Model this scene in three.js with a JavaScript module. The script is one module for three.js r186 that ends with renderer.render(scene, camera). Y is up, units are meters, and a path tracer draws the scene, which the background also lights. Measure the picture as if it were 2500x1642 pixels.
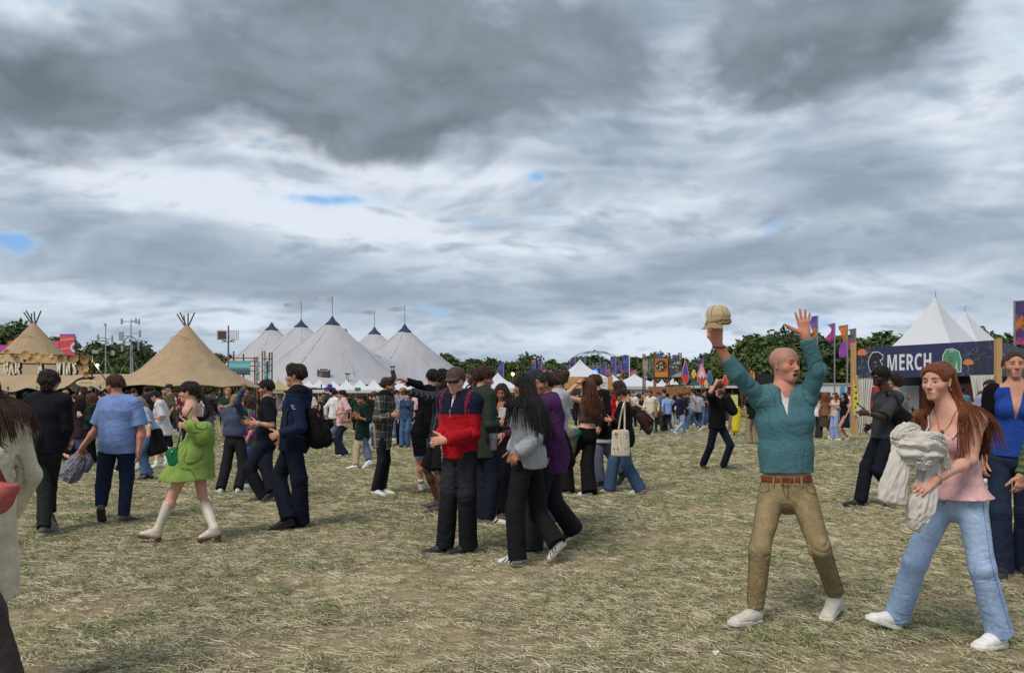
import * as THREE from 'three';
import { mergeGeometries, mergeVertices } from 'three/addons/utils/BufferGeometryUtils.js';
import { RoundedBoxGeometry } from 'three/addons/geometries/RoundedBoxGeometry.js';
import { createNoise3D, createNoise2D } from 'simplex-noise';

// ---------------------------------------------------------------- camera, sky, sun, exposure
const scene = new THREE.Scene();
const F = 1900, EYE = 1.42, HZ = 972;                  // focal length and horizon row of the photograph, in its pixels
const camera = new THREE.PerspectiveCamera(2 * Math.atan(821 / F) * 180 / Math.PI, 2500 / 1642, 0.1, 3000);
camera.position.set(0, EYE, 0);
camera.setViewOffset(2500, 1642, 0, -(HZ - 821), 2500, 1642);   // an upright camera with a raised lens
const renderer = new THREE.WebGLRenderer({ antialias: true });
renderer.setSize(1024, 672);
renderer.toneMapping = THREE.LinearToneMapping;
renderer.toneMappingExposure = 1.66;
renderer.shadowMap.enabled = true;

function rng(seed) { let s = seed >>> 0; return () => { s = (s + 0x6d2b79f5) | 0; let t = Math.imul(s ^ (s >>> 15), 1 | s); t = (t + Math.imul(t ^ (t >>> 7), 61 | t)) ^ t; return ((t ^ (t >>> 14)) >>> 0) / 4294967296; }; }
const n3 = createNoise3D(rng(7)), n2 = createNoise2D(rng(11));
const clamp = (x, a = 0, b = 1) => Math.min(b, Math.max(a, x));
const sstep = (a, b, x) => { const t = clamp((x - a) / (b - a)); return t * t * (3 - 2 * t); };
const lerp = (a, b, t) => a + (b - a) * t;
const lin = (c) => { c /= 255; return c <= 0.04045 ? c / 12.92 : ((c + 0.055) / 1.055) ** 2.4; };
const L3 = (r, g, b) => [lin(r), lin(g), lin(b)];
const mix3 = (a, b, t) => [a[0] + (b[0] - a[0]) * t, a[1] + (b[1] - a[1]) * t, a[2] + (b[2] - a[2]) * t];

// overcast sky: layers of broken cloud computed by direction, a few blue gaps, two low dark clouds
{
  const DAY = 0.72, W = 4096, H = 2048, data = new Float32Array(W * H * 4);
  const fbm = (x, y, z, o) => { let s = 0, a = 0.5; for (let i = 0; i < o; i++) { s += a * n3(x, y, z); x = x * 2.03 + 3.1; y = y * 2.03 + 1.7; z = z * 2.03; a *= 0.5; } return s; };
  // clouds that the photograph shows: [column, row, half width, half height, tilt, weight] there, turned into azimuth and elevation
  const deg = 180 / Math.PI, sky = (list) => list.map(([u, v, hu, hv, t, w]) => { const a = Math.atan((u - 1250) / F); return [a * deg, Math.atan((HZ - v) / F * Math.cos(a)) * deg, hu / F * deg * Math.cos(a) ** 1.5, hv / F * deg * Math.cos(a), t, w]; });
  const blob = (list, az, el) => { let s = 0; for (const [a, e, ra, re, t, w] of list) { const x = az - a, y = el - e, c = Math.cos(t), q = Math.sin(t), X = (x * c + y * q) / ra, Y = (y * c - x * q) / re, r = X * X + Y * Y; if (r < 6) s += w * Math.exp(-r); } return s; };
  const dark = sky([[650, 180, 430, 150, 0, 1.05], [180, 250, 260, 120, 0, .8], [950, 300, 280, 75, 0, .75], [1260, 200, 270, 110, .05, .85], [60, 170, 180, 130, 0, .5], [930, 60, 320, 100, 0, .6], [1430, 80, 160, 100, 0, .7], [1540, 190, 120, 70, 0, .45], [940, 380, 170, 32, 0, .5], [60, 385, 130, 40, 0, .5], [2050, 110, 290, 130, 0, 1.1], [1790, 140, 120, 90, 0, .5], [1900, 235, 170, 38, .1, .5], [2230, 60, 140, 80, 0, .5], [900, -110, 520, 120, 0, .8], [2000, -110, 300, 110, 0, .7], [-300, 200, 250, 150, 0, .8]]);
  const bright = sky([[700, 500, 320, 52, -.06, .85], [900, 560, 210, 46, -.06, .6], [640, 345, 140, 38, 0, .6], [1660, 90, 60, 130, 0, .2], [60, 15, 140, 40, 0, .7], [1640, 838, 150, 34, 0, .8], [590, 780, 150, 40, 0, .7], [1700, 270, 180, 50, 0, .5], [1150, 430, 230, 38, 0, .55], [1500, 520, 230, 28, .03, .4], [1850, 560, 180, 22, .1, .45], [350, 470, 180, 36, 0, .5], [2380, 250, 150, 90, .3, .6], [100, 720, 200, 38, 0, .4], [2150, 690, 220, 24, .05, .4], [1300, 610, 260, 24, 0, .4], [1600, 770, 110, 26, 0, .5], [2000, 800, 260, 40, 0, .4], [1200, 830, 260, 30, 0, .4]]);
  const grey = sky([[1620, 260, 220, 110, 0, .6], [1560, 60, 160, 120, 0, .4], [400, 630, 320, 66, 0, .75], [700, 700, 340, 44, 0, .6], [1800, 640, 300, 46, .1, .7], [2100, 420, 280, 80, .1, .75], [1500, 690, 260, 28, 0, .4], [2350, 560, 220, 60, 0, .6], [160, 540, 110, 50, 0, .4], [1300, 750, 300, 24, 0, .4], [1350, 400, 200, 30, 0, .3]]);
  const hole = sky([[815, 487, 150, 15, .02, 1.25], [1310, 430, 46, 16, 0, 1.15], [40, 590, 90, 30, -.12, 1.3], [1060, 760, 105, 20, .02, 1.2], [650, 345, 50, 12, 0, .9], [10, -20, 120, 40, 0, .9], [1890, 550, 44, 12, .3, 1.0], [1250, 542, 120, 9, 0, .95], [1985, 785, 100, 24, 0, 1.0], [2480, 90, 60, 40, 0, .8]]);
  const BLUE = L3(120, 168, 220), PALE = L3(166, 196, 226), WHITE = L3(208, 216, 226), GREY = L3(152, 165, 181), SLATE = L3(130, 142, 157), INK = L3(98, 107, 117);
  for (let j = H / 2 - 8; j < H; j++) {
    const el = ((j + 0.5) / H - 0.5) * Math.PI, ce = Math.cos(el), y = Math.max(Math.sin(el), 0), eld = el * 180 / Math.PI;
    for (let i = 0; i < W; i++) {
      const az0 = ((i + 0.5) / W - 0.5) * 2 * Math.PI, x = Math.cos(az0) * ce, z = Math.sin(az0) * ce, az = Math.atan2(x, -z) * 180 / Math.PI;
      const k = 1 / (y + 0.24), px = x * k, pz = z * k, far = Math.abs(az) > 48 || eld > 40;
      if (far && ((i & 3) || (j & 3))) { const s = ((Math.max(j & ~3, H / 2 - 8)) * W + (i & ~3)) * 4; if (data[s + 3]) { const o = (j * W + i) * 4; data[o] = data[s]; data[o + 1] = data[s + 1]; data[o + 2] = data[s + 2]; data[o + 3] = 1; continue; } }
      const wx = 0.4 * n2(px * 1.1, pz * 1.1) + .12 * n2(px * 3.1 + 4, pz * 3.1), wz = 0.4 * n2(px * 1.1 + 9, pz * 1.1 - 4) + .12 * n2(px * 3.3, pz * 3.3 - 6);
      const a = fbm(px * 1.5 + wx, pz * 2.6 + wz, 0.3, far ? 3 : 5), b = fbm(px * 4.2 - wx, pz * 6.4 + wz, 5.1, far ? 3 : 6), c = fbm(x * 5 + wx * .5, y * 11 + wz * .6, z * 5, far ? 3 : 6);
      const edge = fbm(x * 15 + wx, y * 22 + wz, z * 15, far ? 2 : 5), bil = 1 - Math.abs(b) * 2.2;
      const lay = fbm(x * 3.2 + wx * .4, y * 34 + wz * .8, z * 3.2, far ? 2 : 5);
      let br = 0.47 + 0.30 * a + 0.20 * b + 0.20 * c + .2 * lay + .12 * (bil - .5) + blob(bright, az, eld) * (0.62 + 0.5 * bil * .6) - blob(grey, az, eld) * .55;
      br = clamp(br, 0, 1.2);
      let col = mix3(GREY, WHITE, sstep(0.22, 1.02, br));
      if (br < 0.34) col = mix3(col, SLATE, clamp((0.34 - br) * 2.2));
      // blue air
      let hol = blob(hole, az, eld) + (far ? sstep(.3, .55, a) * .5 : 0);
      hol = sstep(0.15, 1.7, hol + 0.9 * edge + 0.3 * b);
      col = mix3(col, mix3(PALE, BLUE, sstep(.35, 1, hol)), hol * .9);
      // low dark clouds
      let dk = blob(dark, az, eld) + (far ? 0.3 + a * 1.3 : 0) * sstep(14, 26, eld);
      dk = sstep(0.30, 1.08, dk + 0.38 * c + 0.34 * edge + .12 * a);
      const inside = mix3(INK, L3(148, 158, 170), clamp(.36 + .5 * c + .16 * edge + .35 * (1 - dk) - .16 * sstep(24, 17, eld)));
      col = mix3(col, inside, dk * .96);
      // air near the horizon
      const hz = Math.exp(-eld / 4.5) * .45;
      col = mix3(col, L3(186, 202, 218), hz);
      const o = (j * W + i) * 4;
      data[o] = col[0] * DAY; data[o + 1] = col[1] * DAY; data[o + 2] = col[2] * DAY; data[o + 3] = 1;
    }
  }
  for (let j = 0; j < H / 2 - 8; j++) for (let i = 0; i < W; i++) { const o = (j * W + i) * 4; data[o] = .16; data[o + 1] = .15; data[o + 2] = .12; data[o + 3] = 1; }
  const t = new THREE.DataTexture(data, W, H, THREE.RGBAFormat, THREE.FloatType);
  t.mapping = THREE.EquirectangularReflectionMapping; t.magFilter = THREE.LinearFilter; t.needsUpdate = true;
  scene.background = t; scene.environment = t;
}
const sun = new THREE.DirectionalLight(0xfff3e2, 1.5);   // the sun through cloud: very soft
sun.position.set(-22, 48, 16); sun.target.position.set(0, 0, -14);
sun.castShadow = true; sun.shadow.radius = 46;
sun.shadow.mapSize.set(2048, 2048);
Object.assign(sun.shadow.camera, { left: -45, right: 45, top: 45, bottom: -45, near: 1, far: 160 });
scene.add(sun, sun.target);

// ---------------------------------------------------------------- names, labels, materials
const used = {};
const numbered = (name) => { const n = used[name] = (used[name] ?? -1) + 1; return n ? name + '_' + String(n).padStart(3, '0') : name; };
const V = (x, y, z) => new THREE.Vector3(x, y, z);
const at = (u, v, d) => V((u - 1250) / F * d, EYE - (v - HZ) / F * d, -d);      // a point of the photograph at a distance
const groundAt = (u, v) => { const d = F * EYE / (v - HZ); return V((u - 1250) / F * d, 0, -d); };
const UPV = V(0, 1, 0);
const tint = (c, k) => [c[0] * k, c[1] * k, c[2] * k];
const vary = (c, x, y, z, a = 0.12, f = 18) => tint(c, 1 + a * n3(x * f, y * f, z * f));
const mats = new Map();
function M(rgb, rough = 0.85, extra = {}) {
  const key = JSON.stringify([rgb, rough, { ...extra, bumpMap: extra.bumpMap?.uuid, map: extra.map?.uuid }]);
  if (!mats.has(key)) { const m = new THREE.MeshPhysicalMaterial({ roughness: rough, side: THREE.DoubleSide, ...extra }); m.color.setRGB(...rgb); mats.set(key, m); }
  return mats.get(key);
}
const MV = (rough = 0.85, extra = {}) => M([1, 1, 1], rough, { vertexColors: true, ...extra });
function tag(o, label, category, group, kind) { if (label) o.userData.label = label; if (category) o.userData.category = category; if (group) o.userData.group = group; if (kind) o.userData.kind = kind; return o; }
function thing(name, label, category, pos, group) { const o = new THREE.Group(); o.name = numbered(name); if (pos) o.position.copy(pos); scene.add(o); return tag(o, label, category, group); }
function part(name, geo, mat, parent) { const m = new THREE.Mesh(geo, mat); m.name = name; m.castShadow = m.receiveShadow = true; (parent ?? scene).add(m); return m; }
function solo(name, geo, mat, label, category, group, kind) { const m = part(numbered(name), geo, mat); return tag(m, label, category, group, kind); }
const box = (w, h, d, x = 0, y = 0, z = 0) => new THREE.BoxGeometry(w, h, d).translate(x, y, z);
function bar(a, b, r, sides = 8, r2 = r) { const dir = b.clone().sub(a), l = dir.length(); const g = new THREE.CylinderGeometry(r2, r, l, sides, 1); g.translate(0, l / 2, 0); g.applyQuaternion(new THREE.Quaternion().setFromUnitVectors(V(0, 1, 0), dir.normalize())); return g.translate(a.x, a.y, a.z); }
function beam(a, b, w, h = w) { const dir = b.clone().sub(a), l = dir.length(); const g = new THREE.BoxGeometry(w, l, h); g.translate(0, l / 2, 0); g.applyQuaternion(new THREE.Quaternion().setFromUnitVectors(V(0, 1, 0), dir.normalize())); return g.translate(a.x, a.y, a.z); }
const plain = (g) => { g = g.index ? g.toNonIndexed() : g.clone(); for (const k of Object.keys(g.attributes)) if (k !== 'position' && k !== 'normal') g.deleteAttribute(k); return g; };
const join = (list) => mergeGeometries(list.map(plain));
const tube = (pts, r, seg = 12, sides = 6) => new THREE.TubeGeometry(new THREE.CatmullRomCurve3(pts), seg, r, sides, false);

// ---------------------------------------------------------------- distance fields and their meshes
// a primitive is a tapered bar with an elliptical section: radii rw along the side axis, rn along the other
function prim(a, b, r0, r1, o = {}) {
  const ax = b.x - a.x, ay = b.y - a.y, az = b.z - a.z, l2 = ax * ax + ay * ay + az * az || 1e-9;
  const p = { ax: a.x, ay: a.y, az: a.z, bx: ax, by: ay, bz: az, l2, k: o.k ?? 0.03, sub: o.sub, flat: false, rw0: r0, rw1: r1, rn0: r0, rn1: r1 };
  if (o.side) {
    const l = Math.sqrt(l2), d = V(ax / l, ay / l, az / l), w = o.side.clone().addScaledVector(d, -d.dot(o.side)).normalize(), n = d.clone().cross(w);
    Object.assign(p, { flat: true, wx: w.x, wy: w.y, wz: w.z, nx: n.x, ny: n.y, nz: n.z, dx: d.x, dy: d.y, dz: d.z, rn0: o.n0 ?? r0, rn1: o.n1 ?? o.n0 ?? r1 });
  }
  return p;
}
const ball = (c, r, o) => prim(c, V(c.x, c.y + 1e-4, c.z), r, r, o);
function primD(p, x, y, z) {
  const qx = x - p.ax, qy = y - p.ay, qz = z - p.az;
  let t = (qx * p.bx + qy * p.by + qz * p.bz) / p.l2; t = t < 0 ? 0 : t > 1 ? 1 : t;
  const ex = qx - t * p.bx, ey = qy - t * p.by, ez = qz - t * p.bz;
  if (!p.flat) return Math.sqrt(ex * ex + ey * ey + ez * ez) - (p.rw0 + (p.rw1 - p.rw0) * t);
  const rw = p.rw0 + (p.rw1 - p.rw0) * t, rn = p.rn0 + (p.rn1 - p.rn0) * t, ra = (rw < rn ? rw : rn);
  const w = (ex * p.wx + ey * p.wy + ez * p.wz) / rw, n = (ex * p.nx + ey * p.ny + ez * p.nz) / rn, a = (ex * p.dx + ey * p.dy + ez * p.dz) / ra;
  const k0 = Math.sqrt(w * w + n * n + a * a); if (k0 < 1e-6) return -ra;
  const k1 = Math.sqrt(w * w / (rw * rw) + n * n / (rn * rn) + a * a / (ra * ra));
  return k0 * (k0 - 1) / k1;
}
function field(prims) {
  return (x, y, z) => {
    let d = 1e3;
    for (let i = 0; i < prims.length; i++) {
      const p = prims[i]; let e = primD(p, x, y, z);
      if (p.sub) { e = -e; const h = Math.max(p.k - Math.abs(d - e), 0) / p.k; d = Math.max(d, e) + h * h * p.k * 0.25; }
      else if (e < d + p.k) { const h = Math.max(p.k - Math.abs(d - e), 0) / p.k; d = Math.min(d, e) - h * h * p.k * 0.25; }
    }
    return d;
  };
}
function boundsOf(prims, pad = 0.02) {
  const lo = V(1e9, 1e9, 1e9), hi = V(-1e9, -1e9, -1e9);
  for (const p of prims) { if (p.sub) continue; for (const [x, y, z, r] of [[p.ax, p.ay, p.az, Math.max(p.rw0, p.rn0)], [p.ax + p.bx, p.ay + p.by, p.az + p.bz, Math.max(p.rw1, p.rn1)]]) { lo.min(V(x - r, y - r, z - r)); hi.max(V(x + r, y + r, z + r)); } }
  lo.subScalar(pad); hi.addScalar(pad); return [lo, hi];
}
// surface nets over the cells near the surface
function surface(f, [lo, hi], cell, colour, slack = 0.01) {
  const B = 6, nx = Math.ceil((hi.x - lo.x) / cell / B) * B, ny = Math.ceil((hi.y - lo.y) / cell / B) * B, nz = Math.ceil((hi.z - lo.z) / cell / B) * B;
  const sx = nx + 1, sy = ny + 1, sxy = sx * sy, g = new Float32Array(sxy * (nz + 1)).fill(NaN), half = B * cell * 0.5, reach = half * 1.75 * 1.25 + slack;
  const live = [];
  for (let bz = 0; bz < nz; bz += B) for (let by = 0; by < ny; by += B) for (let bx = 0; bx < nx; bx += B) {
    const d = f(lo.x + bx * cell + half, lo.y + by * cell + half, lo.z + bz * cell + half);
    if (Math.abs(d) > reach) continue;
    live.push([bx, by, bz]);
    for (let k = bz; k <= bz + B; k++) for (let j = by; j <= by + B; j++) { let o = k * sxy + j * sx + bx; for (let i = bx; i <= bx + B; i++, o++) if (g[o] !== g[o]) g[o] = f(lo.x + i * cell, lo.y + j * cell, lo.z + k * cell); }
  }
  const ids = new Map(), pos = [], idx = [];
  const off = [0, 1, sx, sx + 1, sxy, sxy + 1, sxy + sx, sxy + sx + 1], edges = [[0, 1], [2, 3], [4, 5], [6, 7], [0, 2], [1, 3], [4, 6], [5, 7], [0, 4], [1, 5], [2, 6], [3, 7]];
  for (const [bx, by, bz] of live) for (let k = bz; k < bz + B; k++) for (let j = by; j < by + B; j++) for (let i = bx; i < bx + B; i++) {
    const o = k * sxy + j * sx + i; let m = 0;
    for (let c = 0; c < 8; c++) if (g[o + off[c]] < 0) m |= 1 << c;
    if (m === 0 || m === 255) continue;
    let X = 0, Y = 0, Z = 0, n = 0;
    for (const [a, b] of edges) { const da = g[o + off[a]], db = g[o + off[b]]; if ((da < 0) === (db < 0)) continue; const t = da / (da - db); X += (a & 1) + ((b & 1) - (a & 1)) * t; Y += (a >> 1 & 1) + ((b >> 1 & 1) - (a >> 1 & 1)) * t; Z += (a >> 2) + ((b >> 2) - (a >> 2)) * t; n++; }
    ids.set(o, pos.length / 3); pos.push(lo.x + (i + X / n) * cell, lo.y + (j + Y / n) * cell, lo.z + (k + Z / n) * cell);
  }
  for (const o of ids.keys()) {
    const d0 = g[o] < 0;
    for (const [s, u, v] of [[1, sx, sxy], [sx, sxy, 1], [sxy, 1, sx]]) {
      const e = g[o + s]; if (e !== e || (e < 0) === d0) continue;
      const a = ids.get(o), b = ids.get(o - u), c = ids.get(o - v), d = ids.get(o - u - v);
      if (a === undefined || b === undefined || c === undefined || d === undefined) continue;
      if (d0) idx.push(a, d, c, a, b, d); else idx.push(a, c, d, a, d, b);
    }
  }
  const N = pos.length / 3, nor = new Float32Array(N * 3), col = colour ? new Float32Array(N * 3) : null, h = cell * 0.5;
  for (let i = 0; i < N; i++) {
    let x = pos[i * 3], y = pos[i * 3 + 1], z = pos[i * 3 + 2];
    const a = f(x + h, y - h, z - h), b = f(x - h, y - h, z + h), c = f(x - h, y + h, z - h), d = f(x + h, y + h, z + h);
    let gx = a - b - c + d, gy = -a - b + c + d, gz = -a + b - c + d; const l = Math.hypot(gx, gy, gz) || 1; gx /= l; gy /= l; gz /= l;
    nor[i * 3] = gx; nor[i * 3 + 1] = gy; nor[i * 3 + 2] = gz;
    if (col) { const q = colour(x, y, z, gx, gy, gz); col[i * 3] = q[0]; col[i * 3 + 1] = q[1]; col[i * 3 + 2] = q[2]; }
  }
  const geo = new THREE.BufferGeometry();
  geo.setAttribute('position', new THREE.BufferAttribute(new Float32Array(pos), 3));
  geo.setAttribute('normal', new THREE.BufferAttribute(nor, 3));
  if (col) geo.setAttribute('color', new THREE.BufferAttribute(col, 3));
  geo.setIndex(idx);
  return geo;
}
// crumple and strand relief, finer than the meshes carry; uv in metres
function reliefTex(S, fn) { const d = new Uint8Array(S * S * 4); for (let j = 0; j < S; j++) for (let i = 0; i < S; i++) { const v = clamp(fn(i / S, j / S)) * 255, o = (j * S + i) * 4; d[o] = d[o + 1] = d[o + 2] = v; d[o + 3] = 255; } const t = new THREE.DataTexture(d, S, S); t.wrapS = t.wrapT = THREE.RepeatWrapping; t.magFilter = THREE.LinearFilter; t.needsUpdate = true; return t; }
const tor = (u, v, fu, fv, s) => { const a = u * 6.2832, b = v * 6.2832; return n3(Math.cos(a) * fu + 3 * s + Math.cos(b) * fv * .7, Math.sin(a) * fu - 2 * s + Math.sin(b) * fv * .7, Math.cos(b) * fv * .7 - Math.sin(b) * fv * .7 + s * 5); };
const crumple = reliefTex(512, (u, v) => { const w = .25 * tor(u, v, .6, .8, 1), a = tor(u + w * .06, v + w * .05, .8, 1.6, 2), b = tor(u - w * .05, v + .04 * w, 1.6, 3.0, 3), c = tor(u, v, 4, 6.5, 4), m = sstep(-.4, .5, tor(u, v, .7, .6, 9)); return .6 + .16 * a + .08 * b - .22 * m * Math.max(0, 1 - Math.abs(a) * 3.4) ** 1.6 - .16 * (1 - m) * Math.max(0, 1 - Math.abs(b) * 3) ** 1.6 + .03 * c; });
const strandsTex = reliefTex(512, (u, v) => .5 + .28 * tor(u, v, 9, .5, 6) + .24 * tor(u, v, 22, .7, 7) + .14 * tor(u, v, 40, 1, 8));
function addUV(g, ku, kv) { const p = g.attributes.position, n = g.attributes.normal, uv = new Float32Array(p.count * 2); for (let i = 0; i < p.count; i++) { const s = p.getX(i) + p.getZ(i) * .25; uv[i * 2] = s * ku; uv[i * 2 + 1] = p.getY(i) * kv; } g.setAttribute('uv', new THREE.BufferAttribute(uv, 2)); return g; }
const weave = (() => { const S = 512, d = new Uint8Array(S * S * 4), R = rng(77); for (let j = 0; j < S; j++) for (let i = 0; i < S; i++) { const v = 243 + 7 * tor(i / S, j / S, 3, 3, 21) + 7 * tor(i / S, j / S, 14, 14, 22) + 24 * (R() - .5) + ((i + j) & 1) * 5, o = (j * S + i) * 4; d[o] = d[o + 1] = d[o + 2] = clamp(v, 0, 255); d[o + 3] = 255; } const t = new THREE.DataTexture(d, S, S); t.wrapS = t.wrapT = THREE.RepeatWrapping; t.magFilter = THREE.LinearFilter; t.colorSpace = THREE.SRGBColorSpace; t.needsUpdate = true; return t; })();
const CLOTH = { bumpMap: crumple, bumpScale: .007, map: weave, specularIntensity: .25 }, STRANDS = { bumpMap: strandsTex, bumpScale: .006 };
const sdMesh = (prims, cell, colour, post) => { const f0 = field(prims), f = post ? (x, y, z) => post(f0(x, y, z), x, y, z) : f0; return surface(f, boundsOf(prims), cell, colour); };
// cloth: folds as real relief
const ridge = (v) => 1 - Math.abs(v);
function folds(d, x, y, z, amp, fx = 5, fy = 11) {
  if (Math.abs(d) > 0.06) return d;
  const w = n3(x * 3.1, y * 2.3, z * 3.1), s = y * fy * .55 + (x + z) * fx * .45;
  const a = n3(x * fx * .55 + w * .4, s + w * .5, z * fx * .55), b = n3(x * fx * .8 + 7, y * fy * .9 - (x - z) * fx * .5 + w * .8, z * fx * .8);
  const g1 = Math.max(0, 1 - Math.abs(a) * 3.2), g2 = Math.max(0, 1 - Math.abs(b) * 3.6);
  return d - amp * (.55 * w + .35 * a) + amp * (1.15 * g1 * g1 * sstep(-.3, .4, w) + .8 * g2 * g2 * sstep(.25, -.35, w));
}

// cloth that hangs along a path: a closed sheet with lengthwise pleats
function drape(pts, wid, dep, side, pleats, amp, seed) {
  const cv = new THREE.CatmullRomCurve3(pts), NT = 34, NA = 72, pos = [], idx = [], at_ = (a, t) => { const f = t * (a.length - 1), i = Math.min(a.length - 2, Math.floor(f)); return lerp(a[i], a[i + 1], f - i); };
  for (let i = 0; i <= NT; i++) {
    const t = i / NT, c = cv.getPoint(t), tg = cv.getTangent(t), w = side.clone().addScaledVector(tg, -side.dot(tg)).normalize(), n = tg.clone().cross(w), W = at_(wid, t), D = at_(dep, t), cap = Math.min(1, Math.sqrt(Math.min(t, 1 - t) / .05 + .02));
    for (let j = 0; j <= NA; j++) { const a = j / NA * 6.28318, sh = n2(t * 2.2 + seed, 3) * 1.2, m = 1 + amp * (Math.cos(a * pleats + sh + seed) * .6 + .8 * n2(Math.cos(a) * 2.2 + seed * 3, Math.sin(a) * 2.2 + t * 1.6)) - amp * .9 * Math.max(0, 1 - Math.abs(Math.sin((a * pleats + sh * 2) / 2 + t)) * 4); const p = c.clone().addScaledVector(w, Math.cos(a) * W * m * cap).addScaledVector(n, Math.sin(a) * D * m * cap * (1 + amp * n2(a * 2, t * 5 + seed))); pos.push(p.x, p.y + .006 * n2(a * 3 + seed, t * 9), p.z); if (i && j) { const k = i * (NA + 1) + j; idx.push(k, k - 1, k - NA - 2, k, k - NA - 2, k - NA - 1); } }
  }
  const g = new THREE.BufferGeometry(); g.setAttribute('position', new THREE.Float32BufferAttribute(pos, 3)); g.setIndex(idx); g.computeVertexNormals(); return g;
}
// ---------------------------------------------------------------- ground: trampled hay, green patches, bare earth
const worn = [[1430, 1440, 1.0, .7], [1060, 1560, .9, .5], [2150, 1300, 1.4, .8], [1650, 1335, 1.2, .6], [640, 1575, .7, .4], [1330, 1370, .9, .5], [880, 1450, .6, .4], [1780, 1600, .7, .35], [330, 1480, .8, .4], [1900, 1240, 1.6, .7], [900, 1250, 1.4, .6]].map(([u, v, a, b]) => { const p = groundAt(u, v); return [p.x, p.z, a, b]; });
const soilAt = (x, z) => sstep(.20, .5, n2(x * .34 + 3, z * .55) * .7 + n2(x * 1.1, z * 1.6 + 8) * .35 + n2(x * 4, z * 5) * .16 - (z < -22 ? .5 : 0) + worn.reduce((s, [a, b, c, d]) => s + .38 * Math.exp(-(((x - a) / c) ** 2) - (((z - b) / d) ** 2)), 0));
const greenAt = (x, z) => sstep(-.05, .55, n2(x * .22 - 7, z * .34 + 2) * .6 + n2(x * .8 + 4, z * 1.1) * .4 + n2(x * 2.7, z * 3.5 + 6) * .25);
const bumpAt = (x, z) => (z > -40 ? .010 * n2(x * 1.4, z * 1.7) + .007 * n2(x * 4.1, z * 4.4 + 3) : 0);
{
  const S = 1024, px = new Uint8Array(S * S * 4), bump = new Uint8Array(S * S * 4), R = rng(21), val = new Float32Array(S * S).fill(.45);
  // matted fibres: thousands of short strokes, each with its own tone
  for (let i = 0; i < 42000; i++) {
    const x0 = R() * S, y0 = R() * S, a = (R() - .5) * 2.6, l = 8 + R() * 34, t = .15 + R() * .85, b = (R() - .5) * .05;
    for (let k = 0, x = x0, y = y0, g = a; k < l; k++, g += b) { x += Math.cos(g); y += Math.sin(g); const o = ((Math.floor(y) & (S - 1)) * S + (Math.floor(x) & (S - 1))); val[o] = lerp(val[o], t, .8); }
  }
  const A = L3(128, 120, 94), B = L3(198, 190, 158);
  const enc = (v) => Math.round(255 * (v <= .0031308 ? v * 12.92 : 1.055 * v ** (1 / 2.4) - .055));
  for (let i = 0; i < S * S; i++) { const c = mix3(A, B, val[i]); px[i * 4] = enc(c[0]); px[i * 4 + 1] = enc(c[1]); px[i * 4 + 2] = enc(c[2]); px[i * 4 + 3] = 255; bump[i * 4] = bump[i * 4 + 1] = bump[i * 4 + 2] = val[i] * 255; bump[i * 4 + 3] = 255; }
  const mk = (d, srgb) => { const t = new THREE.DataTexture(d, S, S); t.wrapS = t.wrapT = THREE.RepeatWrapping; t.magFilter = THREE.LinearFilter; if (srgb) t.colorSpace = THREE.SRGBColorSpace; t.needsUpdate = true; return t; };
  const xs = [], zs = [];
  for (let x = -24; x <= 24; x += .2) xs.push(x); for (let x = 24, s = .4; x < 900; s *= 1.22) { x += s; xs.push(x); xs.unshift(-x); }
  for (let z = 2; z >= -34; z -= .16) zs.push(z); for (let z = -34, s = .4; z > -1500; s *= 1.2) { z -= s; zs.push(z); } for (let z = 2, s = .5; z < 400; s *= 1.4) { z += s; zs.unshift(z); }
  const pos = [], uv = [], col = [], idx = [], w = xs.length;
  for (const z of zs) for (const x of xs) {
    const near = Math.abs(x) < 25 && z > -34; pos.push(x, near ? bumpAt(x, z) : 0, z); uv.push(x / 1.7, z / 1.7);
    const so = soilAt(x, z), gr = greenAt(x, z) * (1 - so); let c = [.86, .86, .86];
    c = mix3(c, [.70, .84, .62], gr * .8); c = mix3(c, [1.0, .87, .80], so * .9); c = tint(c, .92 + .1 * n2(x * .9, z * .9));
    if (z < -30) c = mix3(c, [.92, .88, .70], .6);
    col.push(...c);
  }
  for (let j = 0; j + 1 < zs.length; j++) for (let i = 0; i + 1 < w; i++) { const a = j * w + i, b = a + w; idx.push(a, a + 1, b, a + 1, b + 1, b); }
  const g = new THREE.BufferGeometry(); g.setAttribute('position', new THREE.Float32BufferAttribute(pos, 3)); g.setAttribute('uv', new THREE.Float32BufferAttribute(uv, 2)); g.setAttribute('color', new THREE.Float32BufferAttribute(col, 3)); g.setIndex(idx); g.computeVertexNormals();
  const m = new THREE.MeshStandardMaterial({ map: mk(px, true), bumpMap: mk(bump, false), bumpScale: .012, roughness: 1, vertexColors: true, side: THREE.DoubleSide });
  solo('ground', g, m, 'trampled dry grass field with green patches and bare earth', null, null, 'structure');
}
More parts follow.
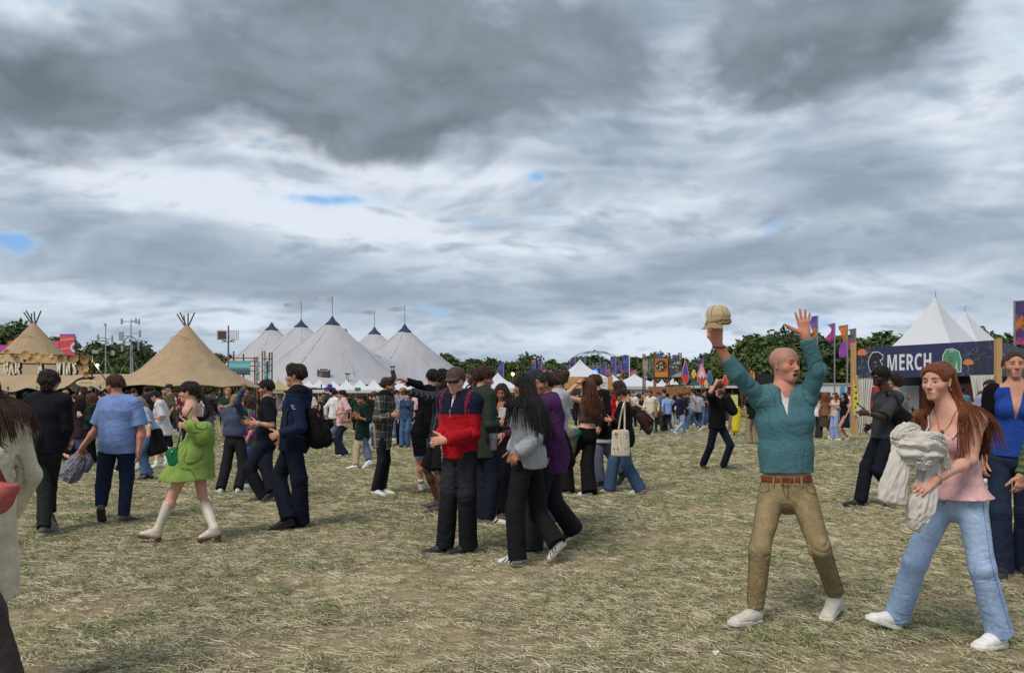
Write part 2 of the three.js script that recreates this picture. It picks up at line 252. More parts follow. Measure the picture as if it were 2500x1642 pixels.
// blades: flattened hay and short green tufts
function tuftGeo(seed, blades, len, flat, wid) {
  const R = rng(seed), pos = [], idx = [];
  for (let b = 0; b < blades; b++) {
    const a = R() * 6.283, x = (R() - .5) * .12, z = (R() - .5) * .12, l = len * (.5 + R()), lift = flat * (.4 + R()), wd = wid * (.6 + .8 * R()), n = 4, cu = (R() - .5) * 1.6, b0 = pos.length / 3;
    let px = x, py = .002 + R() * .012, pz = z, g = a;
    for (let i = 0; i < n; i++) {
      const t = i / (n - 1), ww = wd * (1 - t * .75), sx = -Math.sin(g) * ww, sz = Math.cos(g) * ww;
      pos.push(px - sx, py, pz - sz, px + sx, py + .0015, pz + sz);
      g += cu / n; const up = lift * (1 - 1.5 * t); px += Math.cos(g) * l / n; pz += Math.sin(g) * l / n; py = Math.max(.002, py + up * l / n);
      if (i) { const o = b0 + i * 2; idx.push(o - 2, o - 1, o, o - 1, o + 1, o); }
    }
  }
  const g = new THREE.BufferGeometry(); g.setAttribute('position', new THREE.Float32BufferAttribute(pos, 3)); g.setIndex(idx); g.computeVertexNormals(); return g;
}
function scatterGrass(name, label, geo, bands, seed, pick) {
  const R = rng(seed), list = [], m4 = new THREE.Matrix4(), q = new THREE.Quaternion();
  for (const [d0, d1, dens, sc] of bands) {
    const n = Math.round(dens * .76 * (d1 * d1 - d0 * d0));
    for (let i = 0; i < n; i++) {
      const d = Math.sqrt(d0 * d0 + R() * (d1 * d1 - d0 * d0)), x = (R() * 2 - 1) * .76 * d + (R() - .5) * 1.5, z = -d, k = pick(x, z, R); if (!k) continue;
      list.push([x, bumpAt(x, z), z, R() * 6.283, sc * (.6 + R() * .8) * k.s, k.c]);
    }
  }
  const mesh = new THREE.InstancedMesh(geo, new THREE.MeshStandardMaterial({ roughness: .95, side: THREE.DoubleSide }), list.length), c = new THREE.Color();
  list.forEach(([x, y, z, a, s, k], i) => { q.setFromAxisAngle(UPV, a); m4.compose(V(x, y, z), q, V(s, s, s)); mesh.setMatrixAt(i, m4); mesh.setColorAt(i, c.setRGB(...k)); });
  mesh.name = name; mesh.castShadow = mesh.receiveShadow = true; scene.add(mesh); tag(mesh, label, 'grass', null, 'stuff'); return mesh;
}
{
  const straw = [L3(208, 200, 166), L3(186, 178, 144), L3(162, 154, 120), L3(218, 210, 182), L3(142, 136, 104)], greens = [L3(126, 134, 94), L3(146, 150, 110), L3(110, 120, 84), L3(160, 160, 120)];
  scatterGrass('hay', 'matted straw-coloured dead grass lying across the field', tuftGeo(5, 13, .072, .3, .0016), [[3, 9, 760, 1], [9, 16, 320, 1.3], [16, 32, 80, 2.0], [32, 70, 9, 3.4]], 31, (x, z, R) => { const so = soilAt(x, z), gr = greenAt(x, z); if (R() < so * .72 || R() < gr * .42) return null; return { s: 1, c: tint(straw[Math.floor(R() * 5)], .8 + .25 * R()) }; });
  scatterGrass('grass', 'short green grass growing between the dry straw', tuftGeo(9, 10, .05, .62, .0018), [[3, 9, 420, 1], [9, 16, 190, 1.3], [16, 32, 55, 2.0], [32, 70, 8, 3.4]], 37, (x, z, R) => { const so = soilAt(x, z), gr = greenAt(x, z); if (R() < so * .93 || R() > .26 + gr * .85) return null; return { s: 1, c: tint(greens[Math.floor(R() * 4)], .82 + .28 * R()) }; });
}
// ---------------------------------------------------------------- trees behind the field
function crownGeo(seed, H, Rx, leaves) {
  const R = rng(seed), pos = [], nor = [], col = [], lobes = [];
  for (let i = 0; i < 26; i++) { const a = R() * 6.283, t = R(), y = H * (.12 + .8 * t), rr = Rx * Math.sqrt(Math.max(.08, 1 - ((t - .42) / .62) ** 2)) * (.35 + .65 * R()); lobes.push([Math.cos(a) * rr * .72, y, Math.sin(a) * rr * .72, Rx * (.26 + .2 * R())]); }
  lobes.push([0, H * .9, 0, Rx * .28]);
  for (let i = 0; i < leaves; i++) {
    const l = lobes[Math.floor(R() * lobes.length)], z = R() * 2 - 1, a = R() * 6.283, s = Math.sqrt(1 - z * z), rad = l[3] * (.72 + .42 * R() * R()), n = V(Math.cos(a) * s, z, Math.sin(a) * s), c = V(l[0], l[1], l[2]).addScaledVector(n, rad);
    if (c.y < .4) c.y = .4 + R();
    const o = V(R() - .5, R() - .5, R() - .5).normalize().lerp(n, .45).normalize(), u = o.clone().cross(V(R() - .5, R() - .5, R() - .5)).normalize(), v = o.clone().cross(u), w = .13 + .18 * R(), h = w * (1 + R() * .8), k = .7 + .6 * R(), base = R() < .8 ? [.055 * k, .085 * k, .030 * k] : [.085 * k, .105 * k, .038 * k];
    const P = [[-w, -h * .2], [0, -h], [w * .8, 0], [0, h]].map(([p, q]) => c.clone().addScaledVector(u, p).addScaledVector(v, q));
    for (const e of [0, 1, 2, 0, 2, 3]) { pos.push(P[e].x, P[e].y, P[e].z); nor.push(o.x, o.y, o.z); col.push(...base); }
  }
  const g = new THREE.BufferGeometry(); g.setAttribute('position', new THREE.Float32BufferAttribute(pos, 3)); g.setAttribute('normal', new THREE.Float32BufferAttribute(nor, 3)); g.setAttribute('color', new THREE.Float32BufferAttribute(col, 3)); return g;
}
{
  const bark = M(L3(62, 52, 42), .95), leafMs = [[1, 1, 1], [1.35, 1.25, 1.0], [.85, .95, .95], [1.15, 1.3, 1.1], [1.5, 1.35, .95]].map((c) => M(c, .9, { vertexColors: true })), kinds = [];
  for (let k = 0; k < 6; k++) { const H = 7.6 + (k % 3) * .9, Rx = 3.6 + (k % 2) * .7, R = rng(70 + k), tr = [bar(V(0, 0, 0), V(.1, 3, 0), .32, 8, .22)]; for (let i = 0; i < 5; i++) { const a = R() * 6.28; tr.push(bar(V(.1, 2.2 + R(), 0), V(Math.cos(a) * Rx * .5, 4 + R() * 2.5, Math.sin(a) * Rx * .5), .14, 6, .05)); } kinds.push([join(tr), crownGeo(100 + k, H, Rx, 5200)]); }
  const R = rng(88);
  const treeAt = (u, vtop, d, k, word) => {
    const p = at(u, HZ, d), H = EYE + (HZ - vtop) / F * d, kind = kinds[k % 6], hk = [7.6, 8.5, 9.4][k % 3], s = H / (hk * 1.0);
    const t = thing('tree', word, 'tree', V(p.x, 0, p.z), 'trees behind the festival field'); part('trunk', kind[0], bark, t); part('crown', kind[1], leafMs[(k * 7 + 3) % 5], t);
    t.scale.set(s * 1.12, s, s * 1.12); t.rotation.y = R() * 6.28;
  };
  const top = (u) => { const P = [[-250, 800], [40, 802], [180, 838], [300, 842], [430, 850], [560, 872], [700, 900], [1000, 900], [1060, 866], [1250, 872], [1400, 874], [1480, 862], [1560, 872], [1700, 862], [1790, 840], [1870, 810], [1980, 812], [2060, 826], [2160, 814], [2260, 822], [2390, 800], [2450, 818], [2600, 805], [2800, 800]]; let i = 0; while (i < P.length - 2 && u > P[i + 1][0]) i++; return lerp(P[i][1], P[i + 1][1], clamp((u - P[i][0]) / (P[i + 1][0] - P[i][0]))); };
  const near = (u) => u < 60 ? 'the left tipi peak' : u < 330 ? 'the phone masts' : u < 560 ? 'the right tipi' : u < 1010 ? 'the big top' : u < 1250 ? 'the pointing man' : u < 1480 ? 'the small pointed tents' : u < 1680 ? 'the poster posts' : u < 1800 ? 'the diamond ornaments' : u < 1990 ? "the bald man's head" : u < 2110 ? 'the tall flags' : u < 2450 ? 'the booth banner' : 'the far edge flag';
  const nth = ['first', 'second', 'third', 'fourth', 'fifth', 'sixth', 'seventh', 'eighth', 'ninth', 'tenth', 'eleventh', 'twelfth'], had = {}, count = (size, u) => { const key = size + near(u), n = had[key] = (had[key] ?? -1) + 1; return `${nth[n]} ${size} dark green tree from the left behind ${near(u)}`; };
  let k = 0;
  for (let u = -240; u < 2760; u += 44 + R() * 18) { const far = u > 1740 ? 112 : u < 420 ? 120 : 150; treeAt(u, top(u) + 6 + (R() - .4) * 16, far + R() * 14, k++, count('tall', u)); }
  for (let u = -220; u < 2760; u += 52 + R() * 24) { if (u > 640 && u < 1000) continue; const far = u > 1740 ? 98 : u < 420 ? 106 : 134; treeAt(u, lerp(top(u), 960, .3) + (R() - .5) * 12, far + R() * 8, k++, count('lower', u)); }
  treeAt(646, 858, 150, 3, 'lone bushy treetop rising left of the big top'); treeAt(532, 868, 140, 1, 'rounded dark treetop just right of the large tipi');
}

// ---------------------------------------------------------------- tents
const CANVAS = L3(166, 144, 114), WHITECLOTH = L3(200, 204, 212);
function tipi(u, vpk, d, R, label) {
  const p = at(u, HZ, d), H = EYE + (HZ - vpk) / F * d, t = thing('tipi_tent', label, 'tent', V(p.x, 0, p.z), 'tan tipi tents'), N = 72, prof = [];
  const eave = 2.25; for (let i = 0; i <= 26; i++) { const s = i / 26; const y = lerp(H, eave, s); const r = s < .72 ? .1 + R * .60 * (s / .72) : lerp(.1 + R * .6, R, ((s - .72) / .28) ** 1.0); prof.push([r, y - (s > .8 ? 0 : .12 * Math.sin(s * 4))]); }
  const pos = [], idx = [], col = [];
  prof.forEach(([r, y], i) => { for (let j = 0; j <= N; j++) { const a = j / N * 6.2832, sc = 1 + .025 * Math.cos(a * 9 + i * .05) * (i / 26) + .012 * n2(a * 3, i * .2), droop = i > 20 ? .16 * Math.abs(Math.sin(a * 4.5)) * (i - 20) / 6 : 0; pos.push(Math.cos(a) * r * sc, y + droop + .03 * n2(a * 5 + u, i * .5), Math.sin(a) * r * sc); col.push(...tint(CANVAS, .93 + .09 * n2(a * 6, i * .35 + u) + .05 * n2(a * 30, i * .2))); if (i && j) { const b = i * (N + 1) + j; idx.push(b, b - 1, b - N - 2, b, b - N - 2, b - N - 1); } } });
  const g = new THREE.BufferGeometry(); g.setAttribute('position', new THREE.Float32BufferAttribute(pos, 3)); g.setAttribute('color', new THREE.Float32BufferAttribute(col, 3)); g.setIndex(idx); g.computeVertexNormals();
  part('canvas_roof', g, MV(.9), t);
  const hem = []; for (let j = 0; j <= N; j++) { const k = (26 * (N + 1) + j) * 3; hem.push(V(pos[k], pos[k + 1], pos[k + 2])); } part('hem', tube(hem, .05, 120, 6), M(L3(158, 150, 104), .8), t);
  const seam = []; for (let j = 0; j <= 30; j++) { const a = 1.0 + j / 30 * 1.6, r = .1 + R * .6 * .32 * 1.0 + .06; seam.push(V(Math.cos(a) * r, H - (H - eave) * (.72 * .33) + .22 * Math.sin(j / 30 * 3.14), Math.sin(a) * r)); } part('seam', tube(seam, .02, 30, 5), M(L3(140, 118, 88), .9), t);
  for (const [a, l] of [[.4, .95], [1.2, .85], [2.1, .95], [2.8, .85], [4.2, .8]]) part('pole', bar(V(-Math.cos(a) * R * .5, H * .34, -Math.sin(a) * R * .5), V(Math.cos(a) * .75, H + l, Math.sin(a) * .4), .06, 7, .05), M(L3(78, 64, 52), .9), t);
  for (let i = 0; i < 9; i++) { const a = i / 9 * 6.283 + .2; part('post', bar(V(Math.cos(a) * R * .97, 0, Math.sin(a) * R * .97), V(Math.cos(a) * R * .97, 2.2, Math.sin(a) * R * .97), .05, 6), M(L3(70, 58, 48), .9), t); }
  return t;
}
tipi(455, 793, 61, 5.4, 'large tan canvas tipi tent right of the phone masts');
tipi(81, 788, 62, 5.6, 'tan canvas tipi tent behind the wine bar sign');
function canopy(a, b, d, y, label) {                                          // sagging tan roof between the tipis
  const A = at(a, HZ, d), B = at(b, HZ, d), N = 30, pos = [], idx = []; const t = thing('canvas_canopy', label, 'canopy', V((A.x + B.x) / 2, 0, -d)), w = B.x - A.x;
  for (let i = 0; i <= N; i++) for (let j = 0; j <= 8; j++) { const s = i / N, q = j / 8; pos.push((s - .5) * w, y + 1.15 * Math.sin(q * 1.57) + .14 * Math.cos(s * 25) * (1 - q) + .04 * n2(s * 9, q * 3), 2.2 - q * 4); if (i && j) { const o = i * 9 + j; idx.push(o, o - 1, o - 10, o, o - 10, o - 9); } }
  const g = new THREE.BufferGeometry(); g.setAttribute('position', new THREE.Float32BufferAttribute(pos, 3)); g.setIndex(idx); g.computeVertexNormals(); part('canvas_roof', g, M(CANVAS, .9), t);
  const hem = []; for (let i = 0; i <= N; i++) hem.push(V(pos[i * 27], pos[i * 27 + 1] - .03, pos[i * 27 + 2])); part('hem', tube(hem, .05, 60, 6), M(L3(150, 160, 160), .7), t);
  for (let i = 0; i <= 5; i++) part('post', bar(V((i / 5 - .5) * w, 0, 2.1), V((i / 5 - .5) * w, y + .2, 2.1), .05, 6), M(L3(60, 52, 46), .9), t);
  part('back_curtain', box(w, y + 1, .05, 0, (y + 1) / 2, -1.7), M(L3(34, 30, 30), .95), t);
}
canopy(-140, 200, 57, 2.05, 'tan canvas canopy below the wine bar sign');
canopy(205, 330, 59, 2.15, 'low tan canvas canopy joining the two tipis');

function pagoda(u, vpk, d, hw, label, o = {}) {
  const p = at(u, HZ, d), H = EYE + (HZ - vpk) / F * d, eave = o.eave ?? 2.35, t = thing('pagoda_tent', label, 'tent', V(p.x, o.base ?? 0, p.z), o.group ?? 'small white pointed tents'), n = 12, pos = [], idx = []; t.rotation.y = o.turn ?? .3;
  for (let f = 0; f < 4; f++) { const a = f * Math.PI / 2, b0 = pos.length / 3; for (let i = 0; i <= n; i++) { const s = i / n, hs = hw * (.015 + .985 * ((o.lin ?? .38) * s + (1 - (o.lin ?? .38)) * s ** 1.9)), y = lerp(H, eave, s); for (let j = 0; j <= 6; j++) { const q = (j / 6 * 2 - 1) * hs, sag = -.10 * hw * s * (1 - s) * (1 - (j / 3 - 1) ** 2); const X = q, Z = hs + sag; pos.push(X * Math.cos(a) + Z * Math.sin(a), y, -X * Math.sin(a) + Z * Math.cos(a)); if (i && j) { const k = b0 + i * 7 + j; idx.push(k, k - 8, k - 1, k, k - 7, k - 8); } } } }
  const g = new THREE.BufferGeometry(); g.setAttribute('position', new THREE.Float32BufferAttribute(pos, 3)); g.setIndex(idx); g.computeVertexNormals();
  part('roof', g, M(WHITECLOTH, .75), t);
  for (let f = 0; f < 4; f++) { const v = box(hw * 2, .24, .02, 0, eave - .12, hw + .01); v.rotateY(f * Math.PI / 2); part('valance', v, M(L3(206, 210, 216), .8), t); }
  if (!o.noLegs) for (const [x, z] of [[-1, -1], [1, -1], [-1, 1], [1, 1]]) part('leg', box(.07, eave, .07, x * hw * .97, eave / 2, z * hw * .97), M(L3(170, 172, 176), .5), t);
  if (o.walls) for (const a of o.walls) { const v = box(hw * 1.9, eave - .25, .02, 0, (eave - .25) / 2, hw * .93); v.rotateY(a * Math.PI / 2); part('side_wall', v, M(L3(200, 204, 208), .8), t); }
  part('finial', bar(V(0, H - .05, 0), V(0, H + .25, 0), .03, 6, .01), M(L3(150, 150, 150), .5), t);
  return t;
}
{
  let k = 0; const before = ['left of the round purple sign', 'just behind the round purple sign', 'right of the round purple sign', 'behind the small green sign', 'right of the green sign', 'left of the plaid jacket man'];
  for (const [u, v] of [[752, 927], [779, 924], [813, 928], [845, 925], [878, 925], [912, 925]]) pagoda(u, v, 92, 1.55, `small white pointed tent before the big top, ${before[k++]}`, { turn: .2 });
  pagoda(976, 930, 92, 1.5, 'small white pointed tent below the outstretched arms'); pagoda(1018, 924, 92, 1.5, 'small white pointed tent before the right end of the big top'); pagoda(1138, 926, 90, 1.4, 'white pointed tent behind the capped man in red');
  pagoda(1215, 909, 72, 1.7, 'white pointed tent below the lone blue flag'); pagoda(1246, 932, 88, 1.1, 'tiny white pointed tent below the orange lamp');
  pagoda(1416, 877, 62, 1.75, 'tall white pointed tent roof above the plywood stall', { eave: 3.0 }); pagoda(1497, 915, 70, 1.7, 'white pointed tent half hidden behind the plywood stall'); pagoda(1549, 913, 62, 2.0, 'wide white pointed tent with side walls left of the poster posts', { walls: [0, 1, 3] });
  pagoda(1595, 926, 80, 1.1, 'small white pointed tent seen between the poster posts'); pagoda(1616, 926, 80, 1.0, 'small white pointed tent under the orange poster'); pagoda(1643, 922, 78, 1.1, 'small white pointed tent under the dark poster');
}
// the big top: one cloth over six masts
{
  const poles = [[811, 779, 105], [735, 787, 112], [663, 793, 120], [988, 797, 116], [914, 804, 124], [843, 808, 132]].map(([u, v, d]) => { const p = at(u, v, d); return [p.x, p.y, p.z]; });
  const A = V(...poles[0]).setY(0), C3 = V(...poles[2]).setY(0), D = V(...poles[3]).setY(0), mid = V(0, 0, 0); for (const p of poles) mid.add(V(p[0] / 6, 0, p[2] / 6));
  const t = thing('big_top_tent', 'huge pale grey big top tent with navy peak caps and pennants', 'tent', mid), ea = C3.clone().sub(A).normalize(), eb = D.clone().sub(A), lb = eb.length(); eb.normalize();
  const la = C3.distanceTo(A), eave = 3.1, N = 120, Mz = 96, ext = 11, pos = [], idx = [], col = [];
  const hAt = (x, z, edge) => { let s = 0; for (const [px, py, pz] of poles) { const r = Math.hypot(x - px, z - pz); s += ((py - eave - .3) * Math.max(0, 1 - Math.max(0, r - .3) / 13) ** 1.35) ** 2.3; } return eave + Math.pow(s, 1 / 2.3) * (1 - .25 * edge) - edge * .5; };
  for (let i = 0; i <= N; i++) for (let j = 0; j <= Mz; j++) { const a = lerp(-ext, la + ext, i / N), b = lerp(-ext, lb + ext, j / Mz), e = Math.max(0, Math.abs(i / N - .5) * 2 - .7) / .3, f = Math.max(0, Math.abs(j / Mz - .5) * 2 - .7) / .3, P = A.clone().addScaledVector(ea, a).addScaledVector(eb, b), y = hAt(P.x, P.z, clamp(Math.max(e, f))) + .05 * n2(a * .5, b * .5); pos.push(P.x - mid.x, y, P.z - mid.z); const k = .97 + .04 * n2(a * .3, b * .3); col.push(...tint(L3(170, 171, 178), k)); if (i && j) { const o = i * (Mz + 1) + j; idx.push(o, o - Mz - 2, o - 1, o, o - Mz - 1, o - Mz - 2); } }
  const g = new THREE.BufferGeometry(); g.setAttribute('position', new THREE.Float32BufferAttribute(pos, 3)); g.setAttribute('color', new THREE.Float32BufferAttribute(col, 3)); g.setIndex(idx); g.computeVertexNormals(); part('roof', g, MV(.8), t);
  poles.forEach(([x, y, z], i) => {
    const o = V(x - mid.x, 0, z - mid.z), pr = []; for (let s = 0; s <= 6; s++) { const r = .28 + s * .13; pr.push(new THREE.Vector2(r, s ? hAt(x + r, z, 0) + .16 : y + .1)); } pr.unshift(new THREE.Vector2(.22, y + .35), new THREE.Vector2(.02, y + .4));
    const cp = part('peak_cap', new THREE.LatheGeometry(pr.reverse(), 20).translate(o.x, 0, o.z), M(L3(36, 52, 84), .8), t);
    if (i !== 2 && i !== 5) { const m = part('mast', bar(o.clone().setY(y), o.clone().setY(y + 3.1), .05, 6), M(L3(120, 124, 130), .5), t); const fl = new THREE.PlaneGeometry(2.4, .75, 12, 3), q = fl.attributes.position; for (let e = 0; e < q.count; e++) { const s = (1.2 - q.getX(e)) / 2.4; q.setXYZ(e, q.getX(e) - 1.2, q.getY(e) * (1 - s * .35) + y + 2.7 - s * .22 * (i % 2 ? 1 : -.3), .14 * Math.sin(s * 6 + i)); } fl.computeVertexNormals(); fl.translate(o.x, 0, o.z); part('pennant', fl, M(L3(176, 186, 202), .8), m); }
    for (let s = 0; s < 8; s++) { const a = s / 8 * 6.283 + .3 + i, ps = []; for (let e = 0; e <= 12; e++) { const r = 1.2 + e * .95, X = x + Math.cos(a) * r, Z = z + Math.sin(a) * r, w = V(X, 0, Z).sub(A); const ba = w.dot(ea), bb = w.dot(eb); if (ba < -10 || ba > la + 10 || bb < -10 || bb > lb + 10) break; const other = poles.some((p, n) => n !== i && Math.hypot(X - p[0], Z - p[2]) < r); if (other) break; ps.push(V(X - mid.x, hAt(X, Z, 0) + .05, Z - mid.z)); } if (ps.length > 2) part('seam', tube(ps, .05, 24, 5), M(L3(188, 189, 194), .8), t); }
  });
  for (let i = 0; i < 14; i++) { const s = i / 13, P = A.clone().addScaledVector(ea, lerp(-ext, la + ext, s)).addScaledVector(eb, -ext).sub(mid); part('side_pole', bar(V(P.x, 0, P.z), V(P.x, 3.1, P.z), .08, 6), M(L3(90, 94, 100), .5), t); const Q = A.clone().addScaledVector(ea, -ext).addScaledVector(eb, lerp(-ext, lb + ext, s)).sub(mid); part('side_pole', bar(V(Q.x, 0, Q.z), V(Q.x, 3.1, Q.z), .08, 6), M(L3(90, 94, 100), .5), t); }
}

// ---------------------------------------------------------------- masts, towers, posts
function mast(u, vtop, d, label, big) {
  const p = at(u, HZ, d), H = EYE + (HZ - vtop) / F * d, t = thing('phone_mast', label, 'mast', V(p.x, 0, p.z)), st = M(L3(150, 156, 164), .5, { metalness: .3 }), dk = M(L3(92, 98, 106), .6);
  part('pole', bar(V(0, 0, 0), V(0, H, 0), big ? .16 : .1, 8, .05), st, t);
  if (big) part('pole', bar(V(.35, 0, .1), V(.18, H * .72, .1), .12, 8, .07), st, t);
  for (const [x, y, w, h] of big ? [[-1, H - .35, .18, .62], [.95, H - .4, .18, .62], [.6, H - .3, .14, .6], [-1.05, H - 2.0, .5, 1.0], [-.75, H - 2.7, .3, .5], [1.05, H - 1.7, .22, .8], [-.95, H - 3.4, .2, .7], [.9, H - 3.2, .14, .9]] : [[-.8, H - 1.6, .22, .75], [.8, H - 1.7, .2, .75], [-1.1, H - 3.2, .7, .35], [.9, H - 3.3, .35, .5], [0, H - .1, .25, .25]]) { const a = part('antenna', new RoundedBoxGeometry(w, h, .18, 2, .03).translate(x, y, .1), st, t); part('bracket', bar(V(0, y, 0), V(x, y, .08), .035, 5), dk, a); }
  if (big) { for (const s of [-1, 1]) part('cable', tube([V(s * .1, H - 2, .15), V(s * .75, H - 2.6, .15), V(s * .55, H - 3.3, .15), V(s * .15, H - 3.9, .15), V(s * .45, H - 4.6, .15), V(s * .2, H - 5.4, .1)], .05, 24, 5), M(L3(40, 44, 50), .7), t); }
  for (const [x, z] of [[-3, 1], [3.2, .6], [-1.2, -2], [1.4, -2]]) part('guy_rope', bar(V(0, H * .62, 0), V(x, 0, z), .025, 4), M(L3(150, 146, 120), .8), t);
}
mast(257, 790, 88, 'slim steel phone mast with guy ropes, nearest the bar sign'); mast(319, 777, 88, 'tall steel phone mast crowded with antennas and looping cables', true);
{
  const d = 80, p = at(557, HZ, d), t = thing('light_tower', 'tall pole with twin grid lamp heads right of the large tipi', 'light tower', V(p.x, 0, p.z)), st = M(L3(110, 114, 122), .5, { metalness: .4 });
  part('pole', bar(V(0, 0, 0), V(0, 8.9, 0), .13, 8, .08), st, t);
  for (const s of [-1, 1]) { const y = 7.9, g = []; for (let i = 0; i < 6; i++) { g.push(box(.03, .95, .05, s * .62 + (i / 5 - .5) * .95, y, .15)); g.push(box(1.0, .03, .05, s * .62, y + (i / 5 - .5) * .95, .15)); } const h = part('lamp_head', join(g), M(L3(70, 76, 84), .6), t); if (s < 0) part('panel', box(.84, .84, .03, -.62, y, .1), M(L3(168, 92, 70), .7), h); part('bracket', bar(V(0, 7.2, 0), V(s * .62, y - .45, .1), .05, 6), st, t); }
  part('bracket', bar(V(-.7, 7.25, 0), V(.7, 7.25, 0), .05, 6), st, t);
}
const WOOD = M(L3(130, 86, 56), .85), WOOD2 = M(L3(96, 58, 44), .85), PINE = M(L3(186, 150, 102), .8);
function canvasTex(w, h, draw) { const c = document.createElement('canvas'); c.width = w; c.height = h; draw(c.getContext('2d'), w, h); const t = new THREE.CanvasTexture(c); t.colorSpace = THREE.SRGBColorSpace; t.magFilter = THREE.LinearFilter; return t; }
const printed = (w, h, draw, rough = .7) => new THREE.MeshStandardMaterial({ map: canvasTex(w, h, draw), roughness: rough, side: THREE.DoubleSide });
const dots = (x, w, h, n, seed, cols, r0, r1) => { const R = rng(seed); for (let i = 0; i < n; i++) { x.fillStyle = cols[Math.floor(R() * cols.length)]; x.beginPath(); x.ellipse(R() * w, R() * h, r0 + R() * (r1 - r0), r0 + R() * (r1 - r0), R() * 3, 0, 7); x.fill(); } };
{ // timber frame with a crowd picture
  const d = 76, L = (u) => (u - 1250) / F * d, Y = (v) => EYE + (HZ - v) / F * d, x0 = L(602), t = thing('timber_scaffold', 'timber scaffold holding a picture of a crowd under teal light', 'scaffold', V(x0, 0, -d));
  for (const [u, v] of [[547, 872], [570, 857], [594, 864], [622, 871], [627, 871], [641, 857], [647, 857], [658, 860], [664, 860]]) part('post', box(.11, Y(v), .11, L(u) - x0, Y(v) / 2, (u % 3) * .06), u % 2 ? WOOD : WOOD2, t);
  for (const v of [874, 882, 893, 905]) part('rail', box(L(632) - L(546), .1, .1, L(589) - x0, Y(v), .1), WOOD, t);
  for (const v of [876, 890, 905]) part('rail', box(L(666) - L(640), .08, .08, L(653) - x0, Y(v), .1), WOOD2, t);
  const w = L(612) - L(560), h = Y(881) - Y(915); const sc = new THREE.PlaneGeometry(w, h).translate(L(586) - x0, Y(898), .22);
  part('picture', sc, printed(256, 168, (x, W, H) => { const g = x.createLinearGradient(0, 0, 0, H); g.addColorStop(0, '#4a97a6'); g.addColorStop(.35, '#7fc4c9'); g.addColorStop(.6, '#4b7d88'); g.addColorStop(1, '#1c2a33'); x.fillStyle = g; x.fillRect(0, 0, W, H); x.save(); x.translate(0, H * .55); x.scale(1, .45); dots(x, W, H, 500, 3, ['#1a2129', '#2c3a42', '#56727a', '#0f151b', '#8aa'], 2, 6); x.restore(); x.strokeStyle = '#9fd'; for (let i = 0; i < 5; i++) { x.globalAlpha = .25; x.beginPath(); x.moveTo(30 + i * 50, 0); x.lineTo(60 + i * 40, H * .6); x.stroke(); } }), t);
  part('backing', box(w, h, .05, L(586) - x0, Y(898), .18), M(L3(60, 50, 46), .9), t);
  for (const [u, c] of [[651, '#6f9fae'], [657, '#5d7686'], [631, '#7a6c66']]) part('banner', new THREE.PlaneGeometry(.34, 1.9).translate(L(u) - x0, Y(905), .26), printed(32, 128, (x, W, H) => { x.fillStyle = c; x.fillRect(0, 0, W, H); dots(x, W, H, 40, u, ['#89b6c0', '#4a5a66', '#9cc'], 2, 7); }), t);
}
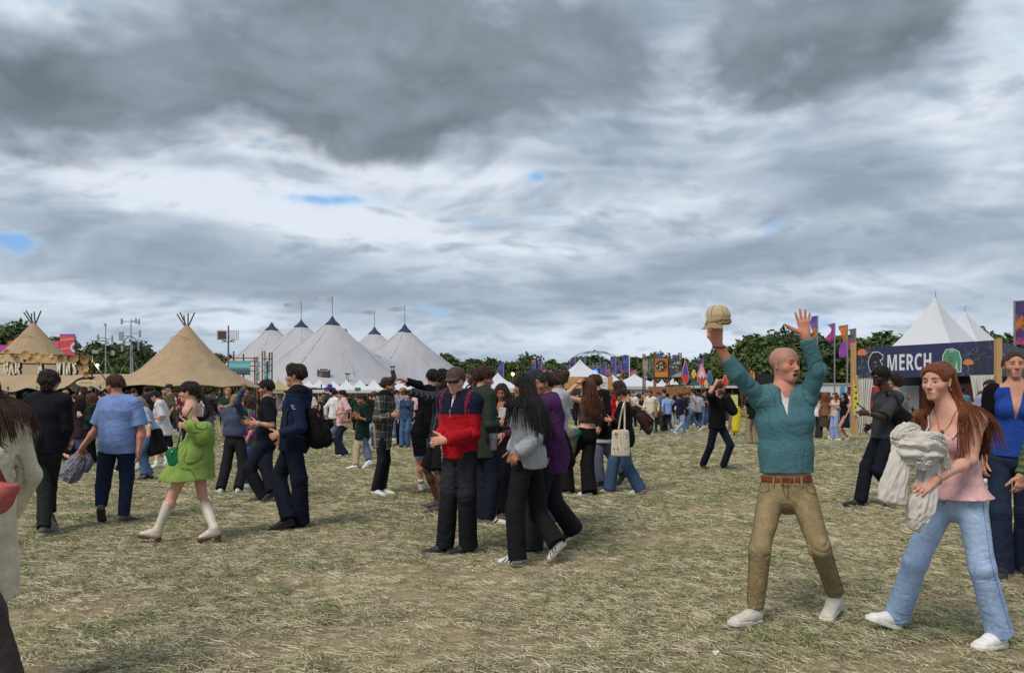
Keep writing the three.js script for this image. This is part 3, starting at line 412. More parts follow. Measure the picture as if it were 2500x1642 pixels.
{ // poster posts with food pictures
  const d = 55, L = (u) => (u - 1250) / F * d, Y = (v) => EYE + (HZ - v) / F * d, x0 = L(1617), t = thing('poster_posts', 'rusty timber posts carrying three food posters', 'poster stand', V(x0, 0, -d));
  for (const [u, v] of [[1570.5, 863], [1575, 864], [1597, 860], [1601, 860], [1629, 865], [1634, 865], [1658, 860], [1663, 861]]) part('post', box(.085, Y(v), .1, L(u) - x0, Y(v) / 2, 0), u % 2 < 1 ? WOOD2 : M(L3(120, 74, 54), .85), t);
  const pic = (u0, u1, v0, v1, draw) => { const w = L(u1) - L(u0), h = Y(v0) - Y(v1); const b = part('poster', box(w, h, .05, (L(u0) + L(u1)) / 2 - x0, (Y(v0) + Y(v1)) / 2, .1), M(L3(70, 64, 58), .9), t); part('print', new THREE.PlaneGeometry(w, h).translate((L(u0) + L(u1)) / 2 - x0, (Y(v0) + Y(v1)) / 2, .13), printed(160, 220, draw), b); };
  pic(1568.5, 1581, 876, 925, (x, W, H) => { x.fillStyle = '#8a8478'; x.fillRect(0, 0, W, H); dots(x, W, H, 40, 4, ['#6d5a50', '#a89c8a', '#5b4038', '#b9b2a4'], 6, 24); });
  pic(1582, 1597, 876, 923, (x, W, H) => { x.fillStyle = '#4a5648'; x.fillRect(0, 0, W, H); dots(x, W, H, 60, 5, ['#32402f', '#6d7763', '#20281f', '#8b8f7e'], 5, 20); });
  pic(1598, 1630, 875, 920, (x, W, H) => { x.fillStyle = '#b06a2c'; x.fillRect(0, 0, W, H); x.fillStyle = '#c8843c'; x.fillRect(0, H * .75, W, H); x.fillStyle = '#221d18'; x.beginPath(); x.ellipse(W / 2, H * .4, W * .42, H * .3, 0, 0, 7); x.fill(); x.save(); x.beginPath(); x.ellipse(W / 2, H * .4, W * .37, H * .26, 0, 0, 7); x.clip(); dots(x, W, H * .8, 130, 6, ['#c9b690', '#8d8a5a', '#e0d6bc', '#5c6b3a', '#9a5a34', '#3a4426'], 3, 10); x.restore(); });
  pic(1635, 1662, 874, 920, (x, W, H) => { x.fillStyle = '#3f4a52'; x.fillRect(0, 0, W, H); x.fillStyle = '#9aa4a6'; x.beginPath(); x.moveTo(0, H); x.lineTo(W, H * .7); x.lineTo(W, H); x.fill(); x.lineWidth = 14; x.strokeStyle = '#22292e'; x.beginPath(); x.moveTo(20, 30); x.lineTo(W, H * .5); x.stroke(); dots(x, W, H * .8, 50, 8, ['#c6c0b0', '#27322f', '#7d868a', '#5c4a40'], 4, 14); });
  for (const [u, c] of [[1610, '#565a9c'], [1650, '#5f62a8']]) part('top_flag', new THREE.PlaneGeometry(.5, .3, 4, 1).translate(L(u) - x0, Y(871), .02), M(L3(86, 90, 156), .8), t);
  part('rail', box(L(1664) - L(1568), .08, .1, 0, Y(922), .02), WOOD2, t);
}
// flags on poles: cloth with real ripples
function flag(u, v0, v1, w, d, cols, label, o = {}) {
  const p = at(u, HZ, d), y1 = EYE + (HZ - v0) / F * d, y0 = EYE + (HZ - v1) / F * d, W = w / F * d, t = thing('flag', label, 'flag', V(p.x, 0, p.z), o.group ?? 'festival flags'), side = o.side ?? -1, nx = 8, ny = 22, pos = [], col = [], idx = [], S = u * .37;
  for (let j = 0; j <= ny; j++) for (let i = 0; i <= nx; i++) { const s = i / nx, q = j / ny, wave = .12 * W * s * Math.sin(q * 9 + S) + .06 * W * s * n2(q * 6 + S, s * 2), narrow = 1 - (o.taper ?? .25) * .5 * (1 + Math.sin(q * 7 + S)) * s; pos.push(side * (s * W * narrow), lerp(y1, y0, q) - s * W * (o.droop ?? .12), wave); const e = clamp(q * (cols.length - 1) + .35 * n2(s * 3 + S, q * 5), 0, cols.length - 1.001), b = Math.floor(e); col.push(...tint(mix3(cols[b], cols[b + 1] ?? cols[b], sstep(.3, .7, e - b)), .9 + .25 * n2(s * 5 + S, q * 12))); if (i && j) { const k = j * (nx + 1) + i; idx.push(k, k - 1, k - nx - 2, k, k - nx - 2, k - nx - 1); } }
  const g = new THREE.BufferGeometry(); g.setAttribute('position', new THREE.Float32BufferAttribute(pos, 3)); g.setAttribute('color', new THREE.Float32BufferAttribute(col, 3)); g.setIndex(idx); g.computeVertexNormals(); part('cloth', g, MV(.7, { transmission: .25 }), t);
  part('pole', bar(V(.03, 0, 0), V(.03, y1 + .05, 0), .03 + d * .0003, 6), M(o.pole ?? L3(128, 128, 132), .5), t); part('top_arm', bar(V(.03, y1 + .02, 0), V(side * W * .95, y1 + .02 - W * (o.droop ?? .12), 0), .012 + d * .0001, 5), M(L3(70, 70, 76), .6), t);
}
{
  const B = L3(70, 92, 168), P = L3(104, 76, 160), I = L3(84, 80, 160), K = L3(190, 60, 120), Q = L3(206, 110, 130), O = L3(214, 128, 52), VV = L3(160, 70, 190), DP = L3(74, 48, 112), GR = L3(110, 110, 116);
  flag(1229, 883, 918, 13, 82, [B, I, B], 'lone blue flag left of the orange lamp'); flag(1306, 877, 908, 9, 84, [Q, B, B], 'pink over blue flag above the woman with tied-up hair'); flag(1322, 879, 911, 11, 82, [B, P, B], 'blue flag right of the pink over blue one');
  flag(1391, 890, 916, 11, 84, [B, I], 'short blue flag left of the tall white tent'); flag(1405, 873, 904, 9, 84, [I, P], 'indigo flag hugging the tall white tent, left side'); flag(1428, 871, 898, 8, 86, [B, I], 'indigo flag hugging the tall white tent, right side');
  flag(1479, 884, 916, 12, 80, [P, I, P], 'purple flag right of the round blue light'); flag(1503, 870, 911, 13, 78, [I, P, B], 'tall purple-blue flag among the group behind the plywood stall'); flag(1516, 883, 906, 10, 78, [P, I], 'small purple flag right of the tall purple-blue one'); flag(1536, 868, 909, 16, 76, [I, B, B, P], 'broad blue banner flag on a white pole', { pole: L3(210, 210, 214), droop: 0, taper: .05 }); flag(1553, 902, 930, 12, 76, [Q, P], 'pink purple flag beside the broad blue banner');
  const sm = ['below the pink over blue flag', 'right of the blue flag', 'left of the short blue flag', 'under the short blue flag', 'left of the broad blue banner', 'under the purple flag', 'beside the wide white tent'];
  [[1332, 901], [1345, 903], [1366, 902], [1377, 906], [1488, 900], [1497, 908], [1546, 908]].forEach(([u, v], i) => flag(u, v, v + 13, 9, 86, [Q, K], `small pink flag ${sm[i]}`, { group: 'small pink flags' }));
  flag(1716, 876, 898, 13, 70, [P, I], 'purple flag above the striped diamond'); flag(1797, 878, 900, 10, 80, [B, I], "blue flag behind the bald man's raised sleeve");
  flag(1995, 772, 836, 16, 45, [P, L3(126, 90, 160), O, P], 'purple flag touching the raised open palm', { taper: .35 }); flag(2037, 790, 836, 20, 45, [K, VV, K, DP], 'magenta flag between the purple and the orange flags', { taper: .7, droop: .2 }); flag(2068, 794, 870, 20, 44, [O, O, VV, VV], 'orange and violet flag on a tall pole', { taper: .45, droop: .15 }); flag(2088, 803, 852, 17, 44, [GR, GR, K, K], 'grey and crimson flag nearest the booth', { taper: .3 });
  flag(2476, 737, 842, 34, 30, [DP, DP, O, DP, K], 'dark purple flag with orange patches at the far right edge', { side: 1, taper: .1, droop: -.1 });
  // flag of four colours
  const d = 74, p = at(1519, HZ, d), y = EYE + (HZ - 905) / F * d, t = thing('hand_flag', 'small red, black, white and green flag on a thin pole', 'flag', V(p.x, 0, p.z)); part('pole', bar(V(0, 0, 0), V(0, y + .1, 0), .03, 5), M(L3(160, 150, 130), .7), t);
  const strip = (y0, h, c) => { const g = new THREE.PlaneGeometry(.52, h, 6, 1).translate(-.26, y + y0, 0), q = g.attributes.position; for (let i = 0; i < q.count; i++) { q.setZ(i, .05 * Math.sin(q.getX(i) * 11)); q.setY(i, q.getY(i) + q.getX(i) * .25); } part('stripe', g, M(c, .8), t); };
  strip(-.1, .2, L3(34, 34, 36)); strip(-.3, .2, L3(210, 210, 208)); strip(-.5, .2, L3(44, 110, 74)); const tri = new THREE.BufferGeometry(); tri.setAttribute('position', new THREE.Float32BufferAttribute([0, y, .07, 0, y - .6, .07, -.26, y - .36, .07], 3)); tri.computeVertexNormals(); part('triangle', tri, M(L3(190, 50, 56), .8), t);
}
// ---------------------------------------------------------------- wine bar sign
{
  const d = 52, L = (u) => (u - 1250) / F * d, Y = (v) => EYE + (HZ - v) / F * d, x0 = L(110), t = thing('bar_sign', 'wine bar sign with big letters and baskets on a truss', 'sign', V(x0, 0, -d)), st = M(L3(64, 54, 46), .7), R = rng(5);
  part('top_rail', bar(V(L(-160) - x0, Y(860), 0), V(L(226) - x0, Y(869), 0), .05, 6), st, t); part('lower_rail', bar(V(L(-160) - x0, Y(886), 0), V(L(224) - x0, Y(889), 0), .05, 6), st, t);
  part('post', bar(V(L(223) - x0, 0, 0), V(L(224) - x0, Y(868), 0), .05, 6), st, t); part('post', bar(V(L(-150) - x0, 0, 0), V(L(-150) - x0, Y(862), 0), .05, 6), st, t);
  part('stay', bar(V(L(228) - x0, Y(885), 0), V(L(270) - x0, Y(935), .4), .045, 6), st, t); part('stay', bar(V(L(206) - x0, Y(915), 0), V(L(188) - x0, Y(972), .5), .045, 6), st, t);
  const font = document.createElement('canvas');
  const letter = { B: [[0, 0, 0, 1], [0, 1, .7, .95], [.7, .95, .7, .56], [.7, .56, .1, .5], [.1, .5, .75, .45], [.75, .45, .75, .05], [.75, .05, 0, 0]], A: [[0, 0, .4, 1], [.4, 1, .8, 0], [.15, .32, .65, .32]], R: [[0, 0, 0, 1], [0, 1, .7, .95], [.7, .95, .7, .52], [.7, .52, .1, .48], [.3, .48, .75, 0]], V: [[0, 1, .38, 0], [.38, 0, .76, 1]], I: [[.3, 0, .3, 1]], N: [[0, 0, 0, 1], [0, 1, .7, 0], [.7, 0, .7, 1]], S: [[.7, .92, .1, 1], [.1, 1, 0, .7], [0, .7, .7, .38], [.7, .38, .62, .02], [.62, .02, 0, .08]] };
  const put = (ch, u, v0, v1, wpx) => { const w = wpx / F * d, h = Y(v0) - Y(v1), X = L(u) - x0, y = Y(v1), sh = (o, c, th, zz) => join(letter[ch].map(([a, b, e, f]) => beam(V(X + a * w + o, y + b * h - o * .6, zz), V(X + e * w + o, y + f * h - o * .6, zz), th, .1))); const m = part('letter', sh(0, 0, .1, .16), M(L3(226, 218, 196), .7), t); part('letter_back', sh(.07, 0, .1, .02), M(L3(44, 38, 34), .8), m); };
  put('B', 15, 882, 909, 8); put('A', 26, 884, 914, 12); put('R', 42, 883, 911, 10); put('A', 97, 885, 914, 10); put('V', 143, 886, 914, 9); put('I', 157, 886, 914, 6); put('N', 166, 886, 914, 8); put('S', 181, 886, 912, 8);
  const wick = [L3(176, 142, 92), L3(150, 114, 74), L3(124, 88, 58), L3(196, 164, 112), L3(108, 74, 52)];
  for (const [u, v, r, k] of [[20, 860, 7, 0], [35, 868, 6, 2], [46, 876, 8, 1], [66, 867, 11, 0], [64, 880, 5, 4], [80, 878, 8, 0], [94, 868, 8, 3], [112, 874, 10, 0], [128, 868, 5, 3], [132, 878, 7, 3], [152, 874, 9, 2], [172, 876, 7, 2], [186, 876, 9, 1], [210, 879, 10, 1], [213, 899, 9, 0], [198, 898, 6, 1], [96, 887, 4, 2], [12, 876, 7, 3], [-12, 868, 9, 1], [-40, 872, 10, 0], [-75, 870, 9, 2], [213, 914, 8, 1], [216, 924, 4, 2]]) {
    const rr = r / F * d, g = new THREE.LatheGeometry([[.02, -.12], [.55, -.12], [.8, -.06], [1, .1], [1.06, .13], [.94, .12], [.7, -.04], [.02, -.07]].map(([a, b]) => new THREE.Vector2(a * rr, b * 1.6 * rr + 0)), 18); g.rotateX(Math.PI / 2 - .1 + .5 * (R() - .5)); g.rotateY(.5 * (R() - .5)); g.translate(L(u) - x0, Y(v), .12 + .1 * R()); part('basket', g, M(wick[k], .9), t);
  }
  const lp = V(L(239) - x0, Y(891), .1), lamp = part('lamp', new THREE.SphereGeometry(.09, 12, 8).translate(lp.x, lp.y, lp.z), M([1, .95, .85], .4, { emissive: new THREE.Color(1, .95, .85), emissiveIntensity: 3 }), t); const pl = new THREE.PointLight(0xfff2dd, 6, 0, 2); pl.position.copy(lp); pl.castShadow = true; t.add(pl);
  // cocktail board
  const bd = thing('cocktail_sign', 'small oval board reading cocktail on a thin post', 'sign', V(L(226), 0, -d + .8)), bx = 0; part('post', bar(V(-.1, 0, -.05), V(-.1, 2.1, -.05), .035, 6), st, bd);
  const ov = new THREE.CylinderGeometry(1, 1, .05, 28); ov.rotateX(Math.PI / 2); ov.scale(.68, .22, 1); ov.translate(0, Y(935), 0); part('board', ov, M(L3(206, 190, 150), .8), bd); const tx = new THREE.PlaneGeometry(1.1, .28).translate(0, Y(935), .03); part('lettering', tx, new THREE.MeshStandardMaterial({ map: canvasTex(256, 64, (x) => { x.fillStyle = '#cfbf98'; x.fillRect(0, 0, 256, 64); x.fillStyle = '#5a3c28'; x.font = 'bold 44px sans-serif'; x.textAlign = 'center'; x.fillText('COCKTAIL', 128, 48, 240); }), roughness: .8 }), bd);
}
{ // painted stage boards behind the left tipi
  const d = 78, L = (u) => (u - 1250) / F * d, Y = (v) => EYE + (HZ - v) / F * d, x0 = L(100), t = thing('painted_hoarding', 'pink and orange painted hoarding behind the left tipi', 'hoarding', V(x0, 0, -d));
  const bd = (u0, u1, v0, v1, draw) => { const w = L(u1) - L(u0), h = Y(v0) - Y(v1), b = part('board', box(w, h, .12, (L(u0) + L(u1)) / 2 - x0, (Y(v0) + Y(v1)) / 2, 0), M(L3(90, 50, 60), .8), t); part('print', new THREE.PlaneGeometry(w, h).translate((L(u0) + L(u1)) / 2 - x0, (Y(v0) + Y(v1)) / 2, .065), printed(128, 160, draw), b); };
  bd(146, 182, 815, 868, (x, W, H) => { x.fillStyle = '#c4485a'; x.fillRect(0, 0, W, H); x.fillStyle = '#a24ba4'; x.fillRect(0, 0, W, H * .14); x.fillStyle = '#d8585f'; x.fillRect(0, H * .14, W, H * .1); x.fillStyle = '#e39a72'; x.save(); x.rotate(-.12); x.fillRect(-20, H * .28, W * 1.3, 7); x.fillRect(-20, H * .68, W * 1.3, 7); x.restore(); x.fillStyle = '#c9cfe4'; x.beginPath(); x.arc(W, H * .62, 36, 0, 7); x.fill(); x.fillStyle = '#5b4aa0'; x.beginPath(); x.arc(W, H * .62, 20, 0, 7); x.fill(); });
  bd(120, 145, 832, 872, (x, W, H) => { x.fillStyle = '#b04ab0'; x.fillRect(0, 0, W, H); x.fillStyle = '#d4566a'; x.fillRect(0, 0, W, H * .3); x.fillStyle = '#8d4bb8'; x.beginPath(); x.arc(W * .7, H * .7, 40, 0, 7); x.fill(); });
  bd(-30, 20, 842, 872, (x, W, H) => { x.fillStyle = '#b0489c'; x.fillRect(0, 0, W, H); x.fillStyle = '#e0845a'; x.beginPath(); x.moveTo(W * .4, H); x.lineTo(W, H * .2); x.lineTo(W, H); x.fill(); });
  bd(21, 48, 832, 872, (x, W, H) => { x.fillStyle = '#de8456'; x.fillRect(0, 0, W, H); x.fillStyle = '#cf5a62'; x.fillRect(0, 0, W, H * .25); });
  for (const u of [-25, 20, 60, 122, 150, 178]) part('post', box(.14, Y(868), .14, L(u) - x0, Y(868) / 2, -.15), M(L3(70, 60, 56), .8), t);
}
// ---------------------------------------------------------------- middle: small structures in front of the big top
{
  const d = 95, L = (u) => (u - 1250) / F * d, Y = (v) => EYE + (HZ - v) / F * d;
  const t = thing('screen_tower', 'dark screen tower with a sloping black ramp before the big top', 'screen tower', V(L(790), 0, -d)), x0 = L(790);
  part('screen', box(L(803) - L(777), Y(905) - Y(935), .4, 0, (Y(905) + Y(935)) / 2, 0), M(L3(52, 58, 70), .6), t); part('frame', join([box(.12, Y(902), .3, L(776) - x0, Y(902) / 2, 0), box(.12, Y(902), .3, L(804) - x0, Y(902) / 2, 0), box(.9, .16, .3, 0, Y(902), 0)]), M(L3(34, 36, 42), .7), t);
  const ramp = new THREE.BufferGeometry(), xa = L(752) - x0, xb = L(777) - x0; ramp.setAttribute('position', new THREE.Float32BufferAttribute([xa, Y(933), .3, xb, Y(935), .3, xb, Y(918), .3, xa, Y(933), -.6, xb, Y(918), -.6, xb, Y(935), -.6], 3)); ramp.setIndex([0, 1, 2, 3, 4, 5, 0, 2, 4, 0, 4, 3]); ramp.computeVertexNormals(); part('ramp', ramp, M(L3(30, 32, 38), .8), t); part('badge', new THREE.CircleGeometry(.25, 18).translate(-.35, Y(914), .21), M(L3(150, 88, 50), .7), t);
  const s = thing('round_sign', 'cluster of round purple signs on a post', 'sign', V(L(805) * .9, 0, -d * .9)), xs = L(805); for (const [u, v, r] of [[805, 943, 6.5], [797, 950, 6], [814, 951, 6]]) { const g = new THREE.CylinderGeometry(r / F * d * .9, r / F * d * .9, .06, 22).rotateX(Math.PI / 2).translate((L(u) - xs) * .9, EYE + (HZ - v) / F * d * .9, 0); part('disc', g, M(L3(62, 56, 140), .7), s); } part('post', bar(V(0, 0, -.06), V(0, 2.6, -.06), .04, 6), M(L3(80, 80, 90), .6), s);
  const gs = thing('green_sign', 'small green sign board over the tent row', 'sign', V(L(873) * .85, 0, -d * .85)); part('board', box(.62, .36, .05, 0, EYE + (HZ - 950) / F * d * .85, 0), M(L3(30, 120, 96), .7), gs); part('post', bar(V(0, 0, -.05), V(0, 2.4, -.05), .035, 6), M(L3(80, 80, 90), .6), gs);
  for (const [u, v, w] of [[846, 912, 'thin camera pole standing left of the plaid jacket man'], [956, 895, 'thin camera pole beside the pointing hands']]) { const c = thing('camera_pole', w, 'pole', V(L(u), 0, -d)); part('pole', bar(V(0, 0, 0), V(0, Y(v), 0), .05, 6), M(L3(84, 88, 94), .6), c); part('pole', bar(V(.25, 0, 0), V(.25, Y(v), 0), .04, 6), M(L3(84, 88, 94), .6), c); part('camera', box(.62, .16, .2, .12, Y(v), 0), M(L3(44, 46, 52), .6), c); }
  { const q = pagoda(680, 927, 84, 1.6, 'khaki pointed tent right of the large tipi', { turn: .5 }); q.children.forEach((c) => { if (c.name === 'roof' || c.name === 'valance') c.material = M(L3(170, 156, 116), .9); }); }
  const aw = thing('long_awning', 'long low white awning under the row of pointed tents', 'awning', V(L(880) * .93, 0, -d * .93)), W = (L(1130) - L(700)) * .93; part('roof', box(W, .06, 2.2, 0, 2.36, 0).rotateX(0), M(WHITECLOTH, .8), aw); part('valance', box(W, .3, .03, 0, 2.18, 1.1), M(L3(196, 198, 204), .8), aw); for (let i = 0; i < 12; i++) part('post', box(.07, 2.3, .07, (i / 11 - .5) * W, 1.15, 1), M(L3(150, 150, 156), .6), aw); part('back_wall', box(W, 2.2, .05, 0, 1.1, -1), M(L3(120, 112, 104), .9), aw);
  // lamp by the trees
  const p = at(1252, 915, 90), lt = thing('work_lamp', 'glowing orange lamp on a post before the trees', 'lamp', V(p.x, 0, p.z)); part('post', bar(V(0, 0, 0), V(0, p.y, 0), .05, 6), M(L3(70, 70, 74), .6), lt); part('bulb', new THREE.SphereGeometry(.2, 12, 8).translate(0, p.y + .1, .1), M([1, .6, .3], .4, { emissive: new THREE.Color(1, .5, .2), emissiveIntensity: 2.2 }), lt); const pl = new THREE.PointLight(0xff9a50, 8, 0, 2); pl.position.set(0, p.y + .1, .1); pl.castShadow = true; lt.add(pl);
}
{ // plywood stall
  const d = 58, L = (u) => (u - 1250) / F * d, Y = (v) => EYE + (HZ - v) / F * d, x0 = L(1437), t = thing('plywood_stall', 'plywood food stall front below the tall white tent', 'stall', V(x0, 0, -d));
  for (let i = 0; i < 6; i++) { const a = L(1378 + i * 14.2), b = L(1378 + (i + 1) * 14.2); part('panel', box(b - a - .015, Y(919) - Y(948), .06, (a + b) / 2 - x0, (Y(919) + Y(948)) / 2, (i % 2) * .008), M(tint(L3(190, 146, 92), .94 + .04 * (i % 3)), .8), t); }
  part('panel', box(L(1496) - L(1484), Y(919) - Y(950), .06, L(1490) - x0, (Y(919) + Y(950)) / 2, 0), M(L3(184, 138, 84), .8), t);
  const b = part('sign_board', box(L(1484) - L(1464), Y(921) - Y(950), .06, L(1474) - x0, (Y(921) + Y(950)) / 2, .02), M(L3(208, 210, 208), .7), t); part('lettering', new THREE.PlaneGeometry(L(1483) - L(1465), .5).translate(L(1474) - x0, Y(938), .056), printed(96, 80, (x) => { x.fillStyle = '#d0d2d0'; x.fillRect(0, 0, 96, 80); x.fillStyle = '#39424c'; x.font = 'bold 24px sans-serif'; x.textAlign = 'center'; x.fillText('SOCIOK', 48, 34, 84); x.fillText('KETS', 48, 66, 70); }), b);
  part('counter', box(L(1496) - L(1378), 1.0, .5, 0, .5, -.1), M(L3(120, 92, 66), .85), t); for (const u of [1379, 1420, 1460, 1495]) part('post', box(.09, Y(919), .09, L(u) - x0, Y(919) / 2, -.1), WOOD, t); part('back', box(L(1496) - L(1378), 2.4, .05, 0, 1.2, -2), M(L3(60, 54, 50), .9), t);
  const ls = thing('round_light_sign', 'round glowing blue light on a truss mast', 'light', V(L(1453) * 1.4, 0, -d * 1.4)), D = d * 1.4, c = at(1453, 907, D); part('disc', new THREE.CylinderGeometry(.26, .26, .1, 24).rotateX(Math.PI / 2).translate(0, c.y, .2), M(L3(40, 70, 220), .5, { emissive: new THREE.Color(.06, .12, .95), emissiveIntensity: 1.0 }), ls); part('mast', join([bar(V(-.2, 0, 0), V(-.2, c.y + 1, 0), .03, 5), bar(V(.2, 0, 0), V(.2, c.y + 1, 0), .03, 5), ...[...Array(14)].map((_, i) => bar(V(i % 2 ? -.2 : .2, i * .3, 0), V(i % 2 ? .2 : -.2, i * .3 + .3, 0), .018, 4))]), M(L3(150, 154, 160), .5), ls); const bl = new THREE.PointLight(0x3050ff, 4, 0, 2); bl.position.set(0, c.y, .45); bl.castShadow = true; ls.add(bl);
}
{ // dome of bent tubes above the stalls
  const d = 92, p = at(1452, HZ, d), t = thing('dome_frame', 'open dome frame of bent steel tubes above the stalls', 'frame', V(p.x, 0, p.z)), Y = (v) => EYE + (HZ - v) / F * d, top = Y(856), m = M(L3(120, 126, 134), .5, { metalness: .3 });
  for (let i = 0; i < 10; i++) { const a = i / 10 * 6.283 + .2, R = 3.0; part('rib', tube([V(0, top, 0), V(Math.cos(a) * R * .45, top - .22, Math.sin(a) * R * .45), V(Math.cos(a) * R * .85, top - .75, Math.sin(a) * R * .85), V(Math.cos(a) * R, top - 1.9, Math.sin(a) * R)], .035, 16, 5), m, t); part('post', bar(V(Math.cos(a) * 3, 0, Math.sin(a) * 3), V(Math.cos(a) * 3, top - 1.9, Math.sin(a) * 3), .04, 5), m, t); }
  part('ring', new THREE.TorusGeometry(3.0, .04, 5, 40).rotateX(Math.PI / 2).translate(0, top - 1.9, 0), m, t); part('ring', new THREE.TorusGeometry(1.4, .035, 5, 30).rotateX(Math.PI / 2).translate(0, top - .2, 0), m, t); part('hub', new THREE.SphereGeometry(.16, 10, 8).translate(0, top, 0), m, t);
}
{ // diamond ornaments
  const mk = (u, v0, v1, w, d, a, b, label) => { const p = at(u, HZ, d), Y = (v) => EYE + (HZ - v) / F * d, t = thing('diamond_ornament', label, 'ornament', V(p.x, 0, p.z), 'painted diamond ornaments'), y0 = Y(v0), y1 = Y(v1), h = y0 - y1, W = w / F * d / 2, ym = y1 + h * .42, th = .09;
    const face = (x0, ya, yb, yc) => { const s = new THREE.Shape(); s.moveTo(0, ya); s.lineTo(x0, yb); s.lineTo(0, yc); s.lineTo(-x0, yb); s.closePath(); return new THREE.ExtrudeGeometry(s, { depth: th, bevelEnabled: false }); };
    const up = new THREE.Shape(); up.moveTo(0, y0); up.lineTo(W, ym); up.lineTo(-W, ym); up.closePath(); const dn = new THREE.Shape(); dn.moveTo(W, ym); dn.lineTo(0, y1); dn.lineTo(-W, ym); dn.closePath();
    part('upper_face', new THREE.ExtrudeGeometry(up, { depth: th, bevelEnabled: false }), M(a, .7), t); part('lower_face', new THREE.ExtrudeGeometry(dn, { depth: th, bevelEnabled: false }), M(b, .7), t); part('rim', join([[0, y0, W, ym], [W, ym, 0, y1], [0, y1, -W, ym], [-W, ym, 0, y0]].map(([x, y, X, Z]) => bar(V(x, y, th / 2), V(X, Z, th / 2), .05, 5))), M(mix3(b, [.7, .7, .7], .25), .7), t); part('pole', bar(V(0, 0, -.06), V(0, ym, -.06), .04, 6), M(L3(90, 80, 76), .8), t);
    return [t, W, y0, ym, y1, th]; };
  const RD = L3(206, 56, 48), BL = L3(66, 76, 160), YE = L3(216, 180, 62), PK = L3(206, 160, 170);
  mk(1673, 880, 940, 17, 52, BL, RD, 'tall diamond ornament, blue top and red bottom'); mk(1694, 902, 923, 10, 54, YE, YE, 'yellow diamond left of the pink striped one'); const [t, W, y0, ym, y1, th] = mk(1713, 888, 943, 23, 50, PK, RD, 'large pink and red diamond ornament with stripes'); mk(1732, 904, 942, 15, 53, L3(48, 94, 150), L3(42, 84, 140), 'blue diamond right of the striped one'); mk(1724, 928, 946, 8, 49, YE, YE, 'small yellow diamond under the blue one'); mk(1770, 914, 946, 14, 53, RD, RD, 'red diamond left of the teal sleeve'); mk(1750, 924, 944, 9, 51, L3(190, 190, 186), YE, 'small white and yellow diamond above the hands-on-head man');
  for (let i = 0; i < 7; i++) { const s = (i / 6 - .5) * 1.5; part('stripe', beam(V(0, y1 + (y0 - y1) * .25, th + .01), V(s * W * .75, ym + (y0 - ym) * (.52 - Math.abs(s) * .45), th + .01), .045, .02), M(L3(232, 216, 214), .7), t); }
}
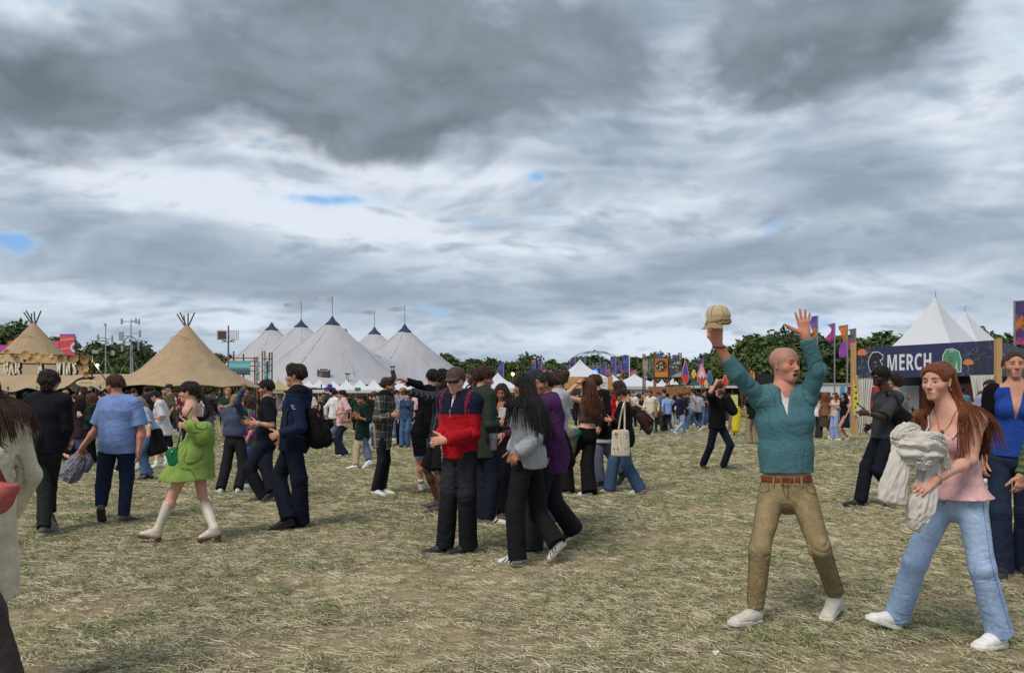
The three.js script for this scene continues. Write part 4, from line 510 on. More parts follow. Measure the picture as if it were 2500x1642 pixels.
{ // huts, slats and dark canopies behind the diamonds
  const d = 56, L = (u) => (u - 1250) / F * d, Y = (v) => EYE + (HZ - v) / F * d;
  const hut = thing('timber_hut', 'small dark timber hut with steep gable between the diamonds', 'hut', V(L(1685), 0, -d)), w = (L(1698) - L(1674)) / 2, s = new THREE.Shape(); s.moveTo(-w, 0); s.lineTo(-w, Y(948)); s.lineTo(0, Y(918)); s.lineTo(w, Y(948)); s.lineTo(w, 0); part('wall', new THREE.ExtrudeGeometry(s, { depth: 1.2, bevelEnabled: false }).translate(0, 0, -1.2), M(L3(58, 56, 54), .9), hut); for (const q of [-1, 1]) part('roof', beam(V(q * (w + .12), Y(950), -.5), V(0, Y(916.5), -.5), .1, 1.5), M(L3(120, 112, 106), .85), hut); part('door', box(.5, 1.7, .04, 0, .85, .03), M(L3(36, 34, 34), .8), hut); part('plaque', new THREE.CircleGeometry(.12, 14).translate(0, Y(938), .03), M(L3(180, 170, 150), .8), hut);
  const sl = thing('slat_screen', 'teal slatted screen beside the timber hut', 'screen', V(L(1707), 0, -d + .5)); for (let i = 0; i < 6; i++) part('slat', beam(V((i - 3) * .16, Y(950), 0), V((i - 3) * .16 - .22, Y(925), 0), .1, .04), M(L3(50, 118, 128), .7), sl); part('rail', box(1.2, .07, .05, -.1, Y(942), -.04), WOOD2, sl); part('leg', box(.07, Y(945), .07, -.5, Y(945) / 2, -.05), WOOD2, sl); part('leg', box(.07, Y(945), .07, .4, Y(945) / 2, -.05), WOOD2, sl);
  const fw = thing('timber_fence', 'vertical board fence under the poster posts', 'fence', V(L(1622), 0, -d + 2)); for (let i = 0; i < 26; i++) part('board', box(.105, Y(944) - .02 * (i % 3), .04, (i - 12.5) * .115, Y(944) / 2, (i % 2) * .01), M(tint(L3(150, 108, 68), .85 + .06 * (i % 4)), .85), fw); part('rail', box(3, .09, .05, 0, 1.6, -.05), WOOD2, fw);
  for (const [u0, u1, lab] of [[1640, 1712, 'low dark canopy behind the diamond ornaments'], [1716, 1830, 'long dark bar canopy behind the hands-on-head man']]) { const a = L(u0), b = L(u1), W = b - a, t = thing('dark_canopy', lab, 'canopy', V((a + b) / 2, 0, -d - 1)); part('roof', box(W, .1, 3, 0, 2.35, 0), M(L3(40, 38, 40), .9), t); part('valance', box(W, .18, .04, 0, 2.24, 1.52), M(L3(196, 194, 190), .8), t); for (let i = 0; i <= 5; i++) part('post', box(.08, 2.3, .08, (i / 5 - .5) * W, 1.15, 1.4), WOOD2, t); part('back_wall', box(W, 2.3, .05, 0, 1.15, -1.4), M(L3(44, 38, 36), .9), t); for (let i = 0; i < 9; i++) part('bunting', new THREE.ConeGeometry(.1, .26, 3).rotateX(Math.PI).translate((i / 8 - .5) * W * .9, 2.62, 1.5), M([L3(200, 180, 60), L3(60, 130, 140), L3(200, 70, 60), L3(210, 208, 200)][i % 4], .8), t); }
  const bb = thing('black_billboard', "black billboard behind the bald man's shoulder", 'billboard', V(L(1866), 0, -d)); part('panel', box(L(1892) - L(1841), Y(912) - Y(938), .15, 0, (Y(912) + Y(938)) / 2, 0), M(L3(20, 20, 22), .6), bb); for (const q of [-1, 1]) part('post', box(.12, Y(930), .12, q * .7, Y(930) / 2, -.1), M(L3(40, 40, 44), .7), bb);
  const st = thing('striped_post', 'orange and yellow striped post left of the billboard', 'post', V(L(1834), 0, -d)); part('stripe', box(.2, Y(912), .15, 0, Y(912) / 2, 0), M(L3(206, 84, 46), .7), st); part('stripe', box(.1, Y(911), .15, .18, Y(911) / 2, .01), M(L3(214, 170, 70), .7), st); part('cap', new THREE.ConeGeometry(.14, .25, 6).translate(.05, Y(911) + .15, 0), M(L3(206, 84, 46), .7), st);
  const cab = thing('white_cabin', 'low white cabin behind the tall flags', 'cabin', V(L(2018) * 1.1, 0, -d * 1.1)); part('wall', box(2.6, 2.5, 2, 0, 1.25, 0), M(L3(196, 198, 202), .8), cab); part('roof', box(2.8, .12, 2.2, 0, 2.55, 0), M(L3(150, 152, 158), .7), cab); part('window', box(.8, .6, .04, -.5, 1.6, 1.02), M(L3(60, 66, 76), .3), cab);
  const bs = thing('blue_figure_sign', 'tall light blue cut-out sign between the flag poles', 'sign', V(L(2057), 0, -d)); const fs = new THREE.Shape(); fs.moveTo(-.18, 0); fs.lineTo(-.22, 1.2); fs.lineTo(-.42, 1.5); fs.lineTo(-.2, 1.62); fs.lineTo(-.12, 2.3); fs.lineTo(.12, 2.3); fs.lineTo(.2, 1.62); fs.lineTo(.42, 1.5); fs.lineTo(.22, 1.2); fs.lineTo(.18, 0); part('cut_out', new THREE.ExtrudeGeometry(fs, { depth: .1, bevelEnabled: false }), M(L3(70, 140, 190), .7), bs); part('base', box(.7, .1, .5, 0, .05, .05), M(L3(90, 90, 90), .8), bs);
  const tr = thing('food_truck', 'red and white food truck far behind the flag poles', 'truck', V(L(2075) * 1.15, 0, -d * 1.15)); part('box', new RoundedBoxGeometry(5, 2.2, 2.2, 2, .1).translate(0, 1.5, 0), M(L3(150, 60, 62), .5), tr); part('hatch', box(2.4, .9, .05, 0, 1.8, 1.12), M(L3(60, 56, 56), .6), tr); part('awning', box(2.5, .06, .9, 0, 2.4, 1.5).rotateX(0), M(L3(210, 210, 210), .8), tr); for (const x of [-1.6, 1.6]) part('wheel', new THREE.CylinderGeometry(.4, .4, .25, 16).rotateX(Math.PI / 2).translate(x, .4, 1), M(L3(30, 30, 32), .9), tr);
  const lp = thing('lamp_post', "thin lamp post with two heads behind the raised cap's sleeve", 'lamp post', V(L(1817), 0, -d * 1)); part('post', bar(V(0, 0, 0), V(0, Y(888), 0), .04, 6), M(L3(70, 74, 78), .6), lp); part('arm', box(.7, .06, .06, 0, Y(888), 0), M(L3(70, 74, 78), .6), lp); for (const q of [-1, 1]) part('head', box(.22, .12, .12, q * .3, Y(886), .05), M(L3(60, 64, 68), .5), lp);
}
// ---------------------------------------------------------------- merchandise booth
{
  const A = V(16.5, 0, -26.5), B = V(13.6, 0, -30.8), Cc = V(20.9, 0, -31.7), t = thing('merch_booth', 'merchandise booth with navy printed banner and timber corner posts', 'booth', A), y0 = 2.2, y1 = 3.4;
  const wall = (P, Q, draw, nm) => { const dx = Q.clone().sub(P), l = dx.length(), g = new THREE.PlaneGeometry(l, y1 - y0), ang = Math.atan2(-dx.z, dx.x), c = P.clone().add(Q).multiplyScalar(.5).sub(A), n = V(-dx.z, 0, dx.x).normalize(); const b = box(l, y1 - y0, .08).rotateY(ang).translate(c.x, (y0 + y1) / 2, c.z); const bo = part('banner_board', b, M(L3(34, 38, 60), .8), t); g.rotateY(ang); g.translate(c.x + n.x * .045, (y0 + y1) / 2, c.z + n.z * .045); part('banner_print', g, printed(1024, 240, draw, .65), bo); };
  const foliage = (x, W, H, x0, x1, seed) => { const R = rng(seed); for (let i = 0; i < 260; i++) { x.save(); x.translate(x0 + R() * (x1 - x0), R() * H); x.rotate(R() * 6); x.fillStyle = ['#2a2f38', '#39424a', '#4a5557', '#20242c', '#5c676a', '#333c40'][Math.floor(R() * 6)]; x.beginPath(); x.ellipse(0, 0, 4 + R() * 16, 1.5 + R() * 4, 0, 0, 7); x.fill(); x.restore(); } };
  const flower = (x, a, b, s) => { for (let i = 0; i < 11; i++) { x.save(); x.translate(a, b); x.rotate(-.3 - i * .25); x.fillStyle = i % 2 ? '#c86a3c' : '#d8854e'; x.beginPath(); x.ellipse(s * .5, 0, s * .5, s * .14, 0, 0, 7); x.fill(); x.restore(); } x.strokeStyle = '#6b7564'; x.lineWidth = 4; x.beginPath(); x.moveTo(a, b); x.lineTo(a - 4, b + s * 1.6); x.stroke(); };
  wall(B, A, (x, W, H) => {
    x.fillStyle = '#2a3058'; x.fillRect(0, 0, W, H); foliage(x, W, H, 0, 170, 4); foliage(x, W, H, 800, W, 7); x.fillStyle = '#24283f'; x.globalAlpha = .6; x.fillRect(880, 130, 150, 110); x.globalAlpha = 1; flower(x, 60, 56, 50); flower(x, 850, 160, 40);
    // two garments with pale outlines, lettering between them
    x.save(); x.translate(-16, 0); x.scale(.72, 1); x.lineWidth = 7; x.strokeStyle = '#c8ccd6'; x.fillStyle = '#20222c'; x.beginPath(); x.moveTo(190, 80); x.lineTo(230, 40); x.lineTo(290, 38); x.lineTo(345, 66); x.lineTo(340, 96); x.lineTo(312, 104); x.lineTo(352, 160); x.lineTo(300, 196); x.lineTo(200, 186); x.lineTo(178, 130); x.closePath(); x.fill(); x.stroke(); x.fillStyle = '#9c4640'; x.beginPath(); x.moveTo(280, 150); x.lineTo(335, 140); x.lineTo(346, 160); x.lineTo(300, 188); x.lineTo(262, 184); x.fill(); x.fillStyle = '#5c6684'; x.fillRect(240, 110, 36, 14); x.fillRect(252, 140, 26, 18); x.restore();
    x.fillStyle = '#d2d4d8'; x.font = 'bold 150px sans-serif'; x.save(); x.translate(258, 186); x.scale(346 / x.measureText('MERCH').width, 1.12); x.fillText('MERCH', 0, 0); x.restore();
    x.save(); x.translate(-66, 0); x.fillStyle = '#4f8a6c'; x.strokeStyle = '#bcd0c4'; x.lineWidth = 6; x.beginPath(); x.moveTo(742, 90); x.lineTo(764, 48); x.lineTo(810, 42); x.lineTo(852, 66); x.lineTo(868, 120); x.lineTo(866, 210); x.lineTo(842, 210); x.lineTo(836, 150); x.lineTo(828, 200); x.lineTo(760, 200); x.lineTo(740, 140); x.closePath(); x.fill(); x.stroke(); x.fillStyle = '#7fae97'; x.fillRect(790, 44, 30, 24); x.fillStyle = '#3d7058'; x.fillRect(778, 100, 40, 10); x.fillRect(784, 120, 34, 18); x.restore();
  });
  wall(A, Cc, (x, W, H) => { x.fillStyle = '#343a5e'; x.fillRect(0, 0, W, H); foliage(x, W, H, 300, W, 9); x.lineWidth = 6; x.strokeStyle = '#aeb6c6'; x.fillStyle = '#4c6480'; x.beginPath(); x.moveTo(70, 60); x.lineTo(110, 36); x.lineTo(150, 70); x.lineTo(150, 190); x.lineTo(80, 190); x.closePath(); x.fill(); x.stroke(); x.fillStyle = '#c4c8d0'; x.font = 'bold 110px sans-serif'; x.save(); x.translate(190, 160); x.scale(.7, 1); x.fillText('MERCH', 0, 0); x.restore(); });
  for (const [P, h, w] of [[A, y1 + .04, .17], [B, y1 + .2, .16], [Cc, y1, .16]]) { const c = P.clone().sub(A), n = V(-.35, 0, .12); part('corner_post', box(w, h, w, c.x + (P === B ? -.12 : 0), h / 2, c.z + .1), PINE, t); }
  for (const f of [.35, .68]) { const c = A.clone().lerp(B, f).sub(A); part('post', box(.12, y0, .12, c.x, y0 / 2, c.z - .1), PINE, t); }
  const curtain = (P, w, seed) => { const N = 26, pos = [], idx = [], ux = B.clone().sub(A).normalize(); for (let i = 0; i <= N; i++) for (let j = 0; j <= 10; j++) { const s = (i / N - .5) * w * (1 - .35 * Math.sin(j / 10 * 3.1)), z = .07 * Math.sin(i * 1.7 + seed) * (1 + .3 * Math.sin(j)); pos.push(P.x + ux.x * s, y0 * (1 - j / 10) + .02, P.z + ux.z * s + z); if (i && j) { const o = i * 11 + j; idx.push(o, o - 1, o - 12, o, o - 12, o - 11); } } const g = new THREE.BufferGeometry(); g.setAttribute('position', new THREE.Float32BufferAttribute(pos, 3)); g.setIndex(idx); g.computeVertexNormals(); part('curtain', g, M(L3(206, 204, 200), .9), t); };
  curtain(A.clone().lerp(B, .94).sub(A).add(V(0, 0, .05)), .8, 1); curtain(A.clone().lerp(B, .08).sub(A).add(V(-.1, 0, .1)), .8, 3);
  const bw = (f, g, y, h, c, nm, l, thick = .06) => { const P = A.clone().lerp(B, f).add(Cc.clone().sub(A).multiplyScalar(g)), dx = B.clone().sub(A); part(nm, box(l, h, thick).rotateY(Math.atan2(-dx.z, dx.x)).translate(P.x - A.x, y, P.z - A.z), M(c, .9), t); };
  bw(.5, .62, 1.7, 3.4, L3(26, 25, 28), 'back_wall', 5.0); bw(.45, .16, .5, 1.0, L3(130, 104, 76), 'counter', 4.0, .5); bw(.4, .5, 1.25, 1.5, L3(70, 34, 40), 'garment_rack', 2.8); bw(.75, .52, 1.3, 1.3, L3(150, 150, 150), 'garment_rack', .9);
  const pa = pagoda(2285, 725, 31.2, 1.22, 'tall white pointed tent roof above the booth banner', { lin: .7, eave: 3.45, turn: .6, noLegs: 1, group: 'booth tent roofs' }), pb = pagoda(2357, 760, 33.2, 1.22, 'second white pointed tent roof behind the booth', { lin: .7, eave: 3.45, turn: .6, noLegs: 1, group: 'booth tent roofs' });
  // spotted yellow board beside the booth
  const P = at(2092, HZ, 29.6), yb = thing('spotted_board', 'narrow yellow board with black spots leaning at the booth', 'sign board', V(P.x, 0, P.z)); const sh = new THREE.Shape(); sh.moveTo(-.12, .78); sh.lineTo(.14, .76); sh.lineTo(.06, 1.55); sh.lineTo(-.14, 2.15); sh.closePath(); part('board', new THREE.ExtrudeGeometry(sh, { depth: .04, bevelEnabled: false }), M(L3(206, 196, 74), .7), yb); for (const [x, y, r] of [[-.06, 1.86, .035], [-.04, 1.64, .04], [-.05, 1.42, .045], [.02, 1.22, .045], [-.05, 1.08, .04], [.04, .94, .04], [-.03, .86, .03]]) part('spot', new THREE.CylinderGeometry(r, r, .012, 14).rotateX(Math.PI / 2).translate(x, y, .045), M(L3(28, 28, 26), .8), yb); part('post', box(.1, 2.3, .1, .02, 1.15, -.08), PINE, yb);
}
// ---------------------------------------------------------------- small ground things
{
  const pts = [[1500, 1061], [1580, 1064], [1660, 1067], [1740, 1074], [1800, 1080], [1870, 1084], [1960, 1089], [2040, 1093], [2110, 1097], [2200, 1103], [2320, 1110]].map(([u, v]) => groundAt(u, v)), t = thing('rubber_walkway', 'narrow grey plastic walkway laid across the grass', 'walkway', V(0, 0, 0)), cv = new THREE.CatmullRomCurve3(pts), n = 46, R = rng(3); t.position.copy(pts[5]);
  for (let i = 0; i < n; i++) { const p = cv.getPointAt((i + .5) / n), tg = cv.getTangentAt((i + .5) / n), len = cv.getLength() / n, g = new RoundedBoxGeometry(len * .97, .035, .85, 1, .008); g.rotateY(Math.atan2(-tg.z, tg.x)); g.rotateX((R() - .5) * .02); g.translate(p.x - pts[5].x, .03 + R() * .008, p.z - pts[5].z); part('panel', g, M(tint(L3(116, 118, 122), .85 + .25 * R()), .7), t); const ribs = []; for (let k = -3; k <= 3; k++) ribs.push(box(.02, .012, .8, k * len * .13, .052, 0)); }
  const p = groundAt(1797, 1066), b = thing('waste_bag', 'bright yellow waste bag hung on a stand', 'waste bag', p), pr = [prim(V(0, .28, 0), V(0, .95, 0), .16, .21, { side: V(1, 0, 0), n0: .14, n1: .19 })]; part('bag', clothBag(pr, L3(214, 200, 40), .012), MV(.45), b); part('hoop', new THREE.TorusGeometry(.22, .015, 6, 24).rotateX(Math.PI / 2).translate(0, 1.06, 0), M(L3(60, 60, 60), .5), b); part('post', bar(V(0, 0, -.22), V(0, 1.5, -.22), .025, 6), M(L3(80, 60, 44), .6), b); part('foot', box(.5, .03, .4, 0, .015, -.1), M(L3(60, 56, 52), .7), b); part('notice', box(.26, .4, .02, 0, 1.35, -.2), M(L3(200, 196, 120), .7), b);
}
function clothBag(pr, c, cell, amp = .012) { const f0 = field(pr); return surface((x, y, z) => folds(f0(x, y, z), x, y, z, amp, 9, 5), boundsOf(pr, .03), cell, (x, y, z) => vary(c, x, y, z, .1, 12), .03); }
// ---------------------------------------------------------------- people
const SKIN = { pale: L3(206, 158, 138), fair: L3(190, 140, 120), rosy: L3(196, 136, 116), tan: L3(164, 114, 90), brown: L3(110, 72, 54), deep: L3(72, 47, 37) };
const HAIR = { black: L3(28, 24, 24), dark: L3(42, 32, 28), brown: L3(70, 48, 36), chestnut: L3(96, 62, 42), red: L3(126, 70, 42), blond: L3(158, 128, 88), grey: L3(120, 112, 106) };
const C = { black: L3(30, 30, 34), jet: L3(20, 20, 23), char: L3(52, 52, 57), navy: L3(26, 31, 48), ink: L3(24, 27, 38), denim: L3(72, 98, 132), darkdenim: L3(38, 48, 70), lightdenim: L3(142, 168, 208), greydenim: L3(84, 86, 102), white: L3(214, 214, 214), cream: L3(206, 196, 176), grey: L3(150, 152, 158), khaki: L3(144, 128, 96), stone: L3(184, 172, 152), olive: L3(84, 82, 62), green: L3(34, 58, 44), forest: L3(46, 54, 46), teal: L3(76, 118, 128), blue: L3(44, 84, 170), sky: L3(128, 154, 206), lilac: L3(150, 130, 180), purple: L3(74, 44, 88), magenta: L3(150, 50, 130), red: L3(176, 26, 40), maroon: L3(92, 34, 42), pink: L3(216, 172, 176), orange: L3(190, 130, 50), yellow: L3(214, 184, 70), brown: L3(74, 58, 50), lime: L3(124, 168, 58) };
const UP = V(0, 1, 0);
const yawDir = (deg) => V(Math.sin(deg * Math.PI / 180), 0, Math.cos(deg * Math.PI / 180));

function handPrims(w, d, n, side, o, s) {
  d = d.clone().normalize(); n = n.clone().addScaledVector(d, -n.dot(d)).normalize();
  const t = d.clone().cross(n).multiplyScalar(side), P = (a, b, c) => w.clone().addScaledVector(d, a * s).addScaledVector(t, b * s).addScaledVector(n, c * s);
  const curl = o.curl ?? 0.55, sp = o.spread ?? 0.06, out = [];
  out.push(prim(P(-.012, 0, 0), P(.03, 0, 0), .025 * s, .032 * s, { side: t, n0: .02 * s, n1: .018 * s, k: .015 }));
  out.push(prim(P(.02, 0, 0), P(.082, 0, 0), .034 * s, .039 * s, { side: t, n0: .017 * s, n1: .0125 * s, k: .012 }));
  const offs = [.029, .0095, -.0105, -.029], len = [.070, .080, .075, .058];
  for (let i = 0; i < 4; i++) {
    let p = P(.084 - Math.abs(i - 1.2) * .004, offs[i], 0), a = 0; const ci = (o.curls?.[i] ?? curl) * (1 + (i - 1.5) * .06), r = [.0086, .009, .0086, .0076][i] * s;
    for (let k = 0; k < 3; k++) {
      a += ci * [.75, 1.0, .75][k];
      const dir = d.clone().multiplyScalar(Math.cos(a)).addScaledVector(n, Math.sin(a)).addScaledVector(t, sp * (1.5 - i) * Math.cos(a)).normalize();
      const q = p.clone().addScaledVector(dir, len[i] * s * [.44, .31, .25][k]);
      out.push(prim(p, q, r * [1, .93, .86][k], r * [.95, .88, .74][k], { k: k ? .004 : .009 })); p = q;
    }
  }
  const tc = o.thumb ?? .75, p0 = P(.018, .02, .004), p1 = P(.046, .02 + .034 * tc + .01, .012), dir = d.clone().multiplyScalar(1 - .25 * tc).addScaledVector(t, .75 * tc - (o.tcurl ?? 0)).addScaledVector(n, .22 + (o.tcurl ?? 0) * .8).normalize();
  const p2 = p1.clone().addScaledVector(dir, .034 * s), p3 = p2.clone().addScaledVector(dir, .026 * s).addScaledVector(n, .004 * s);
  out.push(prim(p0, p1, .0155 * s, .0125 * s, { k: .014 }), prim(p1, p2, .012 * s, .0102 * s, { k: .006 }), prim(p2, p3, .0102 * s, .0082 * s, { k: .003 }));
  return out;
}

function headMatrix(c, yaw, pitch = 0, roll = 0, s = 1) {
  const e = new THREE.Euler(-pitch * Math.PI / 180, yaw * Math.PI / 180, roll * Math.PI / 180, 'YXZ');
  return new THREE.Matrix4().compose(c, new THREE.Quaternion().setFromEuler(e), V(s, s, s));
}
function headPrims(m, s, o) {
  const P = (x, y, z) => V(x, y, z).applyMatrix4(m), X = V(1, 0, 0).transformDirection(m), fem = o.sex === 'f', jw = (o.jaw ?? 1) * (fem ? .86 : 1);
  const pr = (a, b, r0, r1, k, n0, n1) => prim(P(...a), P(...b), r0 * s, r1 * s, { k: k * s, ...(n0 ? { side: X, n0: n0 * s, n1: (n1 ?? n0) * s } : {}) });
  const out = [
    pr([0, .045, -.035], [0, .04, .012], .076, .074, .03, .080, .080),           // skull
    pr([0, .03, .03], [0, -.012, .034], .069, .066, .03, .052, .052),            // brow and cheeks
    pr([0, -.03, .022], [0, -.072, .044], .058 * jw, .042 * jw, .03, .056, .036),// jaw
    pr([-.014, -.096, .066], [.014, -.096, .066], .0155 * jw, .0155 * jw, .02),   // chin
    pr([-.036, .024, .067], [.036, .024, .067], .0125, .0125, .014),
    pr([-.044, -.022, .052], [-.040, -.024, .056], .021, .02, .02), pr([.044, -.022, .052], [.040, -.024, .056], .021, .02, .02),
    pr([0, .016, .082], [0, -.026, .104], .0075, .0105, .010), pr([0, -.031, .104], [0, -.032, .103], .0115, .0115, .008),
    pr([-.0115, -.034, .094], [-.0112, -.034, .092], .0078, .0078, .006), pr([.0115, -.034, .094], [.0112, -.034, .092], .0078, .0078, .006),
    pr([-.012, -.064, .073], [.012, -.064, .073], .013, .013, .028),
  ];
  for (const q of [-1, 1]) out.push({ ...pr([q * .033, .004, .094], [q * .030, .003, .094], .0155, .0155, .012), sub: true });
  for (const q of [-1, 1]) out.push(pr([q * .0325, .003, .0705], [q * .0315, .003, .071], .0128, .0128, .003));
  for (const e of [-1, 1]) out.push(pr([0, -.0612, .0865], [e * .019, -.0632, .0785], .0046, .003, .005), pr([0, -.0702, .0855], [e * .017, -.0668, .0785], .0058, .0035, .005));
  if (o.mouth) out.push({ ...pr([-.014, -.069, .094], [.014, -.069, .094], .0075 * o.mouth, .0075 * o.mouth, .003), sub: true });
  for (const q of [-1, 1]) {
    const W = V(.25 * q, 0, 1).transformDirection(m);
    out.push(prim(P(q * .076, .018, -.012), P(q * .073, -.022, -.002), .019 * s, .011 * s, { side: W, n0: .0075 * s, n1: .007 * s, k: .006 * s }));
    out.push({ ...prim(P(q * .085, .012, -.006), P(q * .083, -.008, -.002), .009 * s, .006 * s, { side: W, n0: .005 * s, k: .004 * s }), sub: true });
  }
  return out;
}
// colours of a face by what grows or lies there: lips, brows, eyes, stubble
function faceColour(inv, skin, o) {
  const p = V(0, 0, 0), brow = o.brow ?? o.hair ?? HAIR.dark, lip = mix3(skin, o.lip ?? L3(150, 70, 68), o.sex === 'f' ? .7 : .45);
  return (x, y, z) => {
    p.set(x, y, z).applyMatrix4(inv);
    let c = tint(skin, 1 + .05 * n3(x * 40, y * 40, z * 40) + .05 * n3(x * 130, y * 130, z * 130));
    const ax = Math.abs(p.x);
    if (p.z > .03) {
      const cheek = Math.exp(-(((ax - .042) / .022) ** 2) - (((p.y + .028) / .022) ** 2)); c = mix3(c, [c[0] * 1.03, c[1] * .8, c[2] * .8], cheek * .5);
      if (p.z > .06 && ax < .021 && p.y < -.055 && p.y > -.078) { const e = Math.abs(p.y + .0655) / (.0105 * Math.sqrt(Math.max(0, 1 - (ax / .022) ** 2)) + 1e-4); if (e < 1) c = mix3(c, lip, 1 - e * e * e); if (o.mouth && Math.abs(p.y + .069) < .007 * o.mouth && ax < .017) c = L3(50, 22, 22); else if (Math.abs(p.y + .0655) < .0016) c = tint(lip, .45); }
      const by = .0225 + .005 * Math.sin(clamp((ax - .014) / .036) * 2.4), bt = .0042 * (1 - clamp((ax - .03) / .03));
      if (ax > .013 && ax < .055 && Math.abs(p.y - by) < bt + .0016) c = mix3(c, brow, .85);
      if (p.z > .055 && !o.closed) { const ex = (ax - .032) / .0135, ey = (p.y - .0032) / .0056; const r = ex * ex + ey * ey; if (r < 1) { c = r > .62 ? tint(brow, .55) : L3(160, 150, 144); const ix = ax - .032 - (o.gaze ?? 0) * Math.sign(p.x) ; if (Math.hypot(ix, p.y - .0035) < .0064) c = o.iris ?? L3(44, 30, 24); } else if (r < 1.5 && p.y > .003) c = tint(brow, .8); }
      else if (p.z > .055) { if (ax > .018 && ax < .046 && Math.abs(p.y + .003) < .003) c = tint(brow, .7); }
      if (ax < .014 && p.y < -.036 && p.y > -.043 && p.z > .088 && ax > .004) c = tint(c, .35);
    }
    if (o.beard) {
      const along = sstep(-.045, -.062, p.y - Math.max(0, ax - .04) * .9) * sstep(-.03, .0, p.z) * (p.y > -.082 && p.y < -.05 && ax < .022 && p.z > .06 && Math.abs(p.y + .0655) < .010 ? 0 : 1) + (Math.abs(p.y + .049) < .006 && ax < .03 && p.z > .07 ? .8 : 0);
      c = mix3(c, o.hair ?? HAIR.dark, clamp(along) * o.beard * (.72 + .35 * n3(x * 220, y * 220, z * 220)));
    }
    if (o.buzz) { const e = ((p.x / .095) ** 2 + ((p.y + .075) / .125) ** 2 + ((p.z - .115) / .125) ** 2); const hl = sstep(.95, 1.25, e) * sstep(-.05, -.02, p.y + Math.max(0, p.z) * -.3); c = mix3(c, o.hair, clamp(hl) * o.buzz * (.8 + .3 * n3(x * 300, y * 300, z * 300))); }
    return c;
  };
}

// hair: a cap that follows the skull with clumps as relief, and locks as curved strands
function hairCap(m, inv, s, o, cell) {
  const P = (x, y, z) => V(x, y, z).applyMatrix4(m), X = V(1, 0, 0).transformDirection(m), t = (o.thick ?? .016) * (o.len ? 1 : .72), top = (o.top ?? 0) * .8;
  const prims = [prim(P(0, .048 + top * .5, -.036), P(0, .045 + top, .02), (.077 + t) * s, (.075 + t) * s, { side: X, n0: (.081 + t + top * .5) * s, n1: (.075 + t + top * .6) * s, k: .03 * s })];
  if (o.back) prims.push(prim(P(0, .0, -.055), P(0, -o.back, -.06), (.068 + t * .6) * s, (.055 + t * .5) * s, { k: .03 * s }));
  if (o.sides) for (const q of [-1, 1]) prims.push(prim(P(q * .07, .02, -.01), P(q * .066, -o.sides, .005), .022 * s, .018 * s, { k: .025 * s }));
  if (o.fringe) prims.push(prim(P(-.045, .052, .074), P(.045, .052, .074), .02 * s, .02 * s, { k: .02 * s }), prim(P(-.04, .04, .082), P(.04, .04, .082), .012 * s, .012 * s, { k: .015 * s }));
  if (o.quiff) prims.push(prim(P(-.035, .11, .05), P(.04, .105, .052), .026 * s, .026 * s, { k: .04 * s }), prim(P(-.05, .09, .075), P(.0, .085, .08), .014 * s, .014 * s, { k: .02 * s }));
  if (o.bun) prims.push(ball(P(...(o.bun)), (o.bunR ?? .042) * s, { k: .02 * s }));
  const f0 = field(prims), p = V(0, 0, 0), nape = o.nape ?? -.05, clump = o.clump ?? .006, fr = o.freq ?? 26, hl = o.line ?? 0;
  const cut = (d, x, y, z) => {
    p.set(x, y, z).applyMatrix4(inv);
    // the face stays free: an egg in front of the hairline
    const e = Math.sqrt((p.x / (.071)) ** 2 + ((p.y + .035 - hl) / (o.fringe ? .075 : .098)) ** 2 + ((p.z - .095) / .105) ** 2) - 1;
    const sideburn = o.fringe || o.sides || o.back ? -1 : (p.z > -.012 ? (-.004 - p.y) * (p.z > .02 ? 1 : .7) : -1);
    const q = n3(p.x * fr * (o.sx ?? 1), p.y * fr * (o.sy ?? .45), p.z * fr * .7), w = n3(p.x * fr * 2.3 + 5, p.y * fr * .9, p.z * fr * 2);
    d -= clump * (q * .9 + w * .5);
    return Math.max(d, -e * .065 * s, (nape - p.y) * s * (p.z < .03 ? 1 : .4), sideburn * s);
  };
  const f = (x, y, z) => { const d = f0(x, y, z); return Math.abs(d) > .12 ? d : cut(d, x, y, z); };
  const base = o.c;
  return surface(f, boundsOf(prims, .03), cell, (x, y, z) => { p.set(x, y, z).applyMatrix4(inv); return tint(base, 1 + .3 * n3(p.x * 60, p.y * 22, p.z * 60) + .2 * n3(p.x * 190, p.y * 60, p.z * 190)); }, .05);
}
function strandGeo(paths, r0, r1, base, seed = 3) {
  const R = rng(seed), pos = [], nor = [], col = [], idx = [];
  for (const pts of paths) {
    const c = tint(base, .75 + .55 * R()), n = pts.length, b0 = pos.length / 3, rr = r0 * (.6 + .8 * R());
    for (let i = 0; i < n; i++) {
      const d = pts[Math.min(i + 1, n - 1)].clone().sub(pts[Math.max(i - 1, 0)]).normalize(), a = Math.abs(d.y) > .9 ? V(1, 0, 0) : V(0, 1, 0), u = d.clone().cross(a).normalize(), v = d.clone().cross(u), t = i / (n - 1), r = lerp(rr, r1, t * t);
      for (let k = 0; k < 4; k++) { const g = k * Math.PI / 2, e = u.clone().multiplyScalar(Math.cos(g)).addScaledVector(v, Math.sin(g)); pos.push(pts[i].x + e.x * r, pts[i].y + e.y * r, pts[i].z + e.z * r); nor.push(e.x, e.y, e.z); col.push(...c); }
      if (i) for (let k = 0; k < 4; k++) { const p = b0 + (i - 1) * 4, q = p + 4, l = (k + 1) % 4; idx.push(p + k, p + l, q + k, p + l, q + l, q + k); }
    }
  }
  const g = new THREE.BufferGeometry();
  g.setAttribute('position', new THREE.Float32BufferAttribute(pos, 3)); g.setAttribute('normal', new THREE.Float32BufferAttribute(nor, 3)); g.setAttribute('color', new THREE.Float32BufferAttribute(col, 3)); g.setIndex(idx); return g;
}
